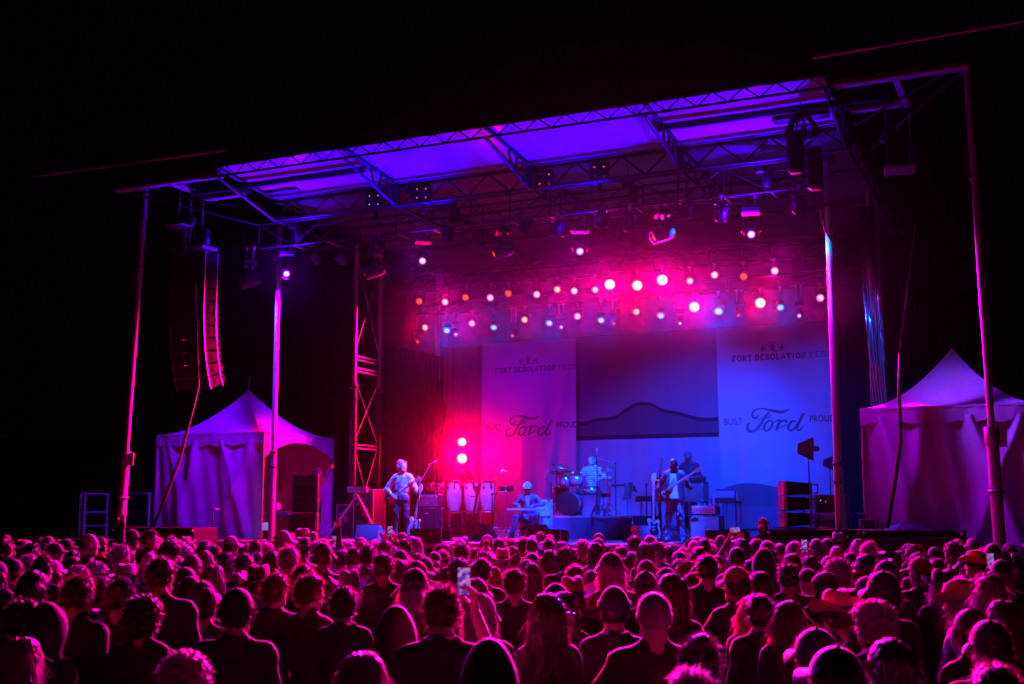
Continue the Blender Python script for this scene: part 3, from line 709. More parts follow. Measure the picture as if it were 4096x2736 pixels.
MH = MB().lathe([(.02, -.26), (.11, -.25), (.15, -.19), (.16, -.05), (.145, .08), (.13, .2), (.135, .24), (.12, .24), (.115, .2)], 20).mesh('head'); MH.materials.append(BLKM)
MYK = yoke_mesh(.19, .36, .09, BLKM)
MBASE = MB().box((0, 0, 0), (.38, .3, .14), None, .03).mesh('base'); MBASE.materials.append(BLK)
def mover(pos, d, lens, label, group, zc, k=1.0, rl=.075):
    d = Vector(d).normalized(); t = thing('moving_head_lamp', label, 'stage lamp', pos, None, group); q = d.to_track_quat('Z', 'Y')
    pv = -d * .2 * k
    link('head', MH, t, -d * .2 * k, q, (k, k, k)); link('lens', LMESH[lens], t, d * .015 * k, q, (rl * k, rl * k, rl * k))
    hz = Vector((d.x, d.y, 0)); rz = math.atan2(hz.y, hz.x) + math.pi / 2
    link('yoke', MYK, t, pv, (0, 0, rz), (k, k, k)); b = pv + Vector((0, 0, .43 * k))
    link('base', MBASE, t, b, (0, 0, rz), (k, k, k))
    L = zc - pos[2] - b.z
    for sx in (-.1, .1):
        rod('bracket', b + Vector((sx * k, 0, 0)), b + Vector((sx * k, 0, max(L, .12))), .014, STEEL, t, 6); link('clamp', CL, t, b + Vector((sx * k, 0, max(L, .12))))
    return t
nv = {}
for i, (x, y, c) in enumerate(small):
    pos = at(x, y, Y=6.2); nv[c] = nv.get(c, 0) + 1
    d = (C0 - pos).normalized() + Vector((-.25 if c == 'dimred' else 0, 0, -.35))
    t = mover(pos, d, c, 'small moving head, %s lens, %s from left under rear truss' % (WORD[c], ORD[nv[c] - 1]), 'small moving heads under the rear truss', 7.62, .62)
    if c == 'violet': spot(t, d.normalized() * .1, d.normalized() * 3, 700, VIOLET, 50, 1, .05)
# front truss: lamps that face the audience
fr = [(1146,1095,'violet','behind the front post by the desk tent'),(1690,1043,'violet','over the guitarist'),(2320,1005,'violet','over the drum kit'),(3005,937,'violet','over the patterned dunes banner'),
      (965,1138,'dimred','outside the front post by the desk tent'),(1462,1098,'dimred','over the lattice tower'),(1978,1015,'dimred','over the congas'),(2617,950,'dimred','over the bassist')]
for x, y, c, wh in fr:
    pos = at(x, y, Y=.55)
    d = (C0 - pos).normalized() + Vector((0, 0, -.25)) if c == 'violet' else Vector((-.72, -.55, -.42))
    if x == 965: pos = at(x, y, Y=.2)
    t = mover(pos, d, c, 'large front truss moving head, %s lens, %s' % ('bright violet' if c == 'violet' else 'dim red', wh), 'moving heads on the front truss', 8.42, 1.0, .082 if c == 'violet' else .07)
    if c == 'violet':
        spot(t, d.normalized() * .1, CROWD[(x // 300) % 8] - pos, 6000, VIOLET, 80, 1, .06)
        # added fill spots, not lens light, for the roof lip, tents and thick post
        spot(t, d.normalized() * .2 + Vector((0, -.1, 0)), Vector((0, -1.0, 1.35)), LIP_FILL, (.01, .0, 1) if x in (1690, 2320) else (.06, .0, 1), 98 if x in (1690, 2320) else 135, .8, .1, name='added_fill')
        if x == 1146: spot(t, d.normalized() * .2, Vector((-9.0, 2.2, 3.8)) - pos, 3000, (.16, .0, 1), 84, 1, .1, name='added_fill')
        if x == 1690: spot(t, d.normalized() * .2, Vector((-7.9, 3.1, 4.5)) - pos, 4500, (1, .0, .5), 15, 1, .1, name='added_fill')
        if x == 3005: spot(t, d.normalized() * .2, Vector((9.5, .5, 3.6)) - pos, 2300, (.4, .0, 1), 74, 1, .1, name='added_fill')
        if x == 3005: spot(t, d.normalized() * .25, Vector((6.3, 1.0, 6.4)) - pos, 1300, (.0, .06, 1), 36, 1, .08, name='added_fill')
        if x == 2320: spot(t, d.normalized() * .2, Vector((9.8, -1, 2.8)) - pos, 1500, (1, .0, .45), 30, 1, .1, name='added_fill')
# front truss: wash lamps that face the band (we see their dark backs)
wash = [(1520,994,0),(1788,962,0),(1919,978,0),(2092,925,0),(2229,942,0),(2405,898,0),(2523,922,0),(2734,858,0),(2884,872,0),(3197,840,0)]
def _w(px_, s_, h): q = foot(px_, s_, DZ); return (q.x, q.y, DZ + h)
WT = [(-3.4,7.9,4.4), _w(1606,177,1.2), _w(1870,165,.8), _w(1606,177,1.2), _w(2118,173,.9), _w(2380,163,1.4), _w(2702,191,1.1), _w(2260,166,.8), (1.2,7.9,2.8), (4.3,7.9,3.0)]
WP = [2000, 22000, 13000, 18000, 26000, 34000, 38000, 19000, 12000, 5000]
WA = [44, 18, 26, 18, 18, 20, 18, 24, 50, 50]; WC = {0: (.1, .0, 1), 2: (.1, .02, 1)}
for i, ((x, y, _), tg) in enumerate(zip(wash, WT)):
    pos = at(x, y, Y=.42); d = (Vector(tg) - pos).normalized()
    t = par(pos, d, 'blue', 'dark backed wash lamp aimed upstage, %s from left on the front truss' % ORD[i], 'wash lamps on the front truss', 8.42, 1.15)
    spot(t, d * .14, d * 3, WP[i], WC.get(i, BLUE), WA[i], 1, .08)
    if i == 9: spot(t, (0, .1, -.2), Vector((3.4, 2.2, DZ + .5)) - pos, 7000, BLUE, 20, 1, .08); spot(t, (.1, .1, -.2), Vector((6.6, 3.4, 5.2)) - pos, 3200, (.0, .07, 1), 44, 1, .08, name='added_fill')  # last spot is an added fill for the dark lattice tower
# small blue lit fixtures by the front post
for x, y, rz, lab in ((1260, 1038, .6, 'tilted thin lamp flap lit bright blue, left of the pair on front truss'), (1357, 1040, 0, 'short blue lit lamp hanging beside the flap on the front truss'), (1000, 1062, .5, 'thin blue edged lamp flap outside the front post')):
    pos = at(x, y, Y=.5); t = thing('barn_door_lamp', lab, 'stage lamp', pos, (0, 0, rz))
    if x == 1000: t.rotation_euler = (0, 0, 0); spot(t, (0, -.15, -.1), Vector((-6.1, 1.0, 4.2)) - pos, 5000, (.0, .06, 1), 60, 1, .06)  # blue spot added at this flap to light the front post
    MB().box((0, 0, 0), (.26, .012, .14), (0, .7, rz), .003).build('flap', STEEL, t); rod('yoke', (0, .05, 0), (0, .05, .35), .014, STEEL, t, 6)
    MB().lathe([(.05, -.1), (.09, -.06), (.1, .1), (.08, .1)], 14).build('body', BLKM, t, (.02, .12, .02), (1.2, 0, 0))
# four-cell audience blinders
for i, (x, y, lit) in enumerate(((1500, 805, 'pale'), (1690, 778, 'red'), (2180, 722, 'red'), (2398, 692, 'red'))):
    pos = at(x, y, Y=.35); t = thing('blinder_lamp', ORD[i] + ' square four cell blinder from left with ' + lit + ' lamp dots, under the roof edge', 'stage lamp', pos, (0, 0, YAW * .6), 'square blinders on the front truss')
    MB().box((0, 0, 0), (.42, .16, .42), None, .02).build('case', BLK, t)
    for sx in (-.1, .1):
        for sz in (-.1, .1):
            MB().lathe([(.085, 0), (.09, -.02), (.03, -.03)], 16).build('reflector', BLK, t, (sx, -.085, sz), (math.pi / 2, 0, 0))
            link('bulb', LMESH['dimred'] if lit == 'red' else LMESH['pink'], t, (sx, -.11, sz), (math.pi / 2, 0, 0), (.022 if lit == 'red' else .012,) * 3)
    rod('hanger', (0, 0, .2), (0, 0, .32), .02, BLKM, t, 6); MB().box((0, .05, -.3), (.1, .05, .25), None, .01).build('bracket', BLKM, t)
# tall two-lamp floor stand behind the percussionist
pb = at(1848, 1835, Y=5.6)
t = thing('floor_lamp_stand', 'two blazing white hot red lamps stacked behind the percussionist', 'stage lamp', (pb.x, pb.y, DZ))
rod('pole', (0, .12, 0), (0, .12, pb.z - DZ + .7), .03, BLKM, t, 8); MB().box((0, .12, .02), (.6, .5, .04), None, .01).build('base', BLKM, t)
for py, nm, rr in ((1768, 'upper', .115), (1834, 'lower', .135)):
    p = at(1848, py, Y=5.6); d = (C0 - p).normalized(); lp = Vector((p.x - pb.x, 0, p.z - DZ))
    MB().lathe([(.05, -.2), (.15, -.16), (.19, 0), (.19, .03), (.165, .03), (.16, 0)], 22).build('lamp_body', BLKM, t, lp - d * .02, d.to_track_quat('Z', 'Y'))
    link('lens', LMESH['white'], t, lp, d.to_track_quat('Z', 'Y'), (rr,) * 3)
    spot(t, lp + d * .15, Vector((-2, -10, -1.0)) if nm == 'upper' else Vector((3, -10, -.6)), 3200, (1, .0, .16) if nm == 'lower' else RED, 120, 1, .12)
    spot(t, lp + d * .15, lp + d * 5, 190000, (1, .0, .12) if nm == 'lower' else (1, 0, .03), 18, 1, .12, name='glare')  # extra camera-facing beam, added only for the red halo
L = bpy.data.lights.new('added_red_fill', 'POINT'); L.energy = 150; L.color = (1, .0, .05); L.shadow_soft_size = .2  # added red point light before the rear cloth, no fixture stands there
o = bpy.data.objects.new('added_red_fill', L); COL.objects.link(o); o.parent = t; o.location = (-.25, 1.75, pb.z - DZ + .2)

# stage haze: pale even air round the whole place
hz = MB().box((0, 0, 0), (84, 84, 12.4)).mesh('haze'); hm = bpy.data.materials.new('stage_haze'); hm.use_nodes = True
n = hm.node_tree
for nd in list(n.nodes): n.nodes.remove(nd)
ou = n.nodes.new('ShaderNodeOutputMaterial'); pv = n.nodes.new('ShaderNodeVolumePrincipled'); n.links.new(pv.outputs[0], ou.inputs['Volume'])
pv.inputs['Color'].default_value = (.85, .85, .85, 1); pv.inputs['Density'].default_value = .000016; pv.inputs['Anisotropy'].default_value = .985
hz.materials.append(hm); o = link('haze', hz, None, (0, 5, 4.6)); o['kind'] = 'stuff'; o['label'] = 'thin stage haze in the night air'
# ================================================================== SOUND GEAR
def rz_(a): return (0, 0, a)
# --- line-array cabinet (front towards -y): front grille in two halves, side plates with a hand hole, rear frame
def array_cab(t, name, c, w_, h, d, rot=None, front=True):
    """one cabinet as a part with sub-parts, local centre c"""
    b = MB(); hb = h * .36
    prof = [(-d/2, -h/2), (d/2, -hb), (d/2, hb), (-d/2, h/2)]
    b.prism([(y, z) for y, z in prof], w_, Matrix.Rotation(math.pi / 2, 4, 'Z'))
    o = b.build(name, CAB, t, c, rot)
    for sx in (-1, 1): MB().box((sx * w_ * .245, -d/2 - .008, 0), (w_ * .47, .014, h * .9), None, .004).build('grille', GRILLE, o)
    MB().box((0, -d/2 - .006, 0), (w_ * .02, .01, h * .94)).build('divider', BLKM, o)
    for sx in (-1, 1):
        MB().lathe([(.001, .012), (h * .26, .012), (h * .3, .0), (h * .31, .006)], 16).build('hand_hole', CAB, o, (sx * w_ / 2, 0, 0), (0, sx * math.pi / 2, 0))
        MB().box((sx * w_ / 2, 0, .0), (.02, h * .5, .02), None, .004).build('handle', CAB, o)
        for yy in (-d * .47, d * .45): MB().box((sx * (w_ / 2 + .006), yy, 0), (.02, .035, h * 1.02), None, .004).build('rigging_plate', STEEL, o)
        fr_ = MB(); z_ = hb * .8
        for a, e in (((d/2, -z_), (d/2 + .12, -z_)), ((d/2 + .12, -z_), (d/2 + .12, z_)), ((d/2 + .12, z_), (d/2, z_))):
            fr_.cyl((sx * w_ * .46, a[0], a[1]), (sx * w_ * .46, e[0], e[1]), .012, n=6)
        fr_.build('rear_frame', BLKM, o)
    return o
def sub_box(name, label, pos, w_, h, d, rz, group, grilles=1, legs=True, holes=True):
    t = thing(name, label, 'subwoofer', pos, rz_(rz), group)
    MB().box((0, 0, h/2), (w_, d, h), None, .015).build('cabinet', CAB, t)
    for k in range(grilles):
        ww = w_ / grilles; MB().box((-w_/2 + ww * (k + .5), -d/2 - .012, h/2), (ww * .95, .025, h * .88), None, .008).build('grille', GRILLE, t)
    if holes:
        for sx in (-1, 1):
            for yy in (-.1, .1): MB().box((sx * w_/2, yy * d * 2, h * .55), (.012, d * .16, h * .3), None, .004).build('hand_hole', BLK, t)
    for sx in (-1, 1): MB().box((sx * w_ * .49, -d/2 - .01, h * .97), (.05, .05, .05), None, .008).build('corner_cap', STEEL, t)
    return t
# hanging arrays
def hang_array(label, top, n, w_, h, d, rz, lean):
    t = thing('line_array' if n else 'array_hoist', label, 'loudspeaker array' if n else 'hoist', top, rz_(rz))
    MB().box((0, 0, .1), (w_ * .9, .5, .08), None, .01).build('bumper_frame', STEEL, t)
    rod('chain', (-.2, 0, .1), (-.2, 0, 1.6), .012, STEEL, t, 6); rod('chain', (.2, 0, .1), (.2, 0, 1.6), .012, STEEL, t, 6)
    MB().lathe([(.05, -.15), (.09, -.13), (.1, .15), (.06, .2)], 14).build('hoist_motor', BLKM, t, (-.2, 0, .75), (0, .5, 0)); MB().lathe([(.02, -.3), (.12, -.25), (.13, .1), (.1, .12)], 12).build('chain_bag', BLK, t, (.28, 0, .45))
    z, y, a = 0.0, 0.0, 0.0
    for k in range(n):
        a_next = lean * (k / (n - 1)) ** 2.2
        dz, dy = math.cos(a) * h, -math.sin(a) * h
        array_cab(t, 'cabinet', (0, y + d_y(a, h), z - math.cos(a) * h / 2), w_, h * .985, d, (a, 0, 0))
        z -= math.cos(a) * h; y += math.sin(a) * h; a = a_next
    return t
def d_y(a, h): return math.sin(a) * h / 2
pt = at(850, 1010, Y=-.75); hang_array('curved column of hanging loudspeakers with pink lit edges before the dark sky', (pt.x - .5, pt.y, pt.z), 11, 1.05, .285, .42, -.1, .42)
pt = at(3600, 700, Y=-.75); hang_array('dark hoist and bumper frame hanging under the roof wing above nearer tent', (pt.x, pt.y, pt.z), 0, .6, .28, .42, .12, .3)
t = thing('hoist_frame', 'small hoist platform with thin pale edge hanging past the front post', 'hoist', at(715, 905, Y=-1.2))
MB().box((0, 0, 0), (.5, .4, .03), None, .005).build('plate', STEEL, t); rod('chain', (0, 0, 0), (0, 0, 1.25), .012, STEEL, t, 6); rod('chain', (.05, 0, 0), (.05, 0, -.6), .02, STEEL, t, 6); MB().box((.1, 0, -.4), (.25, .2, .6), None, .05).build('chain_bag', BLK, t)

# left side stack (turned towards the stage)
sp = foot(1215, 176, DZ); t = sub_box('subwoofer', 'black subwoofer under the three stacked cabinets before the desk tent', sp, .62, .62, .62, .5, 'stage side speaker stacks')
t = thing('side_fill_stack', 'three black loudspeaker cabinets stacked at the edge of the desk tent', 'loudspeaker', (sp.x, sp.y, DZ + .62), rz_(.62), 'stage side speaker stacks')
for k in range(3): array_cab(t, 'cabinet', (0, 0, .155 + k * .292), .56, .285, .52, (0.03 * (k - 1), 0, 0))
sp = foot(3195, 213, DZ); t = sub_box('subwoofer', 'black subwoofer under three stacked cabinets beside the dunes banner', (sp.x + .1, sp.y, DZ), .85, .36, .7, -.15, 'stage side speaker stacks')
t = thing('side_fill_stack', 'three purple lit loudspeaker cabinets stacked beside the dunes banner', 'loudspeaker', (sp.x - .04, sp.y, DZ + .36), rz_(-1.15), 'stage side speaker stacks')
for k in range(3): array_cab(t, 'cabinet', (0, 0, .15 + k * .285), .56, .27, .5, (-.03 * (k - 1), 0, 0))
# subwoofer rows on the ground in front
for k, (x, s, w_, lab) in enumerate(((645, 196, 2.1, 'wide black subwoofer block in front of the tent with the mixing desk'), )):
    p = foot(x, s, 0); sub_box('ground_subwoofer', lab, p, w_, 1.88, .75, 0, 'ground subwoofers before the stage', 2)
for k, (x, s, lab) in enumerate(((3285, 222, 'long black subwoofer block with pink lit top below the speaker stack'), (3680, 234, 'black subwoofer block in front of the nearer tent'))):
    p = foot(x, s, 0); sub_box('ground_subwoofer', lab, p, 1.62, 1.88, .8, 0, 'ground subwoofers before the stage', 1)
# front fills on the stage lip
for x, s, lab in ((1695, 190, 'in front of the guitar amplifier'), (2185, 197, 'in front of the seated player'), (2910, 209, 'in front of the white bass cabinet')):
    p = foot(x, s, DZ); t = thing('front_fill_speaker', 'long black front fill loudspeaker on stage edge ' + lab, 'loudspeaker', (p.x, max(p.y, .3), DZ), None, 'front fill loudspeakers')
    array_cab(t, 'cabinet', (0, 0, .16), .74, .28, .44)
# wedge monitors
def wedge(label, x, s, w_=.56):
    p = foot(x, s, DZ); t = thing('wedge_monitor', label, 'stage monitor', (p.x, p.y, DZ), rz_(.04), 'wedge monitors')
    pr = [(-.26, .02), (.27, .02), (.27, .12), (-.04, .36), (-.12, .36)]
    MB().prism(pr, w_, Matrix.Rotation(math.pi / 2, 4, 'Z')).build('cabinet', WEDGEM, t)
    MB().box((0, .12, .25), (w_ * .92, .42, .012), (-.66, 0, 0), .003).build('grille', GRILLE, t)
    for sx in (-1, 1): MB().lathe([(.001, .01), (.05, .01), (.06, 0)], 14).build('hand_hole', BLK, t, (sx * w_ / 2, -.02, .15), (0, sx * math.pi / 2, 0))
    MB().lathe([(.012, 0), (.012, .008)], 8).build('badge', STEEL, t, (0, -.125, .33), (math.pi / 2, 0, 0))
WEDGEM = mat('blue_grey_monitor_coat', (.16, .16, .17), .5, 0, .15, 40, .2, 150)
wedge('wedge monitor facing the standing guitarist', 1482, 178); wedge('wedge monitor between the leaning guitar and the seated player', 1925, 181, .52)
wedge('wedge monitor behind the front fill by the seated player', 2145, 181); wedge('wedge monitor in front of the empty bass guitar', 2560, 189, .58)

# ---------------------------------------------------------------- amplifiers
TOLEX = mat('black_tolex', (.03, .03, .032), .55, 0, .2, 40, .2, 150)
CLOTH = mat('grey_amp_cloth', (.12, .12, .13), .9, 0, .25, 90, .3, 260)
PANEL = mat('silver_amp_panel', (.6, .6, .62), .3, .6, .05)
REDP = mat('red_keyboard_paint', (.35, .02, .02), .35, 0, .1)
WOOD = mat('varnished_wood', (.22, .09, .035), .4, 0, .4, 9)
def amp(name, label, pos, w_, h, d, rz, box=TOLEX, cloth=CLOTH, panel=None, knobs=0, cat='amplifier', group=None, logo=True):
    t = thing(name, label, cat, pos, rz_(rz), group)
    MB().box((0, 0, h/2), (w_, d, h), None, .015).build('case', box, t)
    top = h - .02
    if panel:
        MB().box((0, -d/2 - .004, h - panel/2 - .02), (w_ * .94, .012, panel), None, .003).build('control_panel', PANEL, t)
        for k in range(knobs): MB().lathe([(.011, 0), (.01, .018)], 10).build('knob', BLK, t, (-w_ * .4 + k * w_ * .8 / max(1, knobs - 1), -d/2 - .01, h - panel/2 - .02), (math.pi / 2, 0, 0))
        top -= panel + .01
    if cloth: MB().box((0, -d/2 - .004, (top + .02)/2), (w_ * .94, .012, top - .03), None, .003).build('speaker_cloth', cloth, t)
    if logo and cloth: MB().box((-w_ * .02, -d/2 - .014, top - .12), (w_ * .22, .006, .022), None, .003).build('logo_plate', PANEL, t)
    for sx in (-1, 1):
        for z in (.02, h - .02): MB().box((sx * (w_/2 - .015), -d/2 + .012, z), (.04, .04, .045), None, .008).build('corner_cap', BLKM, t)
    hd = MB(); hd.tube([(w_/2 + .004, -.06, h * .6), (w_/2 + .03, -.05, h * .6), (w_/2 + .03, .05, h * .6), (w_/2 + .004, .06, h * .6)], .01, 6); hd.build('side_handle', RUBBER, t)
    return t
p = foot(1723, 166, DZ); amp('speaker_cabinet', 'dark speaker cabinet under the guitar amplifier, microphone before its grille', p, .5, .76, .36, .02, cloth=GRILLE)
amp('guitar_amplifier', 'guitar amplifier with silver knob panel, beside the congas', (p.x, p.y, DZ + .76), .52, .32, .28, .02, panel=.065, knobs=9)
p = foot(1745, 152, DZ); amp('practice_amplifier', 'small violet lit amplifier behind the paired small drums', (p.x, p.y, DZ + .85), .27, .24, .2, 0, cloth=CLOTH); 
t = thing('equipment_stand', 'dark folding stand holding the small violet lit amplifier', 'stand', (p.x, p.y, DZ))
for sx in (-.12, .12): rod('leg', (sx, 0, 0), (-sx, 0, .83), .015, BLKM, t, 6)
MB().box((0, 0, .835), (.34, .24, .02), None, .004).build('shelf', BLKM, t)
p = foot(2182, 172, DZ); amp('white_speaker_cabinet', 'tall white speaker cabinet next to the seated player', p, .26, .52, .3, .1, WHITEP, WHITEP, logo=False)
amp('white_amplifier', 'white amplifier on top of tall white cabinet behind seated player', (p.x - .04, p.y + .02, DZ + .53), .34, .4, .26, .1, WHITEP, WHITEP, panel=.09, knobs=5, logo=False)
p = foot(2832, 194, DZ); amp('bass_cabinet', 'large white fronted bass cabinet with small logo and red lit side', p, .62, .575, .42, 0, TOLEX, WHITEP, logo=False); bp_ = p
t = [o_ for o_ in bpy.data.objects if o_.name.startswith('bass_cabinet')][0]
mb = MB(); mb.prism([(-.085, -.03), (-.07, .02), (-.02, .03), (0, .05), (.03, .02), (.085, .03), (.07, -.01), (.02, -.02), (-.01, -.01), (-.06, -.045)], .006); mb.build('logo_plate', BLK, t, (-.2, -.226, .5))
amp('bass_amplifier', 'bass amplifier head in rack case on the white fronted cabinet', (p.x - .03, p.y, DZ + .58), .52, .2, .36, 0, TOLEX, None, panel=.15, knobs=7)
t = thing('water_bottle', 'clear water bottle standing on the bass amplifier', 'bottle', (p.x + .13, p.y + .02, DZ + .782))
BOT = mat('clear_plastic', (.8, .85, .9), .1, 0, 0); BOT.node_tree.nodes['Principled BSDF'].inputs['Transmission Weight'].default_value = .6
MB().lathe([(.03, 0), (.033, .02), (.031, .05), (.033, .08), (.031, .11), (.033, .14), (.022, .17), (.013, .185), (.013, .2)], 14).build('body', BOT, t); MB().lathe([(.015, .198), (.015, .215), (.01, .218)], 12).build('cap', WHITEP, t)

# ---------------------------------------------------------------- drums
SHELL = mat('silver_sparkle_shell', (.55, .56, .6), .18, .7, .15, 60)
DARKSH = mat('dark_drum_shell', (.03, .02, .03), .25, .2, .2, 20)
SKIN_D = mat('white_drum_skin', (.6, .58, .55), .6, 0, .15, 9)
BDH = mat('dark_bass_drum_skin', (.03, .012, .02), .25, 0, .15, 3)
CYM = mat('bronze_cymbal', (.62, .5, .3), .25, .9, .15, 30)
CONGA = mat('pale_conga_wood', (.5, .42, .34), .4, 0, .25, 14)
def drum(t, name, c, r, h, shell, rot=None, hoop=CHROME, lugs=8, skin=SKIN_D):
    o = MB().lathe([(r, -h/2), (r, h/2)], 24).build(name, shell, t, c, rot)
    for z in (-h/2, h/2): MB().lathe([(r * 1.0, z - .012), (r * 1.06, z - .012), (r * 1.06, z + .012), (r * 1.0, z + .012)], 24).build('hoop', hoop, o)
    MB().lathe([(.001, h/2 + .004), (r * .99, h/2 + .003)], 24).build('drum_head', skin, o)
    MB().lathe([(r * .99, -h/2 - .003), (.001, -h/2 - .004)], 24).build('drum_head', skin, o)
    for k in range(lugs):
        a = 2 * math.pi * (k + .5) / lugs; MB().cyl((r * 1.05 * math.cos(a), r * 1.05 * math.sin(a), -h/2), (r * 1.05 * math.cos(a), r * 1.05 * math.sin(a), h/2), .008, n=6).build('lug', CHROME, o)
    return o
def tripod(t, c, h, r=.3, m=CHROME, rr=.011, n0=0.3, hub=.32):
    c = Vector(c); rod('shaft', c + Vector((0, 0, .08)), c + Vector((0, 0, h)), rr, m, t, 8)
    for k in range(3):
        a = n0 + k * 2.094; rod('leg', c + Vector((0, 0, hub)), c + Vector((r * math.cos(a), r * math.sin(a), .01)), rr * .8, m, t, 6)
        rod('leg_brace', c + Vector((0, 0, .1)), c + Vector((r * .5 * math.cos(a), r * .5 * math.sin(a), hub * .5)), rr * .6, m, t, 6)
def cymbal(t, c, r, tilt):
    MB().lathe([(r, 0), (r * .6, .012), (r * .2, .022), (r * .16, .04), (.012, .05), (.012, .07), (.001, .07)], 26).build('cymbal', CYM, t, c, tilt)
for k, (x, w1) in enumerate(((1815, 'nearest the guitar amplifier'), (1886, 'in the middle of the three'), (1951, 'nearest the small cymbal'))):
    p = foot(x, 165, DZ + .27); t = thing('conga_drum', 'tall pale wooden conga ' + w1, 'drum', p, rz_(.2 * k), 'congas')
    MB().lathe([(.12, .32), (.15, .42), (.185, .62), (.19, .75), (.175, .9), (.148, 1.02), (.148, 1.05)], 24).build('shell', CONGA, t)
    MB().lathe([(.15, 1.03), (.165, 1.03), (.165, 1.07), (.15, 1.08)], 24).build('hoop', CHROME, t); MB().lathe([(.152, 1.07), (.001, 1.075)], 24).build('drum_head', SKIN_D, t)
    for j in range(6):
        a = j * 1.047; MB().box((.168 * math.cos(a), .168 * math.sin(a), .98), (.02, .03, .13), (0, 0, a), .004).build('lug', CHROME, t); MB().prism([(-.03, .03), (.03, .03), (0, -.05)], .01).build('lug_plate', BLKM, t, (.176 * math.cos(a), .176 * math.sin(a), .9), (0, 0, a + math.pi / 2))
    MB().lathe([(.2, .36), (.215, .36), (.215, .38), (.2, .38)], 24).build('stand_ring', CHROME, t)
    for j in range(3):
        a = j * 2.094 + .4; t.scale = (1, 1, 1.06); rod('leg', (.2 * math.cos(a), .2 * math.sin(a), .37), (.24 * math.cos(a), .24 * math.sin(a), .01), .012, CHROME, t, 6)
p = foot(1737, 158, DZ); t = thing('timbale_pair', 'pair of small chrome drums on a stand behind guitar amplifier', 'drum', p)
drum(t, 'small_drum', (-.11, 0, 1.28), .1, .19, SHELL); drum(t, 'small_drum', (.12, 0, 1.27), .12, .2, SHELL); tripod(t, (0, .05, 0), 1.2, .3)
p = foot(2022, 168, DZ); t = thing('snare_on_stand', 'shallow drum on chrome stand between congas and seated player', 'drum', p)
drum(t, 'snare_drum', (0, 0, 1.22), .18, .14, DARKSH, (.12, 0, 0)); tripod(t, (0, .02, 0), 1.12, .32)
for a in (.5, 2.6, 4.7): rod('basket_arm', (0, .02, .95), (.17 * math.cos(a), .17 * math.sin(a), 1.14), .009, CHROME, t, 6)
p = foot(1978, 166, DZ); t = thing('cymbal_stand', 'thin cymbal on angled boom above the congas', 'cymbal', p); tripod(t, (0, 0, 0), 1.38, .36)
rod('boom', (-.22, 0, 1.26), (.2, 0, 1.6), .011, CHROME, t, 8); cymbal(t, (.23, 0, 1.63), .2, (.12, .0, 0)); rod('tilter', (.2, 0, 1.58), (.23, 0, 1.7), .012, CHROME, t, 8)
# drum riser
RISERC = mat('dark_blue_riser_cloth', (.06, .07, .12), .9, 0, .2, 3, .15, 40)
r0 = foot(2204, 168, DZ); r1 = foot(2516, 168, DZ); RX0 = r0.x; RX1 = r0.x + 2.05; RY = r0.y; RZ = .56
t = thing('drum_riser', 'drum riser with dark blue cloth front under the drum kit', 'riser', ((RX0 + RX1) / 2, RY + 1, DZ)); off = Vector(((RX0 + RX1) / 2, RY + 1, DZ))
MB().box((0, 0, RZ - .04), (RX1 - RX0, 2.0, .08), None, .008).build('top', mat('dark_riser_carpet', (.08, .08, .1), .9, 0, .2, 20), t)
MB().grid(lambda u, v: ((u - .5) * (RX1 - RX0), -1.01 - (.05 + .06 * u) * (1 - v) + .012 * math.sin(u * 30) * (1 - v), RZ * v - .005), 60, 6).build('cloth_front', RISERC, t)
MB().grid(lambda u, v: ((RX1 - RX0) / 2 + .012 + .03 * (1 - v), -1 + 2 * u, RZ * v - .005), 20, 4).build('cloth_side', RISERC, t)
MB().box((0, -1.012, RZ - .02), (RX1 - RX0 + .02, .02, .04)).build('front_edge', PANEL, t)
for sx in (-1, 1):
    for sy in (-1, 1): rod('leg', (sx * .95, sy * .9, 0), (sx * .95, sy * .9, RZ - .06), .025, ALU, t, 8)
DR = DZ + RZ
# drum kit pieces
p = at(2276, 2000, Y=RY + .55); kx = p.x; ky = RY + .6
t = thing('drum_kit', 'drum kit with dark bass drum and chrome toms on the riser', 'drum kit', (kx, ky, DR))
drum(t, 'bass_drum', (0, 0, .29), .275, .4, SHELL, (math.pi / 2 - .03, 0, .12), BLKM, 8, BDH)
for sx in (-.26, .26): rod('spur', (sx * .9, -.05, .25), (sx * 1.5, -.22, .01), .012, CHROME, t, 6)
drum(t, 'rack_tom', (.14, .05, .86), .16, .26, SHELL, (.25, .05, 0)); drum(t, 'snare', (.36, .5, .62), .175, .15, SHELL, (.1, 0, 0)); drum(t, 'floor_tom', (-.42, .45, .5), .2, .38, DARKSH)
for a in (0, 2.1, 4.2): rod('floor_tom_leg', (-.42 + .21 * math.cos(a), .45 + .21 * math.sin(a), .5), (-.42 + .22 * math.cos(a), .45 + .22 * math.sin(a), .0), .009, CHROME, t, 6)
rod('tom_post', (.06, .05, .5), (.1, .05, .85), .014, CHROME, t, 8); MB().box((.06, .02, .56), (.1, .06, .06), None, .01).build('tom_mount', CHROME, t)
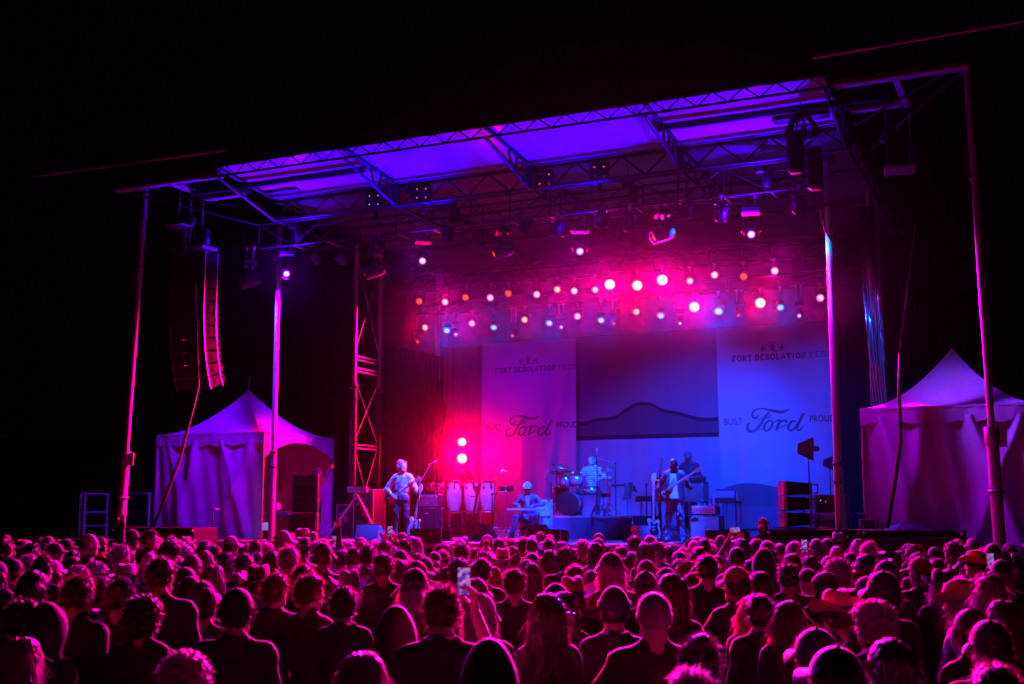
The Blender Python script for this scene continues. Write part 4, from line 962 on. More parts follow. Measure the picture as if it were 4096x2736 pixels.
for nm, dx, dy, h, cr, ti, lab in (('cymbal_stand', -.26, .1, 1.2, .24, (.15, .28, 0), 'dark ride cymbal tilted on stand at edge of drum riser by seated player'), ('cymbal_stand', .0, .16, 1.0, .26, (.3, .4, .2), 'pale crash cymbal tipped towards viewers over the bass drum'), ('cymbal_stand', .8, .5, 1.12, .2, (.35, -.1, 0), 'cymbal beside the chin of the drummer'), ('hi_hat_stand', .86, .45, .92, .18, (.04, 0, 0), 'hi hat cymbals at the drummer elbow')):
    tt = thing(nm, lab, 'cymbal', (kx + dx, ky + dy, DR), None, 'drum kit cymbals'); tripod(tt, (0, 0, 0), h, .27)
    cymbal(tt, (0, 0, h), cr, ti)
    if nm == 'hi_hat_stand': cymbal(tt, (0, 0, h - .035), cr, (math.pi, 0, 0)); rod('pull_rod', (0, 0, h), (0, 0, h + .22), .006, CHROME, tt, 6)
    rod('wing_nut', (0, 0, h), (0, 0, h + .09), .01, CHROME, tt, 6)
for dx, dy, h, cr, ti, lab in ((-.5, .35, 1.05, .2, (.2, .2, 0), 'small splash cymbal at outer edge of drum riser'), (.98, .15, .75, .16, (.1, -.2, 0), 'low small cymbal beside the tall microphone stand')):
    tt = thing('cymbal_stand', lab, 'cymbal', (kx + dx, ky + dy, DR), None, 'drum kit cymbals'); tripod(tt, (0, 0, 0), h, .27); cymbal(tt, (0, 0, h), cr, ti); rod('wing_nut', (0, 0, h), (0, 0, h + .09), .01, CHROME, tt, 6)
drum(t, 'rack_tom', (-.14, .07, .84), .15, .24, SHELL, (.25, -.05, 0)); rod('tom_post', (-.06, .05, .5), (-.1, .05, .83), .014, CHROME, t, 8)
tt = thing('drum_throne', 'round drum stool under the drummer', 'stool', (kx + .52, ky + .95, DR)); tripod(tt, (0, 0, 0), .48, .25); MB().lathe([(.02, .46), (.17, .47), (.18, .53), (.15, .55), (.001, .555)], 18).build('seat', TOLEX, tt)
# rear low riser with pale ladder strips
rr = foot(2300, 166, DZ); t = thing('low_riser', 'long low riser with pale striped front edge behind the band gear', 'riser', (-.6, rr.y + 1.2, DZ)); off = Vector((-.6, rr.y + 1.2, DZ))
for (xa, xb) in ((foot(1782, 165, DZ).x, RX0 - .1), (RX1 + .15, 3.3)):
    MB().box(((xa + xb) / 2 + .6, 0, .24), (xb - xa, 2.0, .05), None, .006).build('top', DECK, t)
    for z in (.05, .12, .19): MB().box(((xa + xb) / 2 + .6, -1.01, z), (xb - xa, .03, .045), None, .005).build('rail', PANEL, t)
    for k in range(5):
        x = xa + .1 + (xb - xa - .2) * k / 4 + .6; MB().box((x, -.97, .11), (.05, .05, .22)).build('leg', ALU, t)

# ---------------------------------------------------------------- keyboards
ORG = mat('green_grey_organ_tolex', (.13, .17, .15), .5, 0, .3, 12)
p = foot(2715, 168, DZ); t = thing('electric_organ', 'portable organ cabinet with wooden legs and red lit end behind the bassist', 'organ', (p.x, p.y + .2, DZ)); kb = Vector((p.x, p.y + .2, DZ))
MB().box((0, 0, 1.11), (1.28, .5, .44), None, .012).build('case', ORG, t); MB().box((0, -.01, 1.345), (1.3, .52, .03), None, .006).build('lid', TOLEX, t)
for sx in (-.6, .6):
    for sy in (-.2, .2): MB().lathe([(.02, 0), (.028, .1), (.032, .45), (.026, .5), (.04, .6), (.03, .7), (.035, .89)], 12).build('leg', WOOD, t, (sx, sy, 0))
for sx in (-.62, .62):
    for z in (.92, 1.3): MB().box((sx, -.252, z), (.05, .012, .05), None, .004).build('corner_cap', STEEL, t)
t = thing('stage_keyboard', 'keyboard lettered nord electro lying on the organ', 'keyboard', (kb.x, kb.y - .02, DZ + 1.362))
MB().box((0, 0, .06), (1.12, .32, .1), None, .015).build('case', TOLEX, t)
for sx in (-1, 1): MB().box((sx * .58, 0, .07), (.05, .34, .13), None, .015).build('end_cheek', REDP, t)
lettering('nord electro', .075, Matrix.Translation((-.36, -.166, .055)), mat('glowing_white_print', (.8, .8, .8), .5, 0, 0, emis=(.8, .85, 1), estr=.25), t, .0015)  # letters are print, their faint glow is put in as emission
for k in range(28): MB().box((-.5 + k * .037, .04, .118), (.032, .2, .012), None, .003).build('white_key', WHITEP, t)
p = foot(2578, 168, DZ); t = thing('small_keyboard', 'small dark keyboard on a single leg stand left of the organ', 'keyboard', (p.x, p.y + .1, DZ))
MB().box((0, 0, .98), (.4, .34, .12), (.15, 0, 0), .015).build('case', TOLEX, t); MB().box((.03, -.04, 1.055), (.3, .2, .012), (.15, 0, 0), .003).build('keys', PANEL, t)
rod('leg', (-.12, 0, 0), (-.1, 0, .93), .022, STEEL, t, 8); rod('leg', (.15, .1, 0), (.13, .1, .93), .018, BLKM, t, 8); MB().box((0, .02, .02), (.4, .4, .03), None, .01).build('foot_bar', BLKM, t)
p = foot(2912, 172, DZ); t = thing('electric_piano', 'electric piano on chrome legs with glowing red end, right of the bass cabinet', 'keyboard', (p.x, p.y + .2, DZ))
MB().box((-.08, 0, .92), (.62, .5, .12), None, .012).build('case', TOLEX, t)
MB().prism([(-.25, 0), (.25, 0), (.2, .14), (-.2, .16)], .5, Matrix.Rotation(math.pi / 2, 4, 'Z')).build('lid', mat('grey_piano_lid', (.2, .2, .22), .5, 0, .1), t, (-.06, 0, .985))
MB().box((.25, 0, 1.01), (.025, .48, .22), None, .005).build('end_panel', mat('cream_end_panel', (.55, .4, .3), .5, 0, .1), t); MB().box((-.1, .05, 1.16), (.4, .25, .05), None, .02).build('folded_cover', TOLEX, t)
for sx in (-.33, .2):
    for sy in (-.2, .2): rod('leg', (sx, sy, .86), (sx * 1.1, sy * 1.1, 0), .018, CHROME, t, 8)
rod('pedal_rod', (-.05, 0, .86), (-.08, -.05, .05), .008, CHROME, t, 6)
p = foot(2465, 160, DZ); t = thing('draped_stand', 'small stand with a dark jacket hung over its end beside drums', 'stand', (p.x, p.y + .4, DZ + .0)); 
tripod(t, (.16, 0, .26), 1.1, .28); MB().box((0, 0, 1.32), (.42, .25, .05), None, .01).build('shelf', BLKM, t)
MB().grid(lambda u, v: (.12 + .24 * u + .03 * math.sin(v * 5), -.14 - .02 * math.sin(u * 9), 1.36 - .42 * v + .05 * u), 10, 8).build('jacket', TOLEX, t); MB().grid(lambda u, v: (.12 + .24 * u + .08 * v, -.14 + .16 * v, 1.36 + .02 * math.sin(u * 5) - .2 * v * v), 10, 8).build('jacket_fold', TOLEX, t)

# ---------------------------------------------------------------- microphones
def mic(t, c, d, m=None):
    q = Vector(d).normalized().to_track_quat('Z', 'Y')
    MB().lathe([(.011, -.17), (.016, -.02), (.022, 0), (.026, .02), (.026, .045), (.018, .065), (.001, .07)], 12).build('microphone', m or STEEL, t, c, q)
def micstand(label, x, s, z0, pts, micdir, base='tripod', dx=(0, 0)):
    p = foot(x, s, z0); t = thing('microphone_stand', label, 'microphone stand', p, None, 'microphone stands')
    if base == 'tripod': tripod(t, (0, 0, 0), pts[0][2], .3, BLKM, .013)
    else: MB().lathe([(.14, 0), (.14, .015), (.03, .03)], 18).build('base', BLKM, t); rod('shaft', (0, 0, .02), pts[0], .012, BLKM, t, 8)
    for a, b in zip(pts, pts[1:]): rod('boom', a, b, .011, STEEL, t, 8)
    if len(pts) > 1: MB().lathe([(.018, -.03), (.022, 0), (.018, .03)], 10).build('clutch', BLKM, t, pts[0])
    mic(t, Vector(pts[-1]) + Vector(micdir).normalized() * .1, micdir)
    cb = MB(); e = Vector(pts[-1]); q0 = Vector(pts[0]); cb.tube([e, e + Vector((-.03, -.02, -.2)), (q0 + e) / 2 + Vector((0, -.03, -.15)), q0 + Vector((.02, -.02, -.1)), Vector((.03, -.03, .3)), Vector((.1, -.15, .01)), Vector((.5, -.4, .01))], .006, 5); cb.build('cable', RUBBER, t)
micstand('microphone on long boom stand beside the standing guitarist', 1672, 180, DZ, [(0, 0, 1.25), (.28, .05, 1.72)], (1, -.1, .25), 'round')
micstand('tall black microphone stand with mic above the drum kit', 2389, 172, DR, [(0, 0, 1.4)], (.1, -.2, 1))
micstand('straight microphone stand with red lit mic beside the bassist', 2644, 196, DZ, [(0, 0, 1.38), (.03, 0, 1.62)], (.1, 0, 1), 'round')
micstand('short boom microphone reaching from the organ edge towards the bassist', 2588, 170, DZ, [(0, 0, 1.3), (.1, 0, 1.6)], (1, 0, .25), 'round')
micstand('boom microphone aimed at the drummer mouth from his side', 2464, 160, DR - .3, [(0, 0, 1.6), (-.42, .1, 1.72)], (-1, 0, .3), 'round')
micstand('low dark boom microphone crossing in front of the congas', 1968, 176, DZ, [(0, 0, 1.05), (.32, 0, 1.12), (-.38, 0, 1.02)], (-1, 0, -.05), 'round')
micstand('microphone drooping over the dark ride cymbal', 2205, 164, DZ, [(0, 0, 1.35), (.12, 0, 1.62), (-.1, 0, 1.62)], (-.5, 0, -1))

# ---------------------------------------------------------------- guitars
def strat(n=28, bass=False):
    P = [(-.14,.0),(-.165,.06),(-.15,.14),(-.115,.2),(-.125,.27),(-.15,.33),(-.13,.375),(-.09,.37),(-.05,.32),(0,.3),(.03,.31),(.06,.34),(.1,.345),(.125,.31),(.115,.25),(.115,.19),(.15,.12),(.165,.05),(.14,-.02),(.06,-.06),(-.06,-.055)]
    q = [(x, z) for x, z in catmull(P + [P[0]], 3)][:-1]; return q
def guitar(name, label, pos, rot, body, pick, bass=False, cat='guitar', acoustic=False):
    t = thing(name, label, cat, pos, rot); s = 1.0
    if acoustic:
        P = [(0,-.02),(-.13,0),(-.2,.1),(-.18,.22),(-.125,.29),(-.14,.38),(-.1,.45),(0,.47),(.1,.45),(.14,.38),(.125,.29),(.18,.22),(.2,.1),(.13,0),(0,-.02)]
        out = [(x, z) for x, z in catmull(P, 3)][:-1]
    else: out = strat()
    MB().prism([(x * s, z * s) for x, z in out][::-1], .1 if acoustic else .045).build('body', body, t)
    if pick: MB().prism([(x * .62 + .02, .12 + (z - .12) * .62) for x, z in out][::-1], .006).build('pickguard', pick, t, (0, -.027 if not acoustic else -.054, .02))
    L = .66 if not bass else .86; zb = .28
    f = -.03 if not acoustic else -.058
    MB().box((0, f, zb + L / 2), (.05, .022, L), None, .006).build('neck', MAPLE, t)
    for k in range(12): MB().box((0, f - .0125, zb + .04 + L * (1 - .94 ** (k * 1.6)) * 1.25), (.046, .004, .006)).build('fret', BLKM if acoustic else STEEL, t)
    hd = [(-.025, 0), (.025, 0), (.055, .05), (.05, .17), (0, .2), (-.04, .15), (-.05, .05)]
    MB().prism([(x, z) for x, z in hd][::-1], .016).build('headstock', MAPLE, t, (0, f, zb + L - .005))
    for k in range(4 if bass else 6): rod('tuning_peg', (-.04, f, zb + L + .03 + k * (.035 if bass else .024)), (-.085, f, zb + L + .035 + k * (.035 if bass else .024)), .009, CHROME, t, 6)
    MB().box((0, f - .002, .07), (.08, .02, .035), None, .004).build('bridge', CHROME, t)
    if not acoustic:
        for z in (.14, .2): MB().box((0, f - .001, z), (.075, .012, .025), None, .004).build('pickup', BLK if pick is WHITEP else WHITEP, t)
        for x, z in ((.09, .05), (.1, .0)): MB().lathe([(.012, 0), (.011, .018)], 8).build('knob', CHROME, t, (x, -.028, z), (math.pi / 2, 0, 0))
    for k in range(4): MB().cyl((-.015 + .01 * k, f - .016, .07), (-.012 + .008 * k, f - .016, zb + L + .05), .0012, n=4, caps=False).build('string', STEEL, t)
    return t
MAPLE = mat('maple_neck', (.5, .36, .2), .35, 0, .15, 10); SUNB = mat('dark_sunburst_lacquer', (.05, .02, .015), .15, 0, .3, 4); CREAM = mat('cream_lacquer', (.6, .57, .48), .2, 0, .05); NATW = mat('pale_guitar_top', (.5, .33, .17), .3, 0, .2, 6)
def gstand(label, pos):
    t = thing('guitar_stand', label, 'guitar stand', pos, None, 'guitar stands')
    for a in (-.9, .9, 3.14): rod('leg', (0, .06, .3), (.2 * math.sin(a), .06 - .2 * math.cos(a), .01), .01, BLKM, t, 6)
    rod('shaft', (0, .06, .2), (0, .09, .75), .011, BLKM, t, 6)
    for sx in (-.1, .1): rod('rest_arm', (0, .05, .12), (sx, -.06, .1), .01, BLKM, t, 6)
p = foot(1660, 178, DZ); gstand('stand under the white bodied guitar by the amplifier', p); guitar('electric_guitar', 'electric guitar with pale body leaning beside the guitar amplifier', p + Vector((-.04, -.02, .16)), (-.12, .12, 0), CREAM, WHITEP)
p = foot(1890, 182, DZ); gstand('stand under the leaning acoustic guitar before the congas', p); guitar('acoustic_guitar', 'acoustic guitar with pale neck leaning in front of the congas', p + Vector((-.08, -.02, .13)), (-.15, .2, .5), NATW, None, False, 'guitar', True)
p = foot(2618, 192, DZ); gstand('stand under the cream bass guitar left of the bassist', p); guitar('bass_guitar', 'cream bass guitar with long neck upright on stand left of the bassist', p + Vector((0, -.02, .14)), (-.1, -.02, -.1), CREAM, BLK, True)

# ---------------------------------------------------------------- wings, cases, railings, cables
CASE = mat('black_flight_case', (.035, .035, .04), .5, 0, .2, 12)
def case(label, pos, w_, h, d, rz=0, rack=False, group='flight cases'):
    t = thing('flight_case', label, 'flight case', pos, rz_(rz), group); MB().box((0, 0, h/2), (w_, d, h), None, .01).build('shell', CASE, t)
    for sx in (-1, 1):
        for sy in (-1, 1): MB().box((sx * w_/2, sy * d/2, h/2), (.03, .03, h * 1.01), None, .004).build('corner_edge', ALU, t)
        for z in (.01, h): MB().box((0, sx * d/2, z), (w_, .03, .025), None, .003).build('edge', ALU, t)
        for z in (.01, h): MB().box((sx * w_/2, 0, z), (.03, d, .025), None, .003).build('edge', ALU, t)
    if rack:
        for k in range(3): MB().box((0, -d/2 - .006, h * (.22 + .28 * k)), (w_ * .88, .012, h * .22), None, .003).build('rack_unit', BLKM, t)
        for x, z, l in ((-.18, .7, 'blue'), (-.08, .62, 'dimred'), (.12, .7, 'blue'), (.2, .82, 'dimred')): link('indicator', LMESH[l], t, (x * w_ * 1.7, -d/2 - .014, h * z), (math.pi / 2, 0, 0), (.014,) * 3)
    else:
        MB().box((w_ * .1, -d/2 - .004, h * .55), (w_ * .3, .012, h * .16), None, .01).build('recessed_handle', STEEL, t); MB().box((-w_ * .3, -d/2 - .004, h * .7), (.06, .012, .06), None, .01).build('latch', STEEL, t)
    return t
p = foot(3333, 192, DZ); case('closed flight case under the rack with indicator lights', p, .62, .5, .5, 0); case('open rack case with small blue and red lights behind post', (p.x, p.y, DZ + .62), .6, .38, .45, 0, True)
t = thing('case_lid', 'shiny metal topped case lid between rack and flight case', 'case lid', (p.x, p.y, DZ + .505)); MB().box((0, 0, .055), (.72, .55, .1), None, .02).build('shell', ALU, t)
p = foot(3482, 206, DZ); case('dark upright case with pale handle at the corner of nearer tent', p, .3, .5, .4, 0)
p = foot(1475, 160, DZ); case('tall dark road case beside the lattice tower', p, .55, 1.2, .6, .05); p = foot(1400, 150, DZ); case('lower dark road case behind the lattice tower brace', p, .5, .85, .55)
t = thing('tower_brace', 'pair of blue lit diagonal struts at the foot of lattice tower', 'brace', (-5.9, 3.0, DZ)); 
rod('strut', (.0, 0, 1.15), (.55, .2, .05), .045, STEEL, t, 8); rod('strut', (0, .1, 1.05), (-.55, -.4, .02), .035, STEEL, t, 8); MB().box((.05, .05, 1.2), (.55, .12, .14), None, .01).build('cross_head', STEEL, t); MB().box((-.55, -.4, .02), (.2, .2, .03)).build('foot', STEEL, t)
# antenna paddles
for x, y, s, k, lab in ((3232, 1795, 200, 1.0, 'black paddle antenna on a thin stand above the speaker stack'), (3318, 1852, 176, .7, 'smaller paddle antenna half hidden by the front post')):
    q = at(x, y, s=s); t = thing('paddle_antenna', lab, 'antenna', (q.x, q.y, DZ), rz_(YAW), 'paddle antennas')
    z = q.z - DZ; MB().prism([(-.22 * k, -.06 * k), (-.2 * k, -.1 * k), (.1 * k, -.24 * k), (.12 * k, .2 * k), (.1 * k, .23 * k), (-.2 * k, .1 * k)], .02).build('paddle', BLK, t, (0, 0, z)); MB().box((.02, -.012, z), (.3 * k, .02, .1 * k), None, .005).build('badge_strip', BLKM, t)
    MB().box((.17 * k, 0, z), (.1 * k, .06, .09 * k), None, .01).build('mount', BLKM, t); rod('pole', (.0, 0, 0), (.0, 0, z - .18 * k), .012, BLKM, t, 8); MB().lathe([(.16, 0), (.16, .02), (.02, .03)], 14).build('base', BLKM, t)
# sheet music stand before the tents
for x, s, h, lab in ((3462, 214, .62, 'small flat topped stand in front of the nearer tent'), (848, 172, .72, 'small flat topped stand in front of the draped tent wall')):
    p = foot(x, s, DZ); t = thing('small_stand', lab, 'stand', p, None, 'flat topped stands'); rod('shaft', (0, 0, 0), (0, 0, h), .016, BLKM, t, 8); MB().box((0, 0, h), (.26, .16, .02), None, .005).build('top_plate', STEEL, t); MB().lathe([(.15, 0), (.15, .02), (.02, .03)], 14).build('base', BLKM, t)
# stair railings beyond the desk tent
t = thing('stair_railing', 'metal tube railing at the outer end of the wing beside the mast', 'railing', foot(430, 158, 0))
o0 = foot(430, 158, 0); ps = [foot(x, s, 0) - o0 for x, s in ((303, 156), (412, 152), (487, 154), (580, 158))]
for k, q in enumerate(ps):
    rod('rail_post', (q.x, q.y, 0), (q.x, q.y, 2.68), .03, ALU, t, 8)
    if k == 0: rod('rail_post', (q.x + .15, q.y, 0), (q.x + .15, q.y, 2.68), .03, ALU, t, 8)
for z in (2.68, 2.2, 1.85):
    for a, b in ((0, 1), (2, 3)): rod('rail', (ps[a].x, ps[a].y, z), (ps[b].x, ps[b].y, z), .022, ALU, t, 8)
# dark straps running from the roof wings to the decks
for pa, pb_, lab in ((at(796, 1545, s=186), at(612, 2108, s=190), 'dark strap slanting across the draped tent wall'), (at(3597, 1412, s=224), at(3550, 2112, s=226), 'dark strap hanging down in front of the nearer tent')):
    t = thing('guy_strap', lab, 'strap', pb_, None, 'guy straps'); d = pa - pb_; m_ = d * .5 + Vector((.12, -.02, -.05))
    MB().tube([(0, 0, 0), d * .25 + Vector((.07, 0, -.02)), m_, d * .8 + Vector((.04, 0, 0)), d], [.035, .038, .036, .03, .014], 8).build('webbing', RUBBER, t)
    rod('upper_wire', d, Vector(((-7.6 if pa.x < 0 else 8.4) - pb_.x, -1.4 - pb_.y, 9.4 - pb_.z)), .008, BLKM, t, 6)
# cable bundles by the dark tower
t = thing('cable_bundle', 'bundle of dark cables hanging beside the front post near the tent', 'cables', (6.55, 2.9, DZ))
for k in range(7):
    MB().tube([(-.1 + .05 * k, .02 * k, 7.0), (-.08 + .05 * k, 0, 5.2), (.02 + .04 * k, -.05, 3.8), (-.02 + .05 * k, .03, 2.6), (.1 + .03 * k, 0, 1.4), (.12 + .03 * k, .05, .05)], .02 + .004 * (k % 3), 6).build('cable', RUBBER if k % 2 else TOLEX, t)
for k in range(4): MB().tube([(-.05 + .08 * k, -.06, 6.2 - k * .3), (-.02 + .06 * k, -.08, 4.0), (.08 + .05 * k, -.06, 2.2)], .008, 5).build('steel_wire', CHROME, t)
t = thing('truss_wire', 'thin slack cable from front truss down past the thick post', 'cables', at(3270, 790, Y=.2)); q0 = at(3270, 790, Y=.2)
for a, b in ((at(3300, 920, Y=.1), at(3352, 1012, Y=.0)), ): MB().tube([(0, 0, 0), a - q0, b - q0], .016, 6).build('cable', RUBBER, t)
# mixing desk in the tent
p = foot(1128, 160, DZ); t = thing('mixing_desk', 'cluttered mixing desk with small screen inside the tent', 'mixing desk', (p.x, p.y, DZ))
MB().box((0, 0, .5), (.95, .6, .06), None, .01).build('table_top', BLKM, t)
for sx in (-.42, .42):
    for sy in (-.25, .25): rod('leg', (sx, sy, 0), (sx, sy, .48), .02, STEEL, t, 8)
MB().box((0, 0, .6), (.85, .5, .1), (.15, 0, 0), .02).build('console', CASE, t); MB().box((-.3, -.31, .3), (.22, .03, .2), None, .01).build('screen', mat('lit_screen', (.1, .1, .12), .3, 0, 0, emis=(.25, .3, 1), estr=.5), t); MB().box((-.32, .1, .78), (.28, .2, .22), (0, 0, .3), .04).build('towel_pile', WHITEP, t)
for k in range(10): MB().lathe([(.01, 0), (.008, .02)], 8).build('knob', PANEL, t, (-.36 + k * .08, -.1, .66))
# cable clutter on deck
r_ = random.Random(4)
for i, (x, s, lab) in enumerate(((1840, 184, 'tangle of cables on deck before the congas'), (1590, 182, 'pedals and cables at the feet of the guitarist'), (2700, 205, 'loose cables along stage edge by the bassist'), (2940, 186, 'cables on the deck under the electric piano'))):
    p = foot(x, s, DZ + .012); t = thing('cable_tangle', lab, 'cables', p, None, 'cable tangles on the deck')
    for k in range(7):
        pts = [(r_.uniform(-.5, .5), r_.uniform(-.2, .3), .012 + .02 * r_.random()) for _ in range(5)]; MB().tube([Vector(q) for q in catmull(pts, 4)], .008, 5).build('cable', RUBBER if k % 3 else PANEL, t)
    for k in range(3): MB().box((r_.uniform(-.35, .35), r_.uniform(-.1, .1), .03), (.12, .08, .05), None, .01).build('pedal', (PANEL, REDP, CASE)[k], t)
# jumble on the wing behind the subs
t = thing('cable_heap', 'low heap of dark plastic sheet on the wing in front of nearer tent', 'cover sheet', foot(3640, 224, DZ)); MB().grid(lambda u, v: ((u - .5) * .9, (v - .5) * .4, .3 + .16 * math.sin(u * 3.14) * math.sin(v * 3.14) + .03 * math.sin(u * 31) * math.sin(v * 17)), 20, 10).build('sheet', TOLEX, t)
# ================================================================== PEOPLE
def surface_net(field, org, vox):
    """naive surface nets on a numpy field (negative inside) -> verts, quads"""
    s = field < 0; nx, ny, nz = field.shape
    c = np.zeros((nx-1, ny-1, nz-1), np.int8)
    for dx in (0, 1):
        for dy in (0, 1):
            for dz in (0, 1): c += s[dx:nx-1+dx, dy:ny-1+dy, dz:nz-1+dz]
    act = (c > 0) & (c < 8); ids = np.full(act.shape, -1, np.int64); idx = np.argwhere(act); ids[act] = np.arange(len(idx))
    acc = np.zeros((len(idx), 3)); cnt = np.zeros(len(idx)); i, j, k = idx.T
    corners = [(a, b, e) for a in (0, 1) for b in (0, 1) for e in (0, 1)]
    for a in corners:
        for ax in range(3):
            if a[ax]: continue
            b = list(a); b[ax] = 1
            fa = field[i + a[0], j + a[1], k + a[2]]; fb = field[i + b[0], j + b[1], k + b[2]]
            m = (fa < 0) != (fb < 0); t = np.where(m, fa / np.where(m, fa - fb, 1), 0)
            p = np.tile(np.array(a, float), (len(idx), 1)); p[:, ax] += t
            acc[m] += p[m]; cnt[m] += 1
    V_ = (idx + acc / cnt[:, None]) * vox + org
    F_ = []
    for ax in range(3):
        o1, o2 = (ax + 1) % 3, (ax + 2) % 3
        sl0 = [slice(None)] * 3; sl1 = [slice(None)] * 3; sl0[ax] = slice(0, -1); sl1[ax] = slice(1, None)
        A, B = s[tuple(sl0)], s[tuple(sl1)]; e = np.argwhere(A != B)
        ok = (e[:, o1] > 0) & (e[:, o2] > 0) & (e[:, o1] < field.shape[o1] - 1) & (e[:, o2] < field.shape[o2] - 1); e = e[ok]
        q = []
        for d1, d2 in ((-1, -1), (0, -1), (0, 0), (-1, 0)):
            t = e.copy(); t[:, o1] += d1; t[:, o2] += d2; q.append(ids[t[:, 0], t[:, 1], t[:, 2]])
        q = np.stack(q, 1); fl = ~A[tuple(e.T)]; q[fl] = q[fl][:, ::-1]; F_.append(q)
    return V_, np.concatenate(F_)
def p_cone(a, b, ra, rb, g=1, k=.03): return ('c', np.array(a, float), np.array(b, float), ra, rb, g, k, None)
def p_ell(c, r, g=1, k=.03, M=None): return ('e', np.array(c, float), np.array(r, float), 0, 0, g, k, M)
def p_dist(pr, P):
    if pr[0] == 'c':
        a, b = pr[1], pr[2]; ab = b - a; t = np.clip(((P - a) @ ab) / max(ab @ ab, 1e-9), 0, 1)
        return np.linalg.norm(P - a - t[..., None] * ab, axis=-1) - (pr[3] + (pr[4] - pr[3]) * t)
    Q = P - pr[1]
    if pr[7] is not None: Q = Q @ pr[7]
    k0 = np.linalg.norm(Q / pr[2], axis=-1); k1 = np.linalg.norm(Q / pr[2] ** 2, axis=-1)
    return np.where(k1 > 1e-9, k0 * (k0 - 1) / np.maximum(k1, 1e-9), -pr[2].min())
def p_box(pr):
    if pr[0] == 'c':
        r = max(pr[3], pr[4]); return np.minimum(pr[1], pr[2]) - r, np.maximum(pr[1], pr[2]) + r
    r = pr[2].max() if pr[7] is not None else pr[2]; return pr[1] - r, pr[1] + r
def sdf_mesh(prims, vox, noise=None, cut=None):
    bb = [p_box(p) for p in prims]; lo = np.min([b[0] for b in bb], 0) - .05; hi = np.max([b[1] for b in bb], 0) + .05
    n = np.ceil((hi - lo) / vox).astype(int) + 1; f = np.full(n, 1.0)
    for pr, (a, b) in zip(prims, bb):
        i0 = np.maximum(((a - .07 - lo) / vox).astype(int), 0); i1 = np.minimum(((b + .07 - lo) / vox).astype(int) + 2, n)
        gx = [lo[q] + np.arange(i0[q], i1[q]) * vox for q in range(3)]
        P = np.stack(np.meshgrid(*gx, indexing='ij'), -1); d = p_dist(pr, P)
        sl = tuple(slice(i0[q], i1[q]) for q in range(3)); c = f[sl]; k = pr[6]
        h = np.maximum(k - np.abs(c - d), 0) / k; f[sl] = np.minimum(c, d) - h * h * k * .25
    if noise is not None or cut is not None:
        P = np.stack(np.meshgrid(*[lo[q] + np.arange(n[q]) * vox for q in range(3)], indexing='ij'), -1)
        if noise is not None: f = f + noise(P)
        if cut is not None: f = np.maximum(f, cut(P))
    V_, F_ = surface_net(f, lo, vox)
    D = np.stack([p_dist(p, V_) for p in prims], 1); g = np.array([p[5] for p in prims])[np.argmin(D, 1)]
    fg = g[F_].max(1) if len(F_) else np.zeros(0, int)
    return V_, F_, fg
def np_mesh(name, parts, mats):
    vs = np.concatenate([p[0] for p in parts]); o = np.cumsum([0] + [len(p[0]) for p in parts[:-1]])
    fs = np.concatenate([p[1] + k for p, k in zip(parts, o)]); fg = np.concatenate([p[2] for p in parts])
    me = bpy.data.meshes.new(name); me.vertices.add(len(vs)); me.vertices.foreach_set('co', vs.astype(np.float32).ravel())
    me.loops.add(len(fs) * 4); me.loops.foreach_set('vertex_index', fs.astype(np.int32).ravel())
    me.polygons.add(len(fs)); me.polygons.foreach_set('loop_start', np.arange(0, len(fs) * 4, 4, dtype=np.int32))
    me.update(calc_edges=True); me.polygons.foreach_set('use_smooth', np.ones(len(fs), bool)); me.polygons.foreach_set('material_index', fg.astype(np.int32))
    for m in mats: me.materials.append(m)
    me.update(); return me
def nv3(a): a = np.array(a, float); return a / max(np.linalg.norm(a), 1e-9)
def hand_prims(w_, d, palm, curl, side, spread=.0):
    """wrist, finger direction, palm normal (fingers curl towards it), thumb side vector"""
    w_, d, palm, side = np.array(w_, float), nv3(d), nv3(palm), nv3(side); P = []
    P.append(p_cone(w_ - d * .03, w_ + d * .03, .026, .028, 0, .012)); c = w_ + d * .075
    for s_ in (-.022, 0, .022): P.append(p_cone(w_ + d * .02 + side * s_ * .7, w_ + d * .095 + side * s_, .015, .014, 0, .012))
    for q, (s_, L) in enumerate(((.031, .068), (.011, .078), (-.010, .072), (-.030, .056))):
        b = w_ + d * .098 + side * s_; a1, a2 = curl * .9, curl * 2.0
        d1 = d * math.cos(a1) + palm * math.sin(a1) + side * s_ * spread * 8; d2 = d * math.cos(a2) + palm * math.sin(a2)
        m_ = b + d1 * L * .52; P.append(p_cone(b, m_, .0095, .0085, 0, .004)); P.append(p_cone(m_, m_ + d2 * L * .5, .0085, .007, 0, .004))
    b = w_ + d * .03 + side * .03; m_ = b + nv3(side * .8 + d * .7 + palm * .3) * .04; P.append(p_cone(b, m_, .013, .011, 0, .006)); P.append(p_cone(m_, m_ + nv3(d + palm * .6 + side * .1) * .035, .0105, .009, 0, .005))
    return P
HEAD0 = np.array([0, -.005, 1.645])
def head_prims(c, R):
    """c cranium centre, R 3x3 head rotation"""
    T = lambda p: np.array(c) + R @ np.array(p, float); E = lambda p, r, g=0, k=.02: p_ell(T(p), r, g, k, R)
    return [E((0, 0, 0), (.077, .098, .096)), E((0, .035, -.045), (.062, .066, .088)), p_cone(T((-.035, .055, -.105)), T((.035, .055, -.105)), .028, .028, 0, .03), E((0, .082, -.112), (.02, .018, .02)),
            p_cone(T((0, .098, -.015)), T((0, .118, -.048)), .009, .014, 0, .012), E((0, .088, .004), (.05, .014, .012), 0, .015), E((0, .095, -.083), (.024, .012, .008), 0, .008), E((0, .093, -.096), (.02, .012, .007), 0, .008),
            E((-.08, -.008, -.03), (.011, .026, .034), 0, .01), E((.08, -.008, -.03), (.011, .026, .034), 0, .01), E((-.045, .06, -.04), (.022, .025, .022), 0, .02), E((.045, .06, -.04), (.022, .025, .022), 0, .02)]
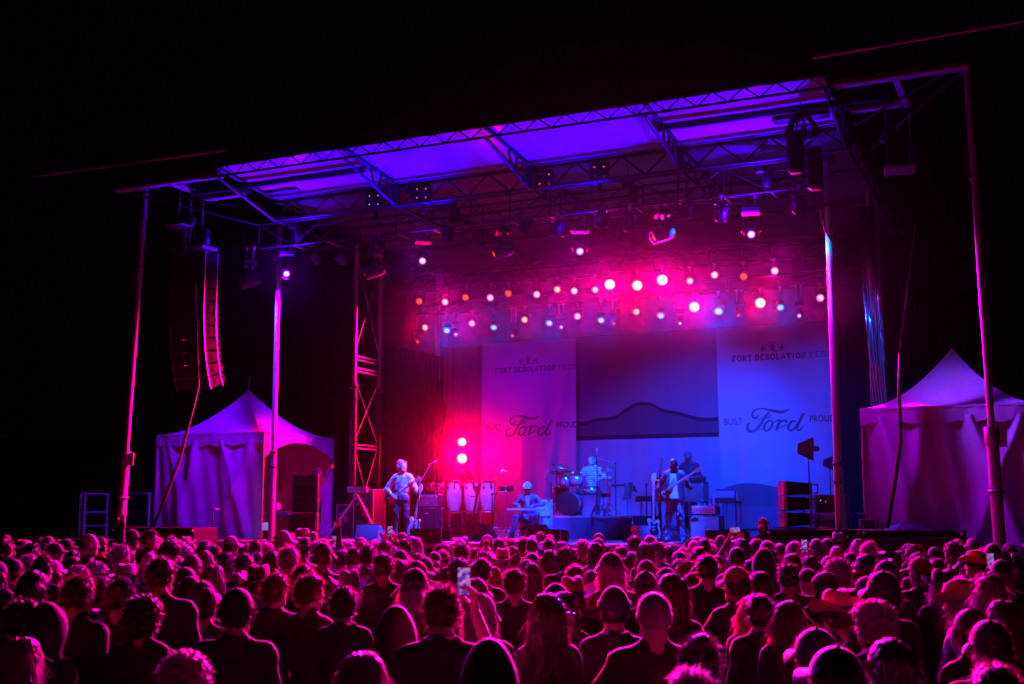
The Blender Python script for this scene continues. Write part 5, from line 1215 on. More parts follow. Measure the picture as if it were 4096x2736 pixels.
def person_mesh(name, pose, mats, vox=.012, hv=.0065):
    g = lambda k, d: np.array(pose.get(k, d), float)
    w_ = pose.get('w', 1.0); pel = g('pelvis', (0, 0, .93)); ch = g('chest', (0, 0, 1.28)); nk = g('neck', (0, -.01, 1.47)); hc = g('head', HEAD0)
    hr = Euler(pose.get('hrot', (0, 0, 0))).to_matrix(); R = np.array(hr)
    up = nv3(nk - pel); sh = pose.get('sh', .175) * w_; cr = pose.get('right', (1, 0, 0)); cr = nv3(cr)
    fw = np.cross(up, cr); Mt = np.stack([cr, fw, up], 1)
    sR, sL = g('sR', nk + cr * sh - up * .075), g('sL', nk - cr * sh - up * .075)
    P = [p_ell(ch - up * .02, (.165 * w_, .112 * w_, .21), 1, .05, Mt), p_cone(nk - cr * sh * .8 - up * .08, nk + cr * sh * .8 - up * .08, .072, .072, 1, .05), p_ell((pel + ch) / 2, (.145 * w_, .108 * w_, .19), 1, .06, Mt),
         p_ell(pel, (.165 * w_, .12 * w_, .13), 2, .04, Mt), p_cone(nk + cr * .11 - up * .05, nk + up * .03, .05, .045, 1, .05), p_cone(nk - cr * .11 - up * .05, nk + up * .03, .05, .045, 1, .05),
         p_cone(nk - up * .03, hc + R @ np.array([0, -.02, -.07]), .054, .052, 0, .03)]
    if pose.get('belly'): P.append(p_ell((pel * .6 + ch * .4) + fw * .04, (.14 * w_, .12 * w_, .15), 1, .06, Mt))
    if pose.get('bust'): P += [p_ell(ch + fw * .09 + cr * .07 - up * .01, (.065, .055, .06), 1, .05, Mt), p_ell(ch + fw * .09 - cr * .07 - up * .01, (.065, .055, .06), 1, .05, Mt)]
    P += head_prims(hc, R)
    H = []
    for s_, sd in ((1, 'R'), (-1, 'L')):
        S_ = sR if s_ > 0 else sL; el = g('e' + sd, S_ + cr * s_ * .06 - up * .28 + fw * -.03); wr = g('w' + sd, el - up * .24 + fw * .06 + cr * s_ * .01)
        bare = pose.get('bare', 0); fg_ = 0 if bare else 1
        P += [p_cone(S_ - cr * s_ * .02, el, .058 * w_, .045 * w_, 1, .05), p_cone(el, wr, .043 * w_, .03, fg_, .025)]
        if bare: P.append(p_cone(S_, S_ + (el - S_) * (.75 if bare == 1 else 1.25), .064 * w_, .058 * w_, 1, .02))
        else: P.append(p_cone(el + (wr - el) * .8, wr - (wr - el) * .03, .036, .037, 1, .02))
        fd = g('f' + sd, wr - el); pm = g('p' + sd, -cr * s_ * .6 + fw * .6); sidev = np.cross(pm, nv3(fd)) * pose.get('thumb' + sd, s_)
        if np.linalg.norm(sidev) < .1: sidev = fw
        if not pose.get('nohand'): H.append(sdf_mesh(hand_prims(wr, fd, pm, pose.get('curl' + sd, .45), sidev), .0055))
    for s_, sd in ((1, 'R'), (-1, 'L')):
        hp = pel + cr * s_ * .085 * w_ - up * .03; kn = g('k' + sd, hp + np.array([.015 * s_, .02, -.42])); an = g('a' + sd, kn + np.array([.005 * s_, -.03, -.4])); ft = g('t' + sd, an + np.array([.02 * s_, .15, -.045]))
        P += [p_cone(hp, kn, .088 * w_, .062, 2, .045), p_cone(kn, an, .06, .05, 2, .03), p_cone(kn * .3 + an * .7, an + np.array([0, 0, -.01]), .056, .06, 2, .02), p_cone(an + np.array([0, -.02, -.045]), ft, .042, .034, 3, .03)]
    ph = pose.get('seed', 0) * 1.7
    def wr_noise(Q):
        x, y, z = Q[..., 0], Q[..., 1], Q[..., 2]
        m_ = (z < hc[2] - .2) & (z > .12); n_ = .0045 * np.sin(z * 52 + x * 21 + ph) * np.sin(x * 17 - z * 9 + y * 23) + .003 * np.sin(z * 31 - x * 37 + ph * 2)
        return np.where(m_, n_, 0)
    body = sdf_mesh([p for p in P], vox, wr_noise)
    head = None
    return np_mesh(name, [body] + H, mats), Matrix.Translation(Vector(hc)) @ hr.to_4x4()
# ---- skin, cloth and hair colours
SKINS = [mat('skin_%d' % i, c, .5, 0, .08, 20, .1, 120, spec=.4) for i, c in enumerate(((.55, .36, .27), (.48, .29, .2), (.6, .42, .33), (.3, .17, .1), (.12, .06, .035)))]
TOPS = [mat('shirt_%d' % i, c, .8, 0, .2, 16, .35, 45, sheen=.06) for i, c in enumerate(((.012, .012, .013), (.02, .017, .02), (.028, .028, .034), (.018, .02, .034), (.045, .012, .012), (.05, .045, .04), (.09, .085, .085), (.014, .017, .014), (.034, .026, .018), (.2, .185, .18), (.028, .017, .028), (.07, .035, .017)))]
PANTS = [mat('trousers_%d' % i, c, .85, 0, .2, 16, .3, 60) for i, c in enumerate(((.03, .035, .06), (.02, .02, .02), (.06, .05, .04)))]
SHOE = mat('dark_shoe', (.03, .028, .026), .6, 0, .2, 20)
def hair_mat(name, c, tr=.14):
    m = bpy.data.materials.new(name); m.use_nodes = True; n = m.node_tree; b = n.nodes['Principled BSDF']; b.inputs['Roughness'].default_value = .42; b.inputs['Specular IOR Level'].default_value = .7; b.inputs['Base Color'].default_value = (*c, 1)
    tc = n.nodes.new('ShaderNodeTexCoord'); nz = n.nodes.new('ShaderNodeTexNoise'); nz.inputs['Scale'].default_value = 70; mp = n.nodes.new('ShaderNodeMapping'); mp.inputs['Scale'].default_value = (1, 1, .12)
    n.links.new(tc.outputs['Object'], mp.inputs[0]); n.links.new(mp.outputs[0], nz.inputs['Vector']); bp = n.nodes.new('ShaderNodeBump'); bp.inputs['Strength'].default_value = .6; bp.inputs['Distance'].default_value = .01; n.links.new(nz.outputs['Fac'], bp.inputs['Height']); n.links.new(bp.outputs[0], b.inputs['Normal'])
    t = n.nodes.new('ShaderNodeBsdfTranslucent'); t.inputs[0].default_value = (*[min(1, q * 2.2 + .05) for q in c], 1); mx = n.nodes.new('ShaderNodeMixShader'); mx.inputs[0].default_value = tr; n.links.new(b.outputs[0], mx.inputs[1]); n.links.new(t.outputs[0], mx.inputs[2]); n.links.new(mx.outputs[0], n.nodes['Material Output'].inputs[0])
    MATS[name] = m; return m
HAIRS = [hair_mat('hair_%d' % i, c) for i, c in enumerate(((.02, .012, .008), (.05, .025, .012), (.1, .05, .022), (.28, .18, .09), (.3, .28, .26), (.16, .045, .015)))]
# ---- hair shapes, drawn round the cranium centre (face towards +y)
def hair_shape(kind, seed=0):
    r = np.random.RandomState(seed); ph = r.uniform(0, 6.28, 8); fuzz, L, flow = 260, .03, 'out'
    def lump(a, f1):
        return lambda Q: a * (np.sin(Q[..., 0] * f1 + ph[0]) * np.sin(Q[..., 1] * f1 * .9 + ph[1]) * np.sin(Q[..., 2] * f1 * 1.1 + ph[2]) + .6 * np.sin(Q[..., 0] * f1 * 2.1 + ph[3]) * np.sin(Q[..., 2] * f1 * 1.9 + ph[4]) * np.sin(Q[..., 1] * f1 * 2.2 + ph[5]))
    groove = lambda Q: .006 * np.sin(np.arctan2(Q[..., 0], -Q[..., 1] - .03) * 19 + ph[6] + 9 * Q[..., 2]) + .004 * np.sin(np.arctan2(Q[..., 0], -Q[..., 1] - .03) * 37 + ph[7] - 14 * Q[..., 2])
    face = lambda Q: np.minimum(Q[..., 1] - .062 + .0 * Q[..., 2], .05 - Q[..., 2])       # keep the face free
    vox = .009
    if kind == 'short': pr = [p_ell((0, -.006, .012), (.087, .106, .1)), p_ell((0, -.05, -.03), (.074, .06, .075)), p_ell((0, .05, .065), (.06, .05, .04))]; ns = lump(.011, 55); ct = lambda Q: np.maximum(face(Q), -.085 - Q[..., 2]); fuzz, L = 520, .022
    elif kind == 'buzz': pr = [p_ell((0, -.004, .004), (.081, .102, .098)), p_ell((0, -.05, -.03), (.07, .056, .07))]; ns = None; ct = lambda Q: np.maximum(face(Q), -.075 - Q[..., 2]); fuzz, L = 600, .008
    elif kind == 'curly': pr = [p_ell((0, -.012, .025), (.115, .13, .115)), p_ell((0, -.05, -.05), (.1, .08, .08))]; ns = lump(.024, 85); ct = lambda Q: np.maximum(face(Q), -.12 - Q[..., 2]); fuzz, L = 600, .018
    elif kind == 'bob': pr = [p_ell((0, -.01, .015), (.094, .11, .105)), p_cone((0, -.05, -.02), (0, -.055, -.14), .085, .085, 1, .04), p_cone((.07, -.005, -.02), (.075, 0, -.14), .032, .03), p_cone((-.07, -.005, -.02), (-.075, 0, -.14), .032, .03)]; ns = lump(.006, 45); ct = face; fuzz, L, flow = 520, .05, 'down'
    elif kind == 'long': pr = [p_ell((0, -.01, .015), (.092, .108, .104)), p_cone((0, -.055, -.02), (0, -.075, -.3), .085, .075, 1, .04), p_cone((.072, -.01, -.02), (.085, -.02, -.28), .034, .03), p_cone((-.072, -.01, -.02), (-.085, -.02, -.28), .034, .03)]; ns = lump(.008, 40); ct = face; fuzz, L, flow = 700, .08, 'down'
    elif kind == 'bun': pr = [p_ell((0, -.006, .01), (.084, .104, .1)), p_ell((0, -.05, -.03), (.075, .06, .07)), p_ell((0, -.09, .09), (.045, .042, .04))]; ns = lump(.007, 60); ct = lambda Q: np.maximum(face(Q), -.09 - Q[..., 2]); fuzz, L = 380, .025
    elif kind == 'pony': pr = [p_ell((0, -.006, .01), (.084, .104, .1)), p_ell((0, -.05, -.03), (.075, .06, .07)), p_cone((0, -.11, .03), (0, -.14, -.02), .03, .035), p_cone((0, -.14, -.02), (0, -.12, -.22), .035, .018)]; ns = lump(.006, 60); ct = lambda Q: np.maximum(face(Q), -.26 - Q[..., 2]); fuzz, L, flow = 300, .03, 'down'
    n0 = ns; ns = n0 if n0 is None else ((lambda Q: n0(Q) + groove(Q)) if flow == 'down' else (lambda Q: n0(Q) + .5 * groove(Q)))
    V_, F_, _ = sdf_mesh(pr, vox, ns, ct)
    # loose strands: thin tapered two-segment blades
    c = V_[F_].mean(1); n_ = np.cross(V_[F_[:, 1]] - V_[F_[:, 0]], V_[F_[:, 2]] - V_[F_[:, 0]]); n_ /= np.maximum(np.linalg.norm(n_, axis=1), 1e-9)[:, None]
    pick = r.choice(len(c), int(fuzz * 2.4)); vs, fs = [], []
    for i in pick:
        nrm = n_[i]; g_ = r.normal(0, .45, 3); d1 = nrm * (.8 if flow == 'out' else .15) + g_ * (1 if flow == 'out' else .5) + np.array([0, 0, -.1 if flow == 'out' else -.9]); d1 /= np.linalg.norm(d1); d2 = d1 + np.array([0, 0, -.5]) + r.normal(0, .4, 3); d2 /= np.linalg.norm(d2)
        l = L * r.uniform(.5, 1.9); s_ = np.cross(d1, nrm + .3 * r.normal(0, 1, 3)); s_ /= max(np.linalg.norm(s_), 1e-6); w0 = .0019
        b = c[i] - nrm * .003; m_ = b + d1 * l * .6; e = m_ + d2 * l * .6; o = len(vs)
        vs += [b - s_ * w0, b + s_ * w0, m_ + s_ * w0 * .8, m_ - s_ * w0 * .8, e + s_ * w0 * .25, e - s_ * w0 * .25]; fs += [(o, o+1, o+2, o+3), (o+3, o+2, o+4, o+5)]
    return np_mesh('hair', [(V_, F_, np.zeros(len(F_), int)), (np.array(vs), np.array(fs), np.zeros(len(fs), int))], [HAIRS[0]])
HAIRM = {k: [hair_shape(k, s) for s in range(n_)] for k, n_ in (('short', 3), ('buzz', 1), ('curly', 2), ('bob', 2), ('long', 2), ('bun', 1), ('pony', 1))}
# ---- headwear, same frame
HATC = {n_: mat('hat_' + n_, c, .8, 0, .15, 25, .25, 90, sheen=.2) for n_, c in (('black', (.02, .02, .022)), ('grey', (.16, .16, .17)), ('white', (.55, .52, .5)), ('tan', (.35, .24, .13)), ('brown', (.1, .055, .03)), ('red', (.3, .03, .03)), ('navy', (.03, .035, .08)), ('yellow', (.55, .33, .04)))}
def dome(rx, ry, rz, z0, n=20, m=7, c=(0, -.004, 0), dent=None):
    vs = []; fs = []
    for j in range(m + 1):
        t = j / m * math.pi / 2
        for i in range(n):
            a = 2 * math.pi * i / n; x, y, z = rx * math.cos(a) * math.cos(t), ry * math.sin(a) * math.cos(t), z0 + rz * math.sin(t)
            if dent: z += dent(x, y, math.sin(t))
            vs.append((x + c[0], y + c[1], z))
    for j in range(m):
        for i in range(n): fs.append((j*n+i, j*n+(i+1)%n, (j+1)*n+(i+1)%n, (j+1)*n+i))
    return vs, fs
def hat_shape(kind):
    """list of (part name, MB)"""
    out = []
    if kind in ('cap', 'trucker', 'capback'):
        sg = -1 if kind == 'capback' else 1
        mb = MB(); mb.add(*dome(.091, .112, .112, .012, 24, 8), True); out.append(('crown', mb))
        br = MB()
        def bf(u, v): a = (u - .5) * 2.3; r0, r1 = 1.0, 1.0 + .72 * math.cos(a * .62); q = r0 + (r1 - r0) * v; return (.09 * math.sin(a) * (1 + .12 * v) , sg * (.108 * math.cos(a) + (.085 * v * math.cos(a * .6))), .02 - .018 * v - .05 * (math.sin(a) ** 2) * v)
        br.grid(bf, 16, 5); br.grid(lambda u, v: tuple(Vector(bf(1 - u, v)) - Vector((0, 0, .006))), 16, 5); out.append(('visor', br))
        bt = MB(); bt.ell((0, -.004, .125), (.01, .01, .007), 8, 5); out.append(('button', bt))
        op = MB(); op.add([(math.sin(a) * .0925, -sg * math.cos(a) * .1135 - .004, z) for a in np.linspace(-.5, .5, 9) for z in (.014, .05 - .06 * a * a)], [(2*i, 2*i+2, 2*i+3, 2*i+1) for i in range(8)]); out.append(('strap_opening', op))
        if kind == 'trucker':
            for k in range(3):
                sm = MB(); a0 = -math.pi / 2 + (k - 1) * .9; sm.tube([(.092 * math.cos(a0) * math.cos(t), .113 * math.sin(a0) * math.cos(t) - .004, .012 + .113 * math.sin(t)) for t in np.linspace(0, 1.5, 8)], .003, 5); out.append(('seam', sm))
    elif kind in ('cowboy', 'fedora'):
        cb = kind == 'cowboy'; H = .135 if cb else .12
        mb = MB(); n, rows = 24, [(0, 1.0), (.5, .96), (.85, .86), (1.0, .66), (1.0, .3), (.97, .02)]
        vs = [((.088 * k * math.cos(2*math.pi*i/n)), .112 * k * math.sin(2*math.pi*i/n) - .004, .02 + H * h - (.035 * math.exp(-(math.cos(2*math.pi*i/n) * k / .35) ** 2) * (h > .9) * (.4 + .6 * k)) - (.02 * h * max(0, math.sin(2*math.pi*i/n)) ** 2 if cb else 0)) for h, k in rows for i in range(n)]
        mb.add(vs, [(j*n+i, j*n+(i+1)%n, (j+1)*n+(i+1)%n, (j+1)*n+i) for j in range(len(rows)-1) for i in range(n)], True); out.append(('crown', mb))
        R = .19 if cb else .15; curl = .075 if cb else .02
        def bf(u, v):
            a = u * 2 * math.pi; k = v; rx, ry = .088 + (R - .088) * k, .112 + (R * 1.05 - .112) * k
            return (rx * math.cos(a) * (1 - .12 * (k if cb else 0)), ry * math.sin(a) - .004, .022 + curl * (math.cos(a) ** 2) * k ** 1.7 - (.02 if cb else .012) * (math.sin(a) ** 2) * k)
        br = MB(); br.grid(bf, 36, 6); br.grid(lambda u, v: tuple(Vector(bf(1 - u, v)) - Vector((0, 0, .006))), 36, 6); out.append(('brim', br))
        bd = MB(); bd.add([(.0895 * math.cos(2*math.pi*i/n), .1135 * math.sin(2*math.pi*i/n) - .004, z) for z in (.024, .05) for i in range(n)], [(i, (i+1)%n, n+(i+1)%n, n+i) for i in range(n)], True); out.append(('hat_band', bd))
    elif kind in ('beanie', 'pom'):
        mb = MB(); mb.add(*dome(.092, .113, .13, -.005, 24, 9), True); out.append(('crown', mb))
        cf = MB(); cf.lathe([(.9, -.03), (1.0, -.028), (1.03, .0), (1.0, .028), (.93, .03)], 26, Matrix.Translation((0, -.004, .01)) @ Matrix.Diagonal((.097, .118, 1, 1))); out.append(('cuff', cf))
        if kind == 'pom':
            pm = MB(); pm.ell((0, -.01, .17), (.055, .055, .05), 14, 9)
            rr = random.Random(2)
            for _ in range(90):
                v = Vector((rr.gauss(0, 1), rr.gauss(0, 1), rr.gauss(0, 1))).normalized(); b = Vector((0, -.01, .17)) + v * .048; pm.cyl(b, b + v * .02, .004, .001, 4, False)
            out.append(('pompom', pm))
    elif kind == 'flatcap':
        mb = MB(); mb.add(*dome(.1, .125, .085, .02, 24, 7, (0, .012, 0), lambda x, y, h: -.035 * max(0, (y + .02) / .13) * h), True); out.append(('crown', mb))
        br = MB(); br.grid(lambda u, v: (.085 * math.sin((u - .5) * 2.2), .1 * math.cos((u - .5) * 2.2) + .05 * v, .03 - .015 * v), 12, 3); br.grid(lambda u, v: (.085 * math.sin((.5 - u) * 2.2), .1 * math.cos((.5 - u) * 2.2) + .05 * v, .024 - .015 * v), 12, 3); out.append(('visor', br))
    elif kind == 'hood':
        V_, F_, _ = sdf_mesh([p_ell((0, -.02, .01), (.108, .125, .125)), p_cone((0, -.06, -.06), (0, -.07, -.2), .105, .13, 1, .06), p_ell((0, -.05, .11), (.05, .06, .05), 1, .06)], .01, None, lambda Q: np.minimum(Q[..., 1] - .05, .07 - Q[..., 2]))
        mb = MB(); mb.add([tuple(v) for v in V_], [tuple(int(q) for q in f) for f in F_], True); out.append(('hood', mb))
    elif kind == 'headband':
        mb = MB(); mb.lathe([(.98, -.02), (1.03, -.015), (1.03, .015), (.98, .02)], 26, Matrix.Translation((0, -.004, .045)) @ Matrix.Rotation(.2, 4, 'X') @ Matrix.Diagonal((.094, .112, 1, 1))); out.append(('band', mb))
    return [(n_, m_.mesh(n_)) for n_, m_ in out]
HATM = {k: hat_shape(k) for k in ('cap', 'trucker', 'capback', 'cowboy', 'fedora', 'beanie', 'pom', 'flatcap', 'hood', 'headband')}
def set_mat(o, i, m):
    s_ = o.material_slots[i]; s_.link = 'OBJECT'; s_.material = m
def wear(root, hm, hair=None, hcol=0, hat=None, hatc='black', seed=0, tilt=0.0):
    """hair and hat as children at the head frame hm"""
    if hair:
        ms = HAIRM[hair]; o = link('hair', ms[seed % len(ms)], root); o.matrix_local = hm; set_mat(o, 0, HAIRS[hcol])
    if hat:
        kx = {'cap': 1.02, 'capback': 1.02, 'trucker': 1.02}.get(hat, 1.0) * (1.06 if hair in ('curly', 'long', 'bob') else 1.03)
        e = hm @ Matrix.Translation((0, -.002, .012)) @ Matrix.Rotation(tilt, 4, 'X') @ Matrix.Scale(kx, 4)
        first = None
        for nm, me in HATM[hat]:
            m_ = HATC[hatc]
            if nm in ('hat_band', 'button'): m_ = HATC['black'] if hatc != 'black' else HATC['grey']
            if nm == 'strap_opening': m_ = HATC['black']
            if not me.materials: me.materials.append(m_)
            if first is None: o = link('hat', me, root); o.matrix_local = e; first = o
            else: o = link(nm, me, first)
            set_mat(o, 0, m_)

# collars, folded hoods and back packs worn by the crowd
COLLAR = MB(); COLLAR.grid(lambda u, v: ((.063 + .014 * v) * math.cos(u * 6.2832), (.066 + .008 * v) * math.sin(u * 6.2832) - .006, 1.545 - .06 * v - .018 * (1 + math.sin(u * 6.2832))), 24, 4); COLLAR = COLLAR.mesh('collar'); COLLAR.materials.append(TOPS[0])
V_, F_, _ = sdf_mesh([p_cone((-.075, -.05, 1.475), (0, -.1, 1.47), .036, .045, 1, .03), p_cone((.075, -.05, 1.475), (0, -.1, 1.47), .036, .045, 1, .03), p_ell((0, -.12, 1.42), (.085, .045, .085), 1, .04)], .01, lambda Q: .006 * np.sin(Q[..., 0] * 60) * np.sin(Q[..., 2] * 50 + 1))
FOLDHOOD = np_mesh('folded_hood', [(V_, F_, np.zeros(len(F_), int))], [TOPS[0]])
V_, F_, _ = sdf_mesh([p_ell((0, -.21, 1.2), (.14, .075, .21), 1, .04), p_ell((0, -.26, 1.1), (.1, .05, .1), 1, .04), p_cone((-.1, -.12, 1.4), (-.11, .06, 1.46), .022, .02), p_cone((.1, -.12, 1.4), (.11, .06, 1.46), .022, .02)], .011)
PACK = np_mesh('backpack', [(V_, F_, np.zeros(len(F_), int))], [TOPS[2]])
# ================================================================== BAND AND CREW
def stripe_mat(name, c1, c2, freq, axis=2, rough=.85, plaid=False):
    m = mat(name, c1, rough, 0, .1, 14, .3, 50, sheen=.2); n = m.node_tree; L = n.links.new; b = n.nodes['Principled BSDF']
    tc = n.nodes.new('ShaderNodeTexCoord'); sp = n.nodes.new('ShaderNodeSeparateXYZ'); L(tc.outputs['Object'], sp.inputs[0])
    def wave(o, f, thr):
        a = n.nodes.new('ShaderNodeMath'); a.operation = 'MULTIPLY'; L(o, a.inputs[0]); a.inputs[1].default_value = f
        s_ = n.nodes.new('ShaderNodeMath'); s_.operation = 'SINE'; L(a.outputs[0], s_.inputs[0]); g = n.nodes.new('ShaderNodeMath'); g.operation = 'GREATER_THAN'; L(s_.outputs[0], g.inputs[0]); g.inputs[1].default_value = thr; return g.outputs[0]
    f = wave(sp.outputs[axis], freq, .1)
    if plaid:
        q = n.nodes.new('ShaderNodeMath'); q.operation = 'MAXIMUM'; L(f, q.inputs[0]); L(wave(sp.outputs[0], freq, .3), q.inputs[1]); f = q.outputs[0]
    mx = n.nodes.new('ShaderNodeMix'); mx.data_type = 'RGBA'; L(f, mx.inputs[0]); mx.inputs[6].default_value = (*c1, 1); mx.inputs[7].default_value = (*c2, 1); L(mx.outputs[2], b.inputs['Base Color']); return m
DENIM = mat('faded_denim_shirt', (.42, .45, .5), .85, 0, .15, 12, .45, 40, sheen=.2); DENJ = mat('blue_denim_jacket', (.09, .12, .2), .85, 0, .2, 14, .45, 45, sheen=.2); JEAN = mat('blue_jeans', (.06, .08, .14), .85, 0, .25, 12, .4, 40)
WTEE = mat('white_tee', (.65, .65, .64), .85, 0, .1, 10, .3, 40); LEATH = mat('dark_leather_jacket', (.04, .04, .045), .38, 0, .25, 12, .4, 30); DSHIRT = mat('dark_work_shirt', (.035, .04, .06), .8, 0, .2, 12, .4, 40)
STRIPE = stripe_mat('striped_tee', (.12, .13, .18), (.62, .62, .6), 120); PLAIDP = stripe_mat('checked_trousers', (.1, .11, .16), (.2, .22, .3), 70, 2, .85, True); PLAIDS = stripe_mat('plaid_shirt', (.03, .02, .025), (.1, .06, .08), 75, 2, .85, True)
def performer(label, pos, rz, scale, pose, mats, hair=None, hcol=0, hat=None, hatc='black', tilt=0, seed=0):
    me, hm = person_mesh('person', pose, mats, .011); o = link('person', me, None, pos, rz_(rz), (scale,) * 3); tag(o, label, 'person'); wear(o, hm, hair, hcol, hat, hatc, seed, tilt); return o, hm
def held(kind, label, root, pos, rz, scale, a, b, front, body, pick, bass=False, strap=None):
    """guitar held across a performer; a body centre, b headstock, in the performer's frame"""
    M = Matrix.Translation(pos) @ Matrix.Rotation(rz, 4, 'Z') @ Matrix.Scale(scale, 4); a, b = Vector(a), Vector(b); z = (b - a).normalized(); f = Vector(front); y = -(f - z * f.dot(z)).normalized(); x = y.cross(z)
    G = Matrix((x, y, z)).transposed().to_4x4(); G.translation = a - z * .13
    t = guitar(kind, label, (0, 0, 0), None, body, pick, bass); t.rotation_mode = 'QUATERNION'; W = M @ G; t.location = W.translation; t.rotation_quaternion = W.to_quaternion(); t.scale = (scale * (.84 if bass else .86),) * 3
    if strap:
        mb = MB(); pts = [Vector(q) for q in catmull(strap, 5)]; inv = G.inverted()
        vs = []
        for k, p_ in enumerate(pts):
            d = (pts[min(k + 1, len(pts) - 1)] - pts[max(k - 1, 0)]).normalized(); sd = d.cross(Vector((0, 1, .2))).normalized() * .03; vs += [inv @ (p_ + sd), inv @ (p_ - sd)]
        mb.add(vs, [(2*i, 2*i+1, 2*i+3, 2*i+2) for i in range(len(pts) - 1)], True); mb.build('strap', CLOTH, t)
    return t
PI = math.pi
# guitarist
p = foot(1606, 177, DZ); rz = PI + .18
pose = dict(head=(0, .02, 1.645), hrot=(0, 0, .95), eR=(.37, -.03, 1.14), wR=(.17, .2, 1.0), fR=(-.7, .25, -.35), pR=(-.2, -1, -.2), eL=(-.33, .06, 1.14), wL=(-.3, .24, 1.2), fL=(-.35, .3, .8), pL=(.4, -.9, 0), curlL=.9, bare=2, kR=(.13, .04, .5), kL=(-.12, .02, .5), aR=(.16, 0, .1), aL=(-.12, -.03, .1), seed=1)
o, hm = performer('grey haired guitarist in pale shirt with hair bun, looking towards the congas', p, rz, 1.03, pose, [SKINS[2], DENIM, TOPS[2], SHOE], 'bun', 4)
held('electric_guitar', 'dark electric guitar played by the guitarist in the pale shirt', o, p, rz, 1.03, (.17, .17, .93), (-.5, .27, 1.36), (0, 1, 0), SUNB, PANEL, False, [(-.09, -.04, 1.5), (-.09, .06, 1.49), (-.05, .135, 1.38), (.04, .15, 1.22), (.14, .16, 1.06)])
# percussionist
p = foot(1850, 152, DZ + .26); pose = dict(hrot=(-.25, 0, 0), head=(0, .04, 1.63), eR=(.3, .05, 1.15), wR=(.22, .32, 1.12), eL=(-.3, .05, 1.15), wL=(-.2, .33, 1.12), seed=2)
performer('percussionist in dark top standing behind the congas, face lost in lamp glare', p, PI + .25, 1.02, pose, [SKINS[1], TOPS[0], PANTS[1], SHOE], 'short', 0)
# seated slide player
p = foot(2118, 173, DZ); rz = PI + .2
pose = dict(pelvis=(0, 0, .52), chest=(0, .06, .86), neck=(0, .12, 1.05), head=(0, .2, 1.21), hrot=(-.55, 0, .12), eR=(.32, .1, .82), wR=(.17, .34, .79), fR=(-.3, .6, -.25), pR=(0, -.2, -1), eL=(-.33, .1, .82), wL=(-.15, .34, .79), fL=(.3, .6, -.25), pL=(0, -.2, -1), kR=(.2, .46, .54), kL=(-.2, .44, .54), aR=(.3, .58, .11), aL=(-.14, .36, .11), tR=(.36, .74, .055), tL=(-.16, .52, .055), seed=3, curlR=.6, curlL=.6, w=1.08)
me_extra = [p_ell((0, .16, .86), (.045, .035, .17), 1)]
o, hm = performer('seated slide player in beanie, sunglasses and denim jacket, head bowed', p, rz, 1.0, pose, [SKINS[3], DENJ, JEAN, SHOE], None, 0, 'beanie', 'white', .25)
MB().grid(lambda u, v: ((u - .5) * (.03 + .13 * v * (1 - .3 * v)), .175 + .01 * math.cos((u - .5) * 3) + .05 * v - .03 * (1 - v), .7 + .32 * v), 6, 8).build('tee', WTEE, o)
for sx in (-1, 1):
    MB().box((sx * .09, .2, .93), (.07, .012, .06), None, .004).build('pocket', DENJ, o)
sg = link('sunglasses', None, o); sg.matrix_local = hm
MB().box((0, .104, .012), (.15, .012, .036), None, .006).build('lenses', BLK, sg); MB().box((0, .108, .034), (.16, .01, .012), None, .004).build('rim', WHITEP, sg)
t = thing('lap_steel_guitar', 'lap steel guitar lying flat across the seated player knees', 'guitar', p, rz_(rz))
MB().box((0, .4, .705), (.86, .16, .05), None, .012).build('body', CREAM, t); MB().box((0, .4, .733), (.6, .07, .012), None, .003).build('fretboard', BLK, t); MB().box((.36, .4, .74), (.06, .12, .03), None, .006).build('bridge', CHROME, t)
MB().box((-.47, .4, .71), (.12, .08, .03), None, .01).build('headstock', MAPLE, t)
for k in range(3): rod('tuning_peg', (-.5 + .04 * k, .34, .72), (-.5 + .04 * k, .31, .74), .008, CHROME, t, 6)
t = thing('folding_chair', 'dark folding chair under the seated slide player', 'chair', p, rz_(rz))
MB().box((0, -.02, .4), (.42, .42, .04), None, .015).build('seat', BLKM, t); MB().box((0, -.24, .78), (.42, .03, .18), (.12, 0, 0), .012).build('backrest', BLKM, t)
for sx in (-.2, .2): rod('leg', (sx, -.26, .85), (sx, .2, 0), .013, BLKM, t, 6); rod('leg', (sx, .1, .4), (sx, -.25, 0), .013, BLKM, t, 6)
# drummer
p = foot(2372, 160, DR); rz = PI + .1
pose = dict(pelvis=(0, 0, .64), chest=(0, .03, 1.0), neck=(0, .03, 1.2), head=(0, .05, 1.37), hrot=(-.08, 0, -.35), eR=(.32, .1, .92), wR=(.26, .36, .92), eL=(-.33, .1, .92), wL=(-.22, .36, .88), kR=(.24, .42, .55), kL=(-.26, .4, .55), aR=(.2, .5, .11), aL=(-.24, .5, .11), bare=1, seed=4, w=1.06, curlR=.9, curlL=.9)
o, hm = performer('drummer in striped tee shirt sitting behind the drum kit', p, rz, 1.02, pose, [SKINS[2], STRIPE, PANTS[1], SHOE], 'buzz', 3)
for sx, w_ in ((1, (.25, .42, .92)), (-1, (-.2, .42, .88))):
    t = thing('drum_stick', 'thin drum stick in the drummer ' + ('right' if sx > 0 else 'left') + ' hand', 'drum stick', p, rz_(rz), 'drum sticks'); rod('shaft', w_, (w_[0] - sx * .08, w_[1] + .3, w_[2] + .06), .008, MAPLE, t, 6)
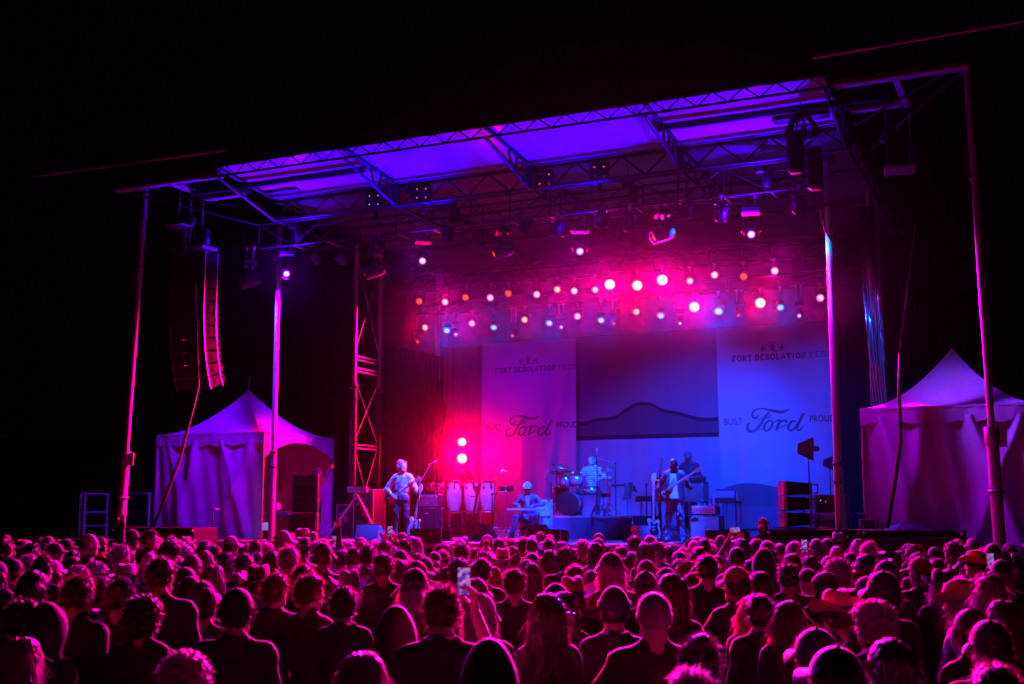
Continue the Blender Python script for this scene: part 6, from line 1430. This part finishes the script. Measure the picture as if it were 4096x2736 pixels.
# bassist
p = foot(2702, 191, DZ); rz = PI + .12
pose = dict(head=(0, .075, 1.61), neck=(0, .01, 1.465), hrot=(-.6, 0, -.05), eR=(.33, -.02, 1.12), wR=(.22, .19, .97), fR=(-.5, .2, -.5), pR=(-.2, -1, 0), eL=(-.34, .08, 1.12), wL=(-.3, .26, 1.16), fL=(-.2, .2, .9), pL=(.3, -1, 0), curlL=.9, kR=(.13, .03, .5), kL=(-.14, .05, .5), aR=(.15, -.02, .1), aL=(-.17, 0, .1), seed=5, w=1.08)
o, hm = performer('bassist in dark jacket and checked trousers, head bowed over his bass', p, rz, 1.03, pose, [SKINS[4], LEATH, PLAIDP, SHOE], 'buzz', 0)
MB().grid(lambda u, v: ((u - .5) * (.2 - .08 * v), .118 + .02 * math.cos((u - .5) * 3) + .012 * math.sin(u * 9), .9 + .5 * v), 8, 10).build('tee', WTEE, o)
for sx in (-1, 1): MB().grid(lambda u, v: (sx * (.075 + .1 * u + .05 * (1 - v)), .125 - .1 * u * u + .03 * (1 - v), .86 + .5 * v), 6, 8).build('jacket_flap', LEATH, o)
held('bass_guitar', 'dark bass guitar held by the bassist in the dark jacket', o, p, rz, 1.03, (.2, .18, 1.02), (-.55, .36, 1.46), (.1, 1, 0), SUNB, None, True, [(-.1, -.05, 1.5), (-.1, .06, 1.49), (-.08, .135, 1.36), (0, .16, 1.2), (.1, .18, 1.1)])
# keyboard player
p = foot(2762, 161, DZ + .27); pose = dict(head=(0, .06, 1.62), hrot=(-.45, 0, .3), eR=(.3, .06, 1.16), wR=(.22, .33, 1.1), fR=(0, 1, -.2), pR=(0, 0, -1), eL=(-.3, .06, 1.16), wL=(-.2, .34, 1.1), fL=(0, 1, -.2), pL=(0, 0, -1), seed=6, w=1.08)
performer('keyboard player in flat cap and dark shirt, looking down behind the organ', p, PI - .15, 1.09, pose, [SKINS[3], DSHIRT, PANTS[1], SHOE], 'buzz', 0, 'flatcap', 'grey', -.05)
# crew in the tent
p = foot(1264, 162, DZ); pose = dict(eL=(-.34, .1, 1.5), wL=(-.42, .22, 1.78), fL=(0, .2, 1), eR=(.3, .0, 1.12), seed=7)
performer('crew member in dark cap reaching up behind the stacked cabinets', p, -PI / 2 + .25, .97, pose, [SKINS[1], TOPS[1], PANTS[1], SHOE], 'short', 0, 'cap', 'black')
# bearded person facing the camera before the stage
p = foot(3064, 214, .16); o, hm = performer('bearded person in dark cap facing camera, standing at the stage front', p, PI + YAW - .15, 1.08, dict(seed=8, w=1.12), [SKINS[1], TOPS[1], PANTS[1], SHOE], 'short', 1, 'cap', 'brown')
V_, F_, _ = sdf_mesh([p_cone((-.05, .05, -.1), (.05, .05, -.1), .035, .035), p_ell((0, .075, -.13), (.045, .04, .05)), p_cone((-.07, .02, -.04), (-.05, .05, -.1), .018, .03), p_cone((.07, .02, -.04), (.05, .05, -.1), .018, .03)], .008, lambda Q: .006 * np.sin(Q[..., 0] * 90) * np.sin(Q[..., 2] * 80))
b_ = link('beard', np_mesh('beard', [(V_, F_, np.zeros(len(F_), int))], [HAIRS[1]]), o); b_.matrix_local = hm
# ================================================================== CROWD
CM = [SKINS[0], TOPS[0], PANTS[0], SHOE]
BODY = {}
def crowd_body(k, **pose): BODY.setdefault(k[0], []).append(person_mesh('person', pose, CM, .0125))
crowd_body('m', seed=1); crowd_body('m', seed=2, w=1.1, eR=(.3, .12, 1.2), wR=(.1, .28, 1.22), eL=(-.3, .12, 1.2), wL=(-.1, .28, 1.2)); crowd_body('m', seed=3, w=1.18, belly=1, sh=.185)
crowd_body('f', seed=4, w=.88, sh=.16, bust=1); crowd_body('f', seed=5, w=.92, sh=.16, bust=1, eR=(.27, .1, 1.2), wR=(.1, .28, 1.25), bare=1)
crowd_body('U', seed=6, eR=(.27, .06, 1.68), wR=(.24, .12, 1.93), fR=(0, 0, 1), pR=(0, -1, 0), curlR=1.35)
crowd_body('B', seed=7, eR=(.27, .24, 1.5), wR=(.1, .34, 1.72), fR=(-.25, .1, 1), pR=(-.8, -.6, 0), eL=(-.27, .24, 1.5), wL=(-.1, .34, 1.72), fL=(.25, .1, 1), pL=(.8, -.6, 0), curlR=.8, curlL=.8)
crowd_body('P', seed=8, eR=(.27, .2, 1.34), wR=(.16, .38, 1.6), fR=(-.1, .1, 1), pR=(-.9, -.4, 0), curlR=.75, bare=1)
WD = {'short': .185, 'buzz': .175, 'bald': .17, 'curly': .25, 'bob': .205, 'long': .205, 'bun': .19, 'pony': .19, 'cap': .2, 'capback': .2, 'trucker': .2, 'cowboy': .34, 'fedora': .29, 'beanie': .205, 'pom': .205, 'flatcap': .25, 'hood': .225, 'headband': .2}
TOPZ = {'short': .02, 'buzz': .0, 'bald': 0, 'curly': .045, 'bob': .02, 'long': .02, 'bun': .03, 'pony': .01, 'cap': .04, 'capback': .04, 'trucker': .04, 'cowboy': .07, 'fedora': .055, 'beanie': .05, 'pom': .14, 'flatcap': .03, 'hood': .06, 'headband': .02}
ZA = [(720,190,150,'buzz',60),(840,215,120,'short/U',10),(1130,150,130,'cap',70),(1285,150,130,'short',75),(1225,230,110,'capback',60),(160,245,150,'fedora',30),(20,265,100,'short',0),(215,270,150,'long',0),(385,215,110,'cap',20),(540,235,130,'cap',60),(440,275,140,'cap',60),(500,310,110,'short',60),(590,345,150,'bob',0),(740,350,125,'long',0),(1010,290,160,'short',30),(1110,315,120,'cap:yellow',70),(1470,245,190,'curly',20),(1570,260,110,'short',30),(1620,300,150,'curly',0),(1500,210,100,'short',0),(1340,270,150,'fedora',20),(970,275,110,'bald',30),(1700,280,95,'bun',0),(1800,255,140,'curly',0),(1790,345,160,'long',0),(1880,295,120,'short',0),(1960,255,95,'bob',0),(2035,210,130,'cap:white',60),(2050,285,120,'cap',40),(2150,260,110,'short',0),(2270,260,100,'short',0),(2250,310,110,'capback',0),(2330,280,90,'short',0),(1990,360,140,'long',0),(2140,370,170,'short',10),(2265,365,130,'short',0),(2300,455,120,'cap',0),
      (60,430,120,'cap',0),(190,385,140,'short',0),(300,385,170,'short',0),(400,440,180,'trucker:white',20),(590,410,150,'cap',0),(720,420,140,'cap',0),(800,450,190,'curly',50),(630,490,220,'curly',0),(1065,475,230,'fedora:white',10),(1270,365,150,'bald',0),(1410,370,130,'cap',0),(1525,390,120,'cap',30),(1660,385,180,'trucker:grey',0),(1345,400,240,'short',10),(1860,480,190,'bob',0),(190,530,240,'bob',20),(590,575,260,'short',25),(830,590,180,'short',0),(985,600,250,'short',15),(1640,590,180,'cap',0),(1750,635,200,'cap',10),(1775,700,230,'trucker',0),(2040,700,310,'capback',10),(2250,490,260,'cowboy:brown',0),(1190,770,330,'curly',0),(60,810,260,'short',55),(60,1160,260,'long',20),(1540,1440,360,'curly',0),(930,860,250,'fedora',0),(330,860,240,'hood',20)]
ZB = [(260,155,160,'cap:white',55),(445,135,230,'cowboy:tan',30),(440,220,210,'fedora',20),(620,270,180,'cap',15),(590,250,120,'short/U',10),(1190,250,120,'short/B',0),(740,300,110,'short/B',0),(865,270,115,'cap:grey',0),(975,258,120,'short',0),(1090,265,110,'short',0),(1370,235,125,'short',0),(1475,222,120,'bob',0),(1750,285,115,'bob',0),(1885,275,135,'short',0),(2110,250,115,'pom:red',0),(2230,225,115,'short',0),(2310,240,120,'curly',0),(20,250,110,'short',0),(120,275,140,'curly',0),(20,315,105,'short',0),(150,345,170,'short',0),(300,300,170,'short',0),(290,370,150,'short',0),(380,330,110,'bob',0),(30,370,110,'short',0),(75,450,140,'cap',0),(430,475,200,'short',0),(800,335,125,'short',0),(910,310,140,'short',0),(1030,290,145,'short',0),(1165,365,185,'short',0),(1330,345,145,'capback',0),(1310,430,170,'curly',20),(1490,370,125,'bob',0),(1555,410,140,'cap',30),(1640,360,135,'capback',0),(1720,340,110,'short',0),(1480,445,190,'cap:grey',60),(2095,350,170,'curly',0),(2065,410,175,'short',10),(2260,320,240,'cowboy:tan',0),(1860,420,160,'curly',0),(2330,520,130,'cap',-40),(2010,320,115,'short',0),(170,560,230,'short',20),(490,565,250,'short',40),(850,525,300,'cowboy:grey',-10),(795,680,245,'short',0),(1455,515,235,'capback',0),(1690,670,330,'short/P',0),(2020,610,200,'cap:grey',20),(2060,760,200,'trucker:white',20),(50,480,280,'cowboy:brown',0),(1270,900,340,'hood',0),(940,1315,430,'bob',0),(2130,1230,390,'hood',0)]
ZC = [(35,225,95,'short',0),(95,235,140,'curly',0),(290,230,110,'buzz',0),(440,225,115,'short',0),(555,260,115,'bob',0),(750,245,115,'short',0),(890,230,115,'cap',0),(1100,300,120,'short/U',-10),(1225,205,125,'short',0),(1360,205,125,'cap:grey',0),(1425,260,160,'curly',0),(1320,275,155,'long',0),(1520,300,95,'short',0),(1755,250,110,'bald',0),(1850,228,120,'short',0),(1790,285,115,'cap',0),(1805,310,140,'bob',0),(2190,235,130,'long/B',0),(2325,230,115,'short',0),(110,305,140,'bob',0),(285,315,125,'cap',0),(390,300,115,'bob',0),(450,335,155,'long',0),(600,310,200,'curly',0),(710,325,125,'bob',0),(870,270,150,'bob',0),(890,335,135,'cap',0),(950,290,95,'short',0),(1010,365,225,'cap:navy',-25),(1200,360,145,'bob',0),(1330,435,175,'cap:grey',0),(1625,345,165,'flatcap:grey',0),(1700,435,190,'curly=5',0),(1620,425,125,'short',0),(1890,380,190,'short',0),(1970,395,115,'bob',0),(2155,310,150,'buzz',0),(2220,300,110,'bob',0),(2270,430,135,'bob',0),(240,430,160,'cap',0),(290,370,135,'cap',0),(290,460,165,'long',0),(130,515,200,'short',0),(680,475,165,'short=5',0),(650,590,330,'cowboy:tan',-20),(830,530,125,'cap',0),(510,655,205,'cap',0),(1330,540,230,'trucker:grey',0),(1510,510,150,'cap:navy',-20),(1585,560,300,'bob',0),(1760,550,190,'long',10),(1810,480,180,'capback',0),(2160,495,235,'cap:tan',-30),(440,745,340,'long',0),(1050,665,310,'beanie:navy',0),(1425,740,320,'buzz=4',0),(580,730,210,'bob',0),(1850,1130,370,'bun',0),(2310,760,260,'long=3',0),(1780,1470,300,'short',0)]
ZD = [(85,255,135,'capback:grey',0),(190,280,100,'buzz',0),(330,265,145,'cap:grey',0),(620,235,115,'cap',0),(720,300,125,'bald',0),(480,390,140,'short/B',0),(1010,255,150,'bun',0),(1420,290,175,'curly',-20),(1350,285,120,'cap',-60),(1590,315,120,'cap',0),(1775,260,180,'curly',-30),(1970,340,290,'cowboy:yellow',-60),(2050,315,115,'short',0),(2140,280,155,'cap',0),(2320,370,110,'short',0),(60,340,210,'hood',0),(310,375,175,'bob',0),(290,465,190,'short',0),(820,370,120,'bob',0),(640,400,125,'cap',0),(740,415,240,'curly',0),(960,435,220,'curly',0),(990,375,190,'bob',0),(1105,355,170,'fedora',0),(1200,435,230,'cap',-10),(1460,365,180,'curly',0),(1490,405,195,'capback:red',-20),(1640,420,160,'short',0),(1690,520,300,'cowboy:black',0),(460,515,130,'cap',0),(350,635,150,'curly',0),(630,535,260,'flatcap:grey',-20),(890,535,170,'bob=5',0),(2230,430,190,'cap/P',0),(2160,570,270,'long',0),(750,710,420,'cowboy:tan',-25),(1010,590,190,'cap:navy',-30),(1190,540,290,'cap',-20),(1860,620,470,'cowboy:tan',-70),(40,760,200,'short',0),(310,815,255,'long=2',0),(1080,820,330,'curly=4',-45),(2010,900,270,'trucker:brown',0),(2280,810,260,'long=5',0),(2200,1010,300,'cap:navy',-10),(590,1090,360,'cap:navy',-25),(790,1280,370,'cap:navy',-35),(1300,1190,400,'bob',0),(2310,1440,330,'short',0)]
people = []
for lst, x0 in ((ZA, 0), (ZB, 1000), (ZC, 2000), (ZD, 3046)):
    for (zx, zy, zw, code, dr) in lst:
        hc_ = None
        if '=' in code: code, c_ = code.split('='); hc_ = int(c_)
        arm = None
        if '/' in code: code, arm = code.split('/')
        col = 'black'
        if ':' in code: code, col = code.split(':')
        px_, py_, w_ = x0 + zx * .4472, 2050 + zy * .4472, zw * .4472
        s = w_ / WD[code] * (1.0 if abs(dr) < 40 else .93)
        people.append(dict(px=px_, py=py_, s=s, kind=code, arm=arm, hat=col, dir=dr, hc=hc_, main=True))
rc = random.Random(21)
def settle(q):
    """depth so that the height is human; returns ground point"""
    top = q['py']; s = q['s']; tz = TOPZ[q['kind']]
    H = CAM.z - (top - HORY) / s - tz
    H2 = min(max(H, 1.58), 1.93)
    if abs(H2 - H) > 1e-3:
        s2 = (top - HORY) / (CAM.z - H2 - tz); s = min(max(s2, s * .72), s * 1.4)
    g = foot(q['px'], s, 0)
    if g.y > -1.0: s *= 1.05
    q['s'] = s; g = foot(q['px'], s, 0); q['H'] = min(max(CAM.z - (top - HORY) / s - tz, 1.5), 2.0); q['g'] = g
for q in people: settle(q)
subs = [(o_.location.x, o_.location.y) for o_ in bpy.data.objects if o_.name.startswith('ground_subwoofer')]
def blocked(g):
    return g.y > -.75 or any(abs(g.x - a) < 1.3 and abs(g.y - b) < .75 for a, b in subs)
for it in range(30):
    for i, a in enumerate(people):
        for b in people[:i]:
            d = a['g'] - b['g']
            if d.length < .40:
                f, n_ = (a, b) if a['s'] < b['s'] else (b, a)
                f['s'] *= .992; n_['s'] *= 1.008; f['g'] = foot(f['px'], f['s'], 0); n_['g'] = foot(n_['px'], n_['s'], 0)
for q in people:
    for _ in range(60):
        if not blocked(q['g']): break
        q['s'] *= 1.012; q['g'] = foot(q['px'], q['s'], 0)
    q['H'] = min(max(CAM.z - (q['py'] - HORY) / q['s'] - TOPZ[q['kind']], 1.48), 2.02)
# fill the far rows
kinds = ['short'] * 6 + ['bob'] * 4 + ['long'] * 3 + ['cap'] * 7 + ['capback'] * 3 + ['trucker'] * 2 + ['cowboy', 'flatcap'] + ['curly'] * 1 + ['capback', 'bald', 'buzz', 'pony', 'bun', 'trucker', 'beanie', 'fedora']
tries = 0
while len(people) < 300 and tries < 9000:
    tries += 1
    s = 205 / (1 - rc.random() * .58); px_ = rc.uniform(-60, 4160); g = foot(px_, s, 0)
    if blocked(g) or any((g - q['g']).length < .5 for q in people): continue
    k = rc.choice(kinds); H = rc.gauss(1.69, .06) if s < 330 else rc.gauss(1.63, .05)
    ytop = HORY + (CAM.z - H - TOPZ[k]) * s
    # do not stand in front of a hand-placed head farther away
    if any(q['main'] and q['s'] < s and abs(q['px'] - px_) < .16 * s and ytop < q['py'] + .12 * q['s'] for q in people): continue
    people.append(dict(px=px_, py=ytop, s=s, kind=k, arm=None, hat=rc.choice(['black', 'navy', 'grey', 'white', 'grey', 'brown', 'tan']), dir=rc.gauss(0, 18), hc=None, main=False, H=H, g=g))
SECT = [(420, 'the outer mast'), (950, 'the draped tent'), (1350, 'the stacked cabinets'), (1750, 'the guitarist'), (2050, 'the congas'), (2250, 'the seated player'), (2550, 'the drum kit'), (2800, 'the bassist'), (3100, 'the dunes banner'), (3480, 'the thick post'), (9999, 'the nearer tent')]
KW = {'short': 'short hair', 'buzz': 'cropped hair', 'bald': 'a bare scalp', 'curly': 'curly hair', 'bob': 'chin length hair', 'long': 'long hair', 'bun': 'a hair bun', 'pony': 'a ponytail', 'cap': 'a cap', 'capback': 'a backwards cap', 'trucker': 'a mesh cap', 'cowboy': 'a cowboy hat', 'fedora': 'a brimmed hat', 'beanie': 'a beanie', 'pom': 'a bobble hat', 'flatcap': 'a flat cap', 'hood': 'a raised hood', 'headband': 'a headband'}
COLW = {'white': 'pale', 'tan': 'tan', 'yellow': 'yellow', 'red': 'red', 'grey': 'grey', 'navy': 'navy'}
bk = {}
for q in people:
    sec = next(n_ for l, n_ in SECT if q['px'] < l); row = 'nearest rows' if q['s'] > 480 else ('middle rows' if q['s'] > 300 else 'far rows')
    w1 = KW[q['kind']]
    if q['kind'] in ('cap', 'capback', 'trucker', 'cowboy', 'fedora', 'flatcap', 'beanie', 'pom') and q['hat'] in COLW: w1 = w1.replace('a ', 'a ' + COLW[q['hat']] + ' ', 1)
    act = {'U': ' raising a fist', 'B': ' holding up a phone', 'P': ' filming with a phone', None: ''}[q['arm']]
    if not act and q['dir'] > 45: act = ' turned right'
    if not act and q['dir'] < -45: act = ' turned left'
    q['key'] = (w1 + act, row, sec); bk.setdefault(q['key'], []).append(q)
phones = []
for key, qs in bk.items():
    qs.sort(key=lambda q: q['px'])
    for i, q in enumerate(qs):
        od = '' if len(qs) == 1 else ', ' + (ORD[i] if i < len(ORD) else str(i)) + ' from left'
        q['label'] = 'person with %s, %s below %s%s' % (key[0], key[1], key[2], od)
for i, q in enumerate(people):
    fem = q['kind'] in ('bob', 'long', 'bun', 'pony', 'pom') or (q['kind'] in ('curly', 'trucker') and i % 2)
    bodies = BODY[q['arm']] if q['arm'] else BODY['f' if fem else 'm']
    me, hm = bodies[i % len(bodies)]; sc1 = q['H'] / 1.743
    rz = YAW - math.radians(q['dir']) + rc.uniform(-.12, .12)
    o = link('person', me, None, q['g'], rz_(rz), (sc1,) * 3); tag(o, q['label'], 'person', 'concert crowd')
    set_mat(o, 0, SKINS[rc.choice([0, 0, 1, 2, 2, 3])]); set_mat(o, 1, TOPS[rc.choice((0, 1, 2, 3, 7, 8, 10)) if q['s'] > 430 else rc.randrange(len(TOPS))] if not (q['kind'] == 'cowboy' and q['dir'] == -70) else TOPS[9]); set_mat(o, 2, PANTS[i % 3])
    if q['px'] > 2400 and q['px'] < 2500 and q['kind'] == 'cap' and q['hat'] == 'navy': set_mat(o, 1, PLAIDS)
    tm = o.material_slots[1].material; cm_ = rc.random()
    if cm_ < .38: c_ = link('folded_hood', FOLDHOOD, o); set_mat(c_, 0, tm)
    if q['s'] > 300 and rc.random() < .05: c_ = link('backpack', PACK, o); set_mat(c_, 0, TOPS[2])
    k = q['kind']; hcol = q['hc'] if q['hc'] is not None else rc.choice([0, 0, 1, 1, 2, 2, 3, 4] if fem else [0, 0, 0, 1, 1, 2, 4])
    isz = max(.9, min(1.12, 1.0 / sc1 * 1.0)); hm2 = hm @ Matrix.Scale(isz, 4) if k not in ('bald',) else hm
    if k in HAIRM: wear(o, hm2, k, hcol, None, seed=i)
    elif k == 'bald': pass
    elif k == 'headband': wear(o, hm2, 'long' if fem else 'short', hcol, 'headband', 'black', i)
    elif k == 'hood': wear(o, hm2, None, 0, 'hood', 'black'); set_mat(o.children[0], 0, TOPS[i % 4])
    else:
        under = rc.choice(['short', 'buzz', 'bob', 'long']) if k != 'cap' else rc.choice(['short', 'short', 'buzz', 'long'])
        wear(o, hm2, under, hcol, k, q['hat'], i, rc.uniform(-.08, .12) if k != 'cowboy' else rc.uniform(-.15, .15))
    if q['arm'] in ('B', 'P'): phones.append((q, o, sc1, rz))
# phones
SCR = []
for j, (c1, c2) in enumerate((((.02, .03, .6), (1, .3, .8)), ((.5, .02, .5), (.3, .4, 1)))):
    m = bpy.data.materials.new('phone_screen_%d' % j); m.use_nodes = True; n = m.node_tree; b = n.nodes['Principled BSDF']; tc = n.nodes.new('ShaderNodeTexCoord'); nz = n.nodes.new('ShaderNodeTexNoise'); nz.inputs['Scale'].default_value = 38; n.links.new(tc.outputs['Object'], nz.inputs['Vector'])
    cr = n.nodes.new('ShaderNodeValToRGB'); cr.color_ramp.elements[0].position = .42; cr.color_ramp.elements[0].color = (*c1, 1); cr.color_ramp.elements[1].position = .62; cr.color_ramp.elements[1].color = (*c2, 1); n.links.new(nz.outputs['Fac'], cr.inputs[0]); n.links.new(cr.outputs[0], b.inputs['Emission Color']); b.inputs['Emission Strength'].default_value = .6; b.inputs['Base Color'].default_value = (.01, .01, .01, 1); SCR.append(m)
for j, (q, o, s1, rz) in enumerate(phones):
    land = (q['arm'] == 'B' and j % 2 == 1)
    loc = Vector((0, .36, 1.88)) if q['arm'] == 'B' else Vector((.1, .42, 1.76))
    M = Matrix.Translation(q['g']) @ Matrix.Rotation(rz, 4, 'Z') @ Matrix.Scale(s1, 4)
    t = thing('mobile_phone', 'lit phone held up by the person with %s below %s' % (KW[q['kind']].replace('a ', ''), q['key'][2]), 'phone', M @ loc, (0, math.pi / 2 if land else 0, rz), 'phones held up in the crowd')
    MB().box((0, 0, 0), (.078, .01, .158), None, .004).build('body', BLK, t); MB().box((0, -.0062, 0), (.07, .002, .146)).build('screen', SCR[j % 2], t)
    MB().lathe([(.008, 0), (.006, .003)], 10).build('camera_lens', BLKM, t, (.02, .006, .06), (-math.pi / 2, 0, 0))
# yellow flower ornament beside long hair
g = at(3262, 2512, s=520); t = thing('yellow_flower', 'small ruffled yellow flower beside the long haired person near camera', 'flower', g)
for k in range(10):
    a = k * .63; MB().grid(lambda u, v: (.035 * v * math.cos(a + (u - .5) * .9), .035 * v * math.sin(a + (u - .5) * .9), .02 * v + .008 * math.sin(u * 9 + k)), 4, 3).build('petal', HATC['yellow'], t, (0, 0, .004 * (k % 3)), (1.2, .2, 0))
rod('stem', (0, 0, 0), (0, .03, -.12), .004, mat('green_stem', (.05, .1, .02), .6), t, 6)
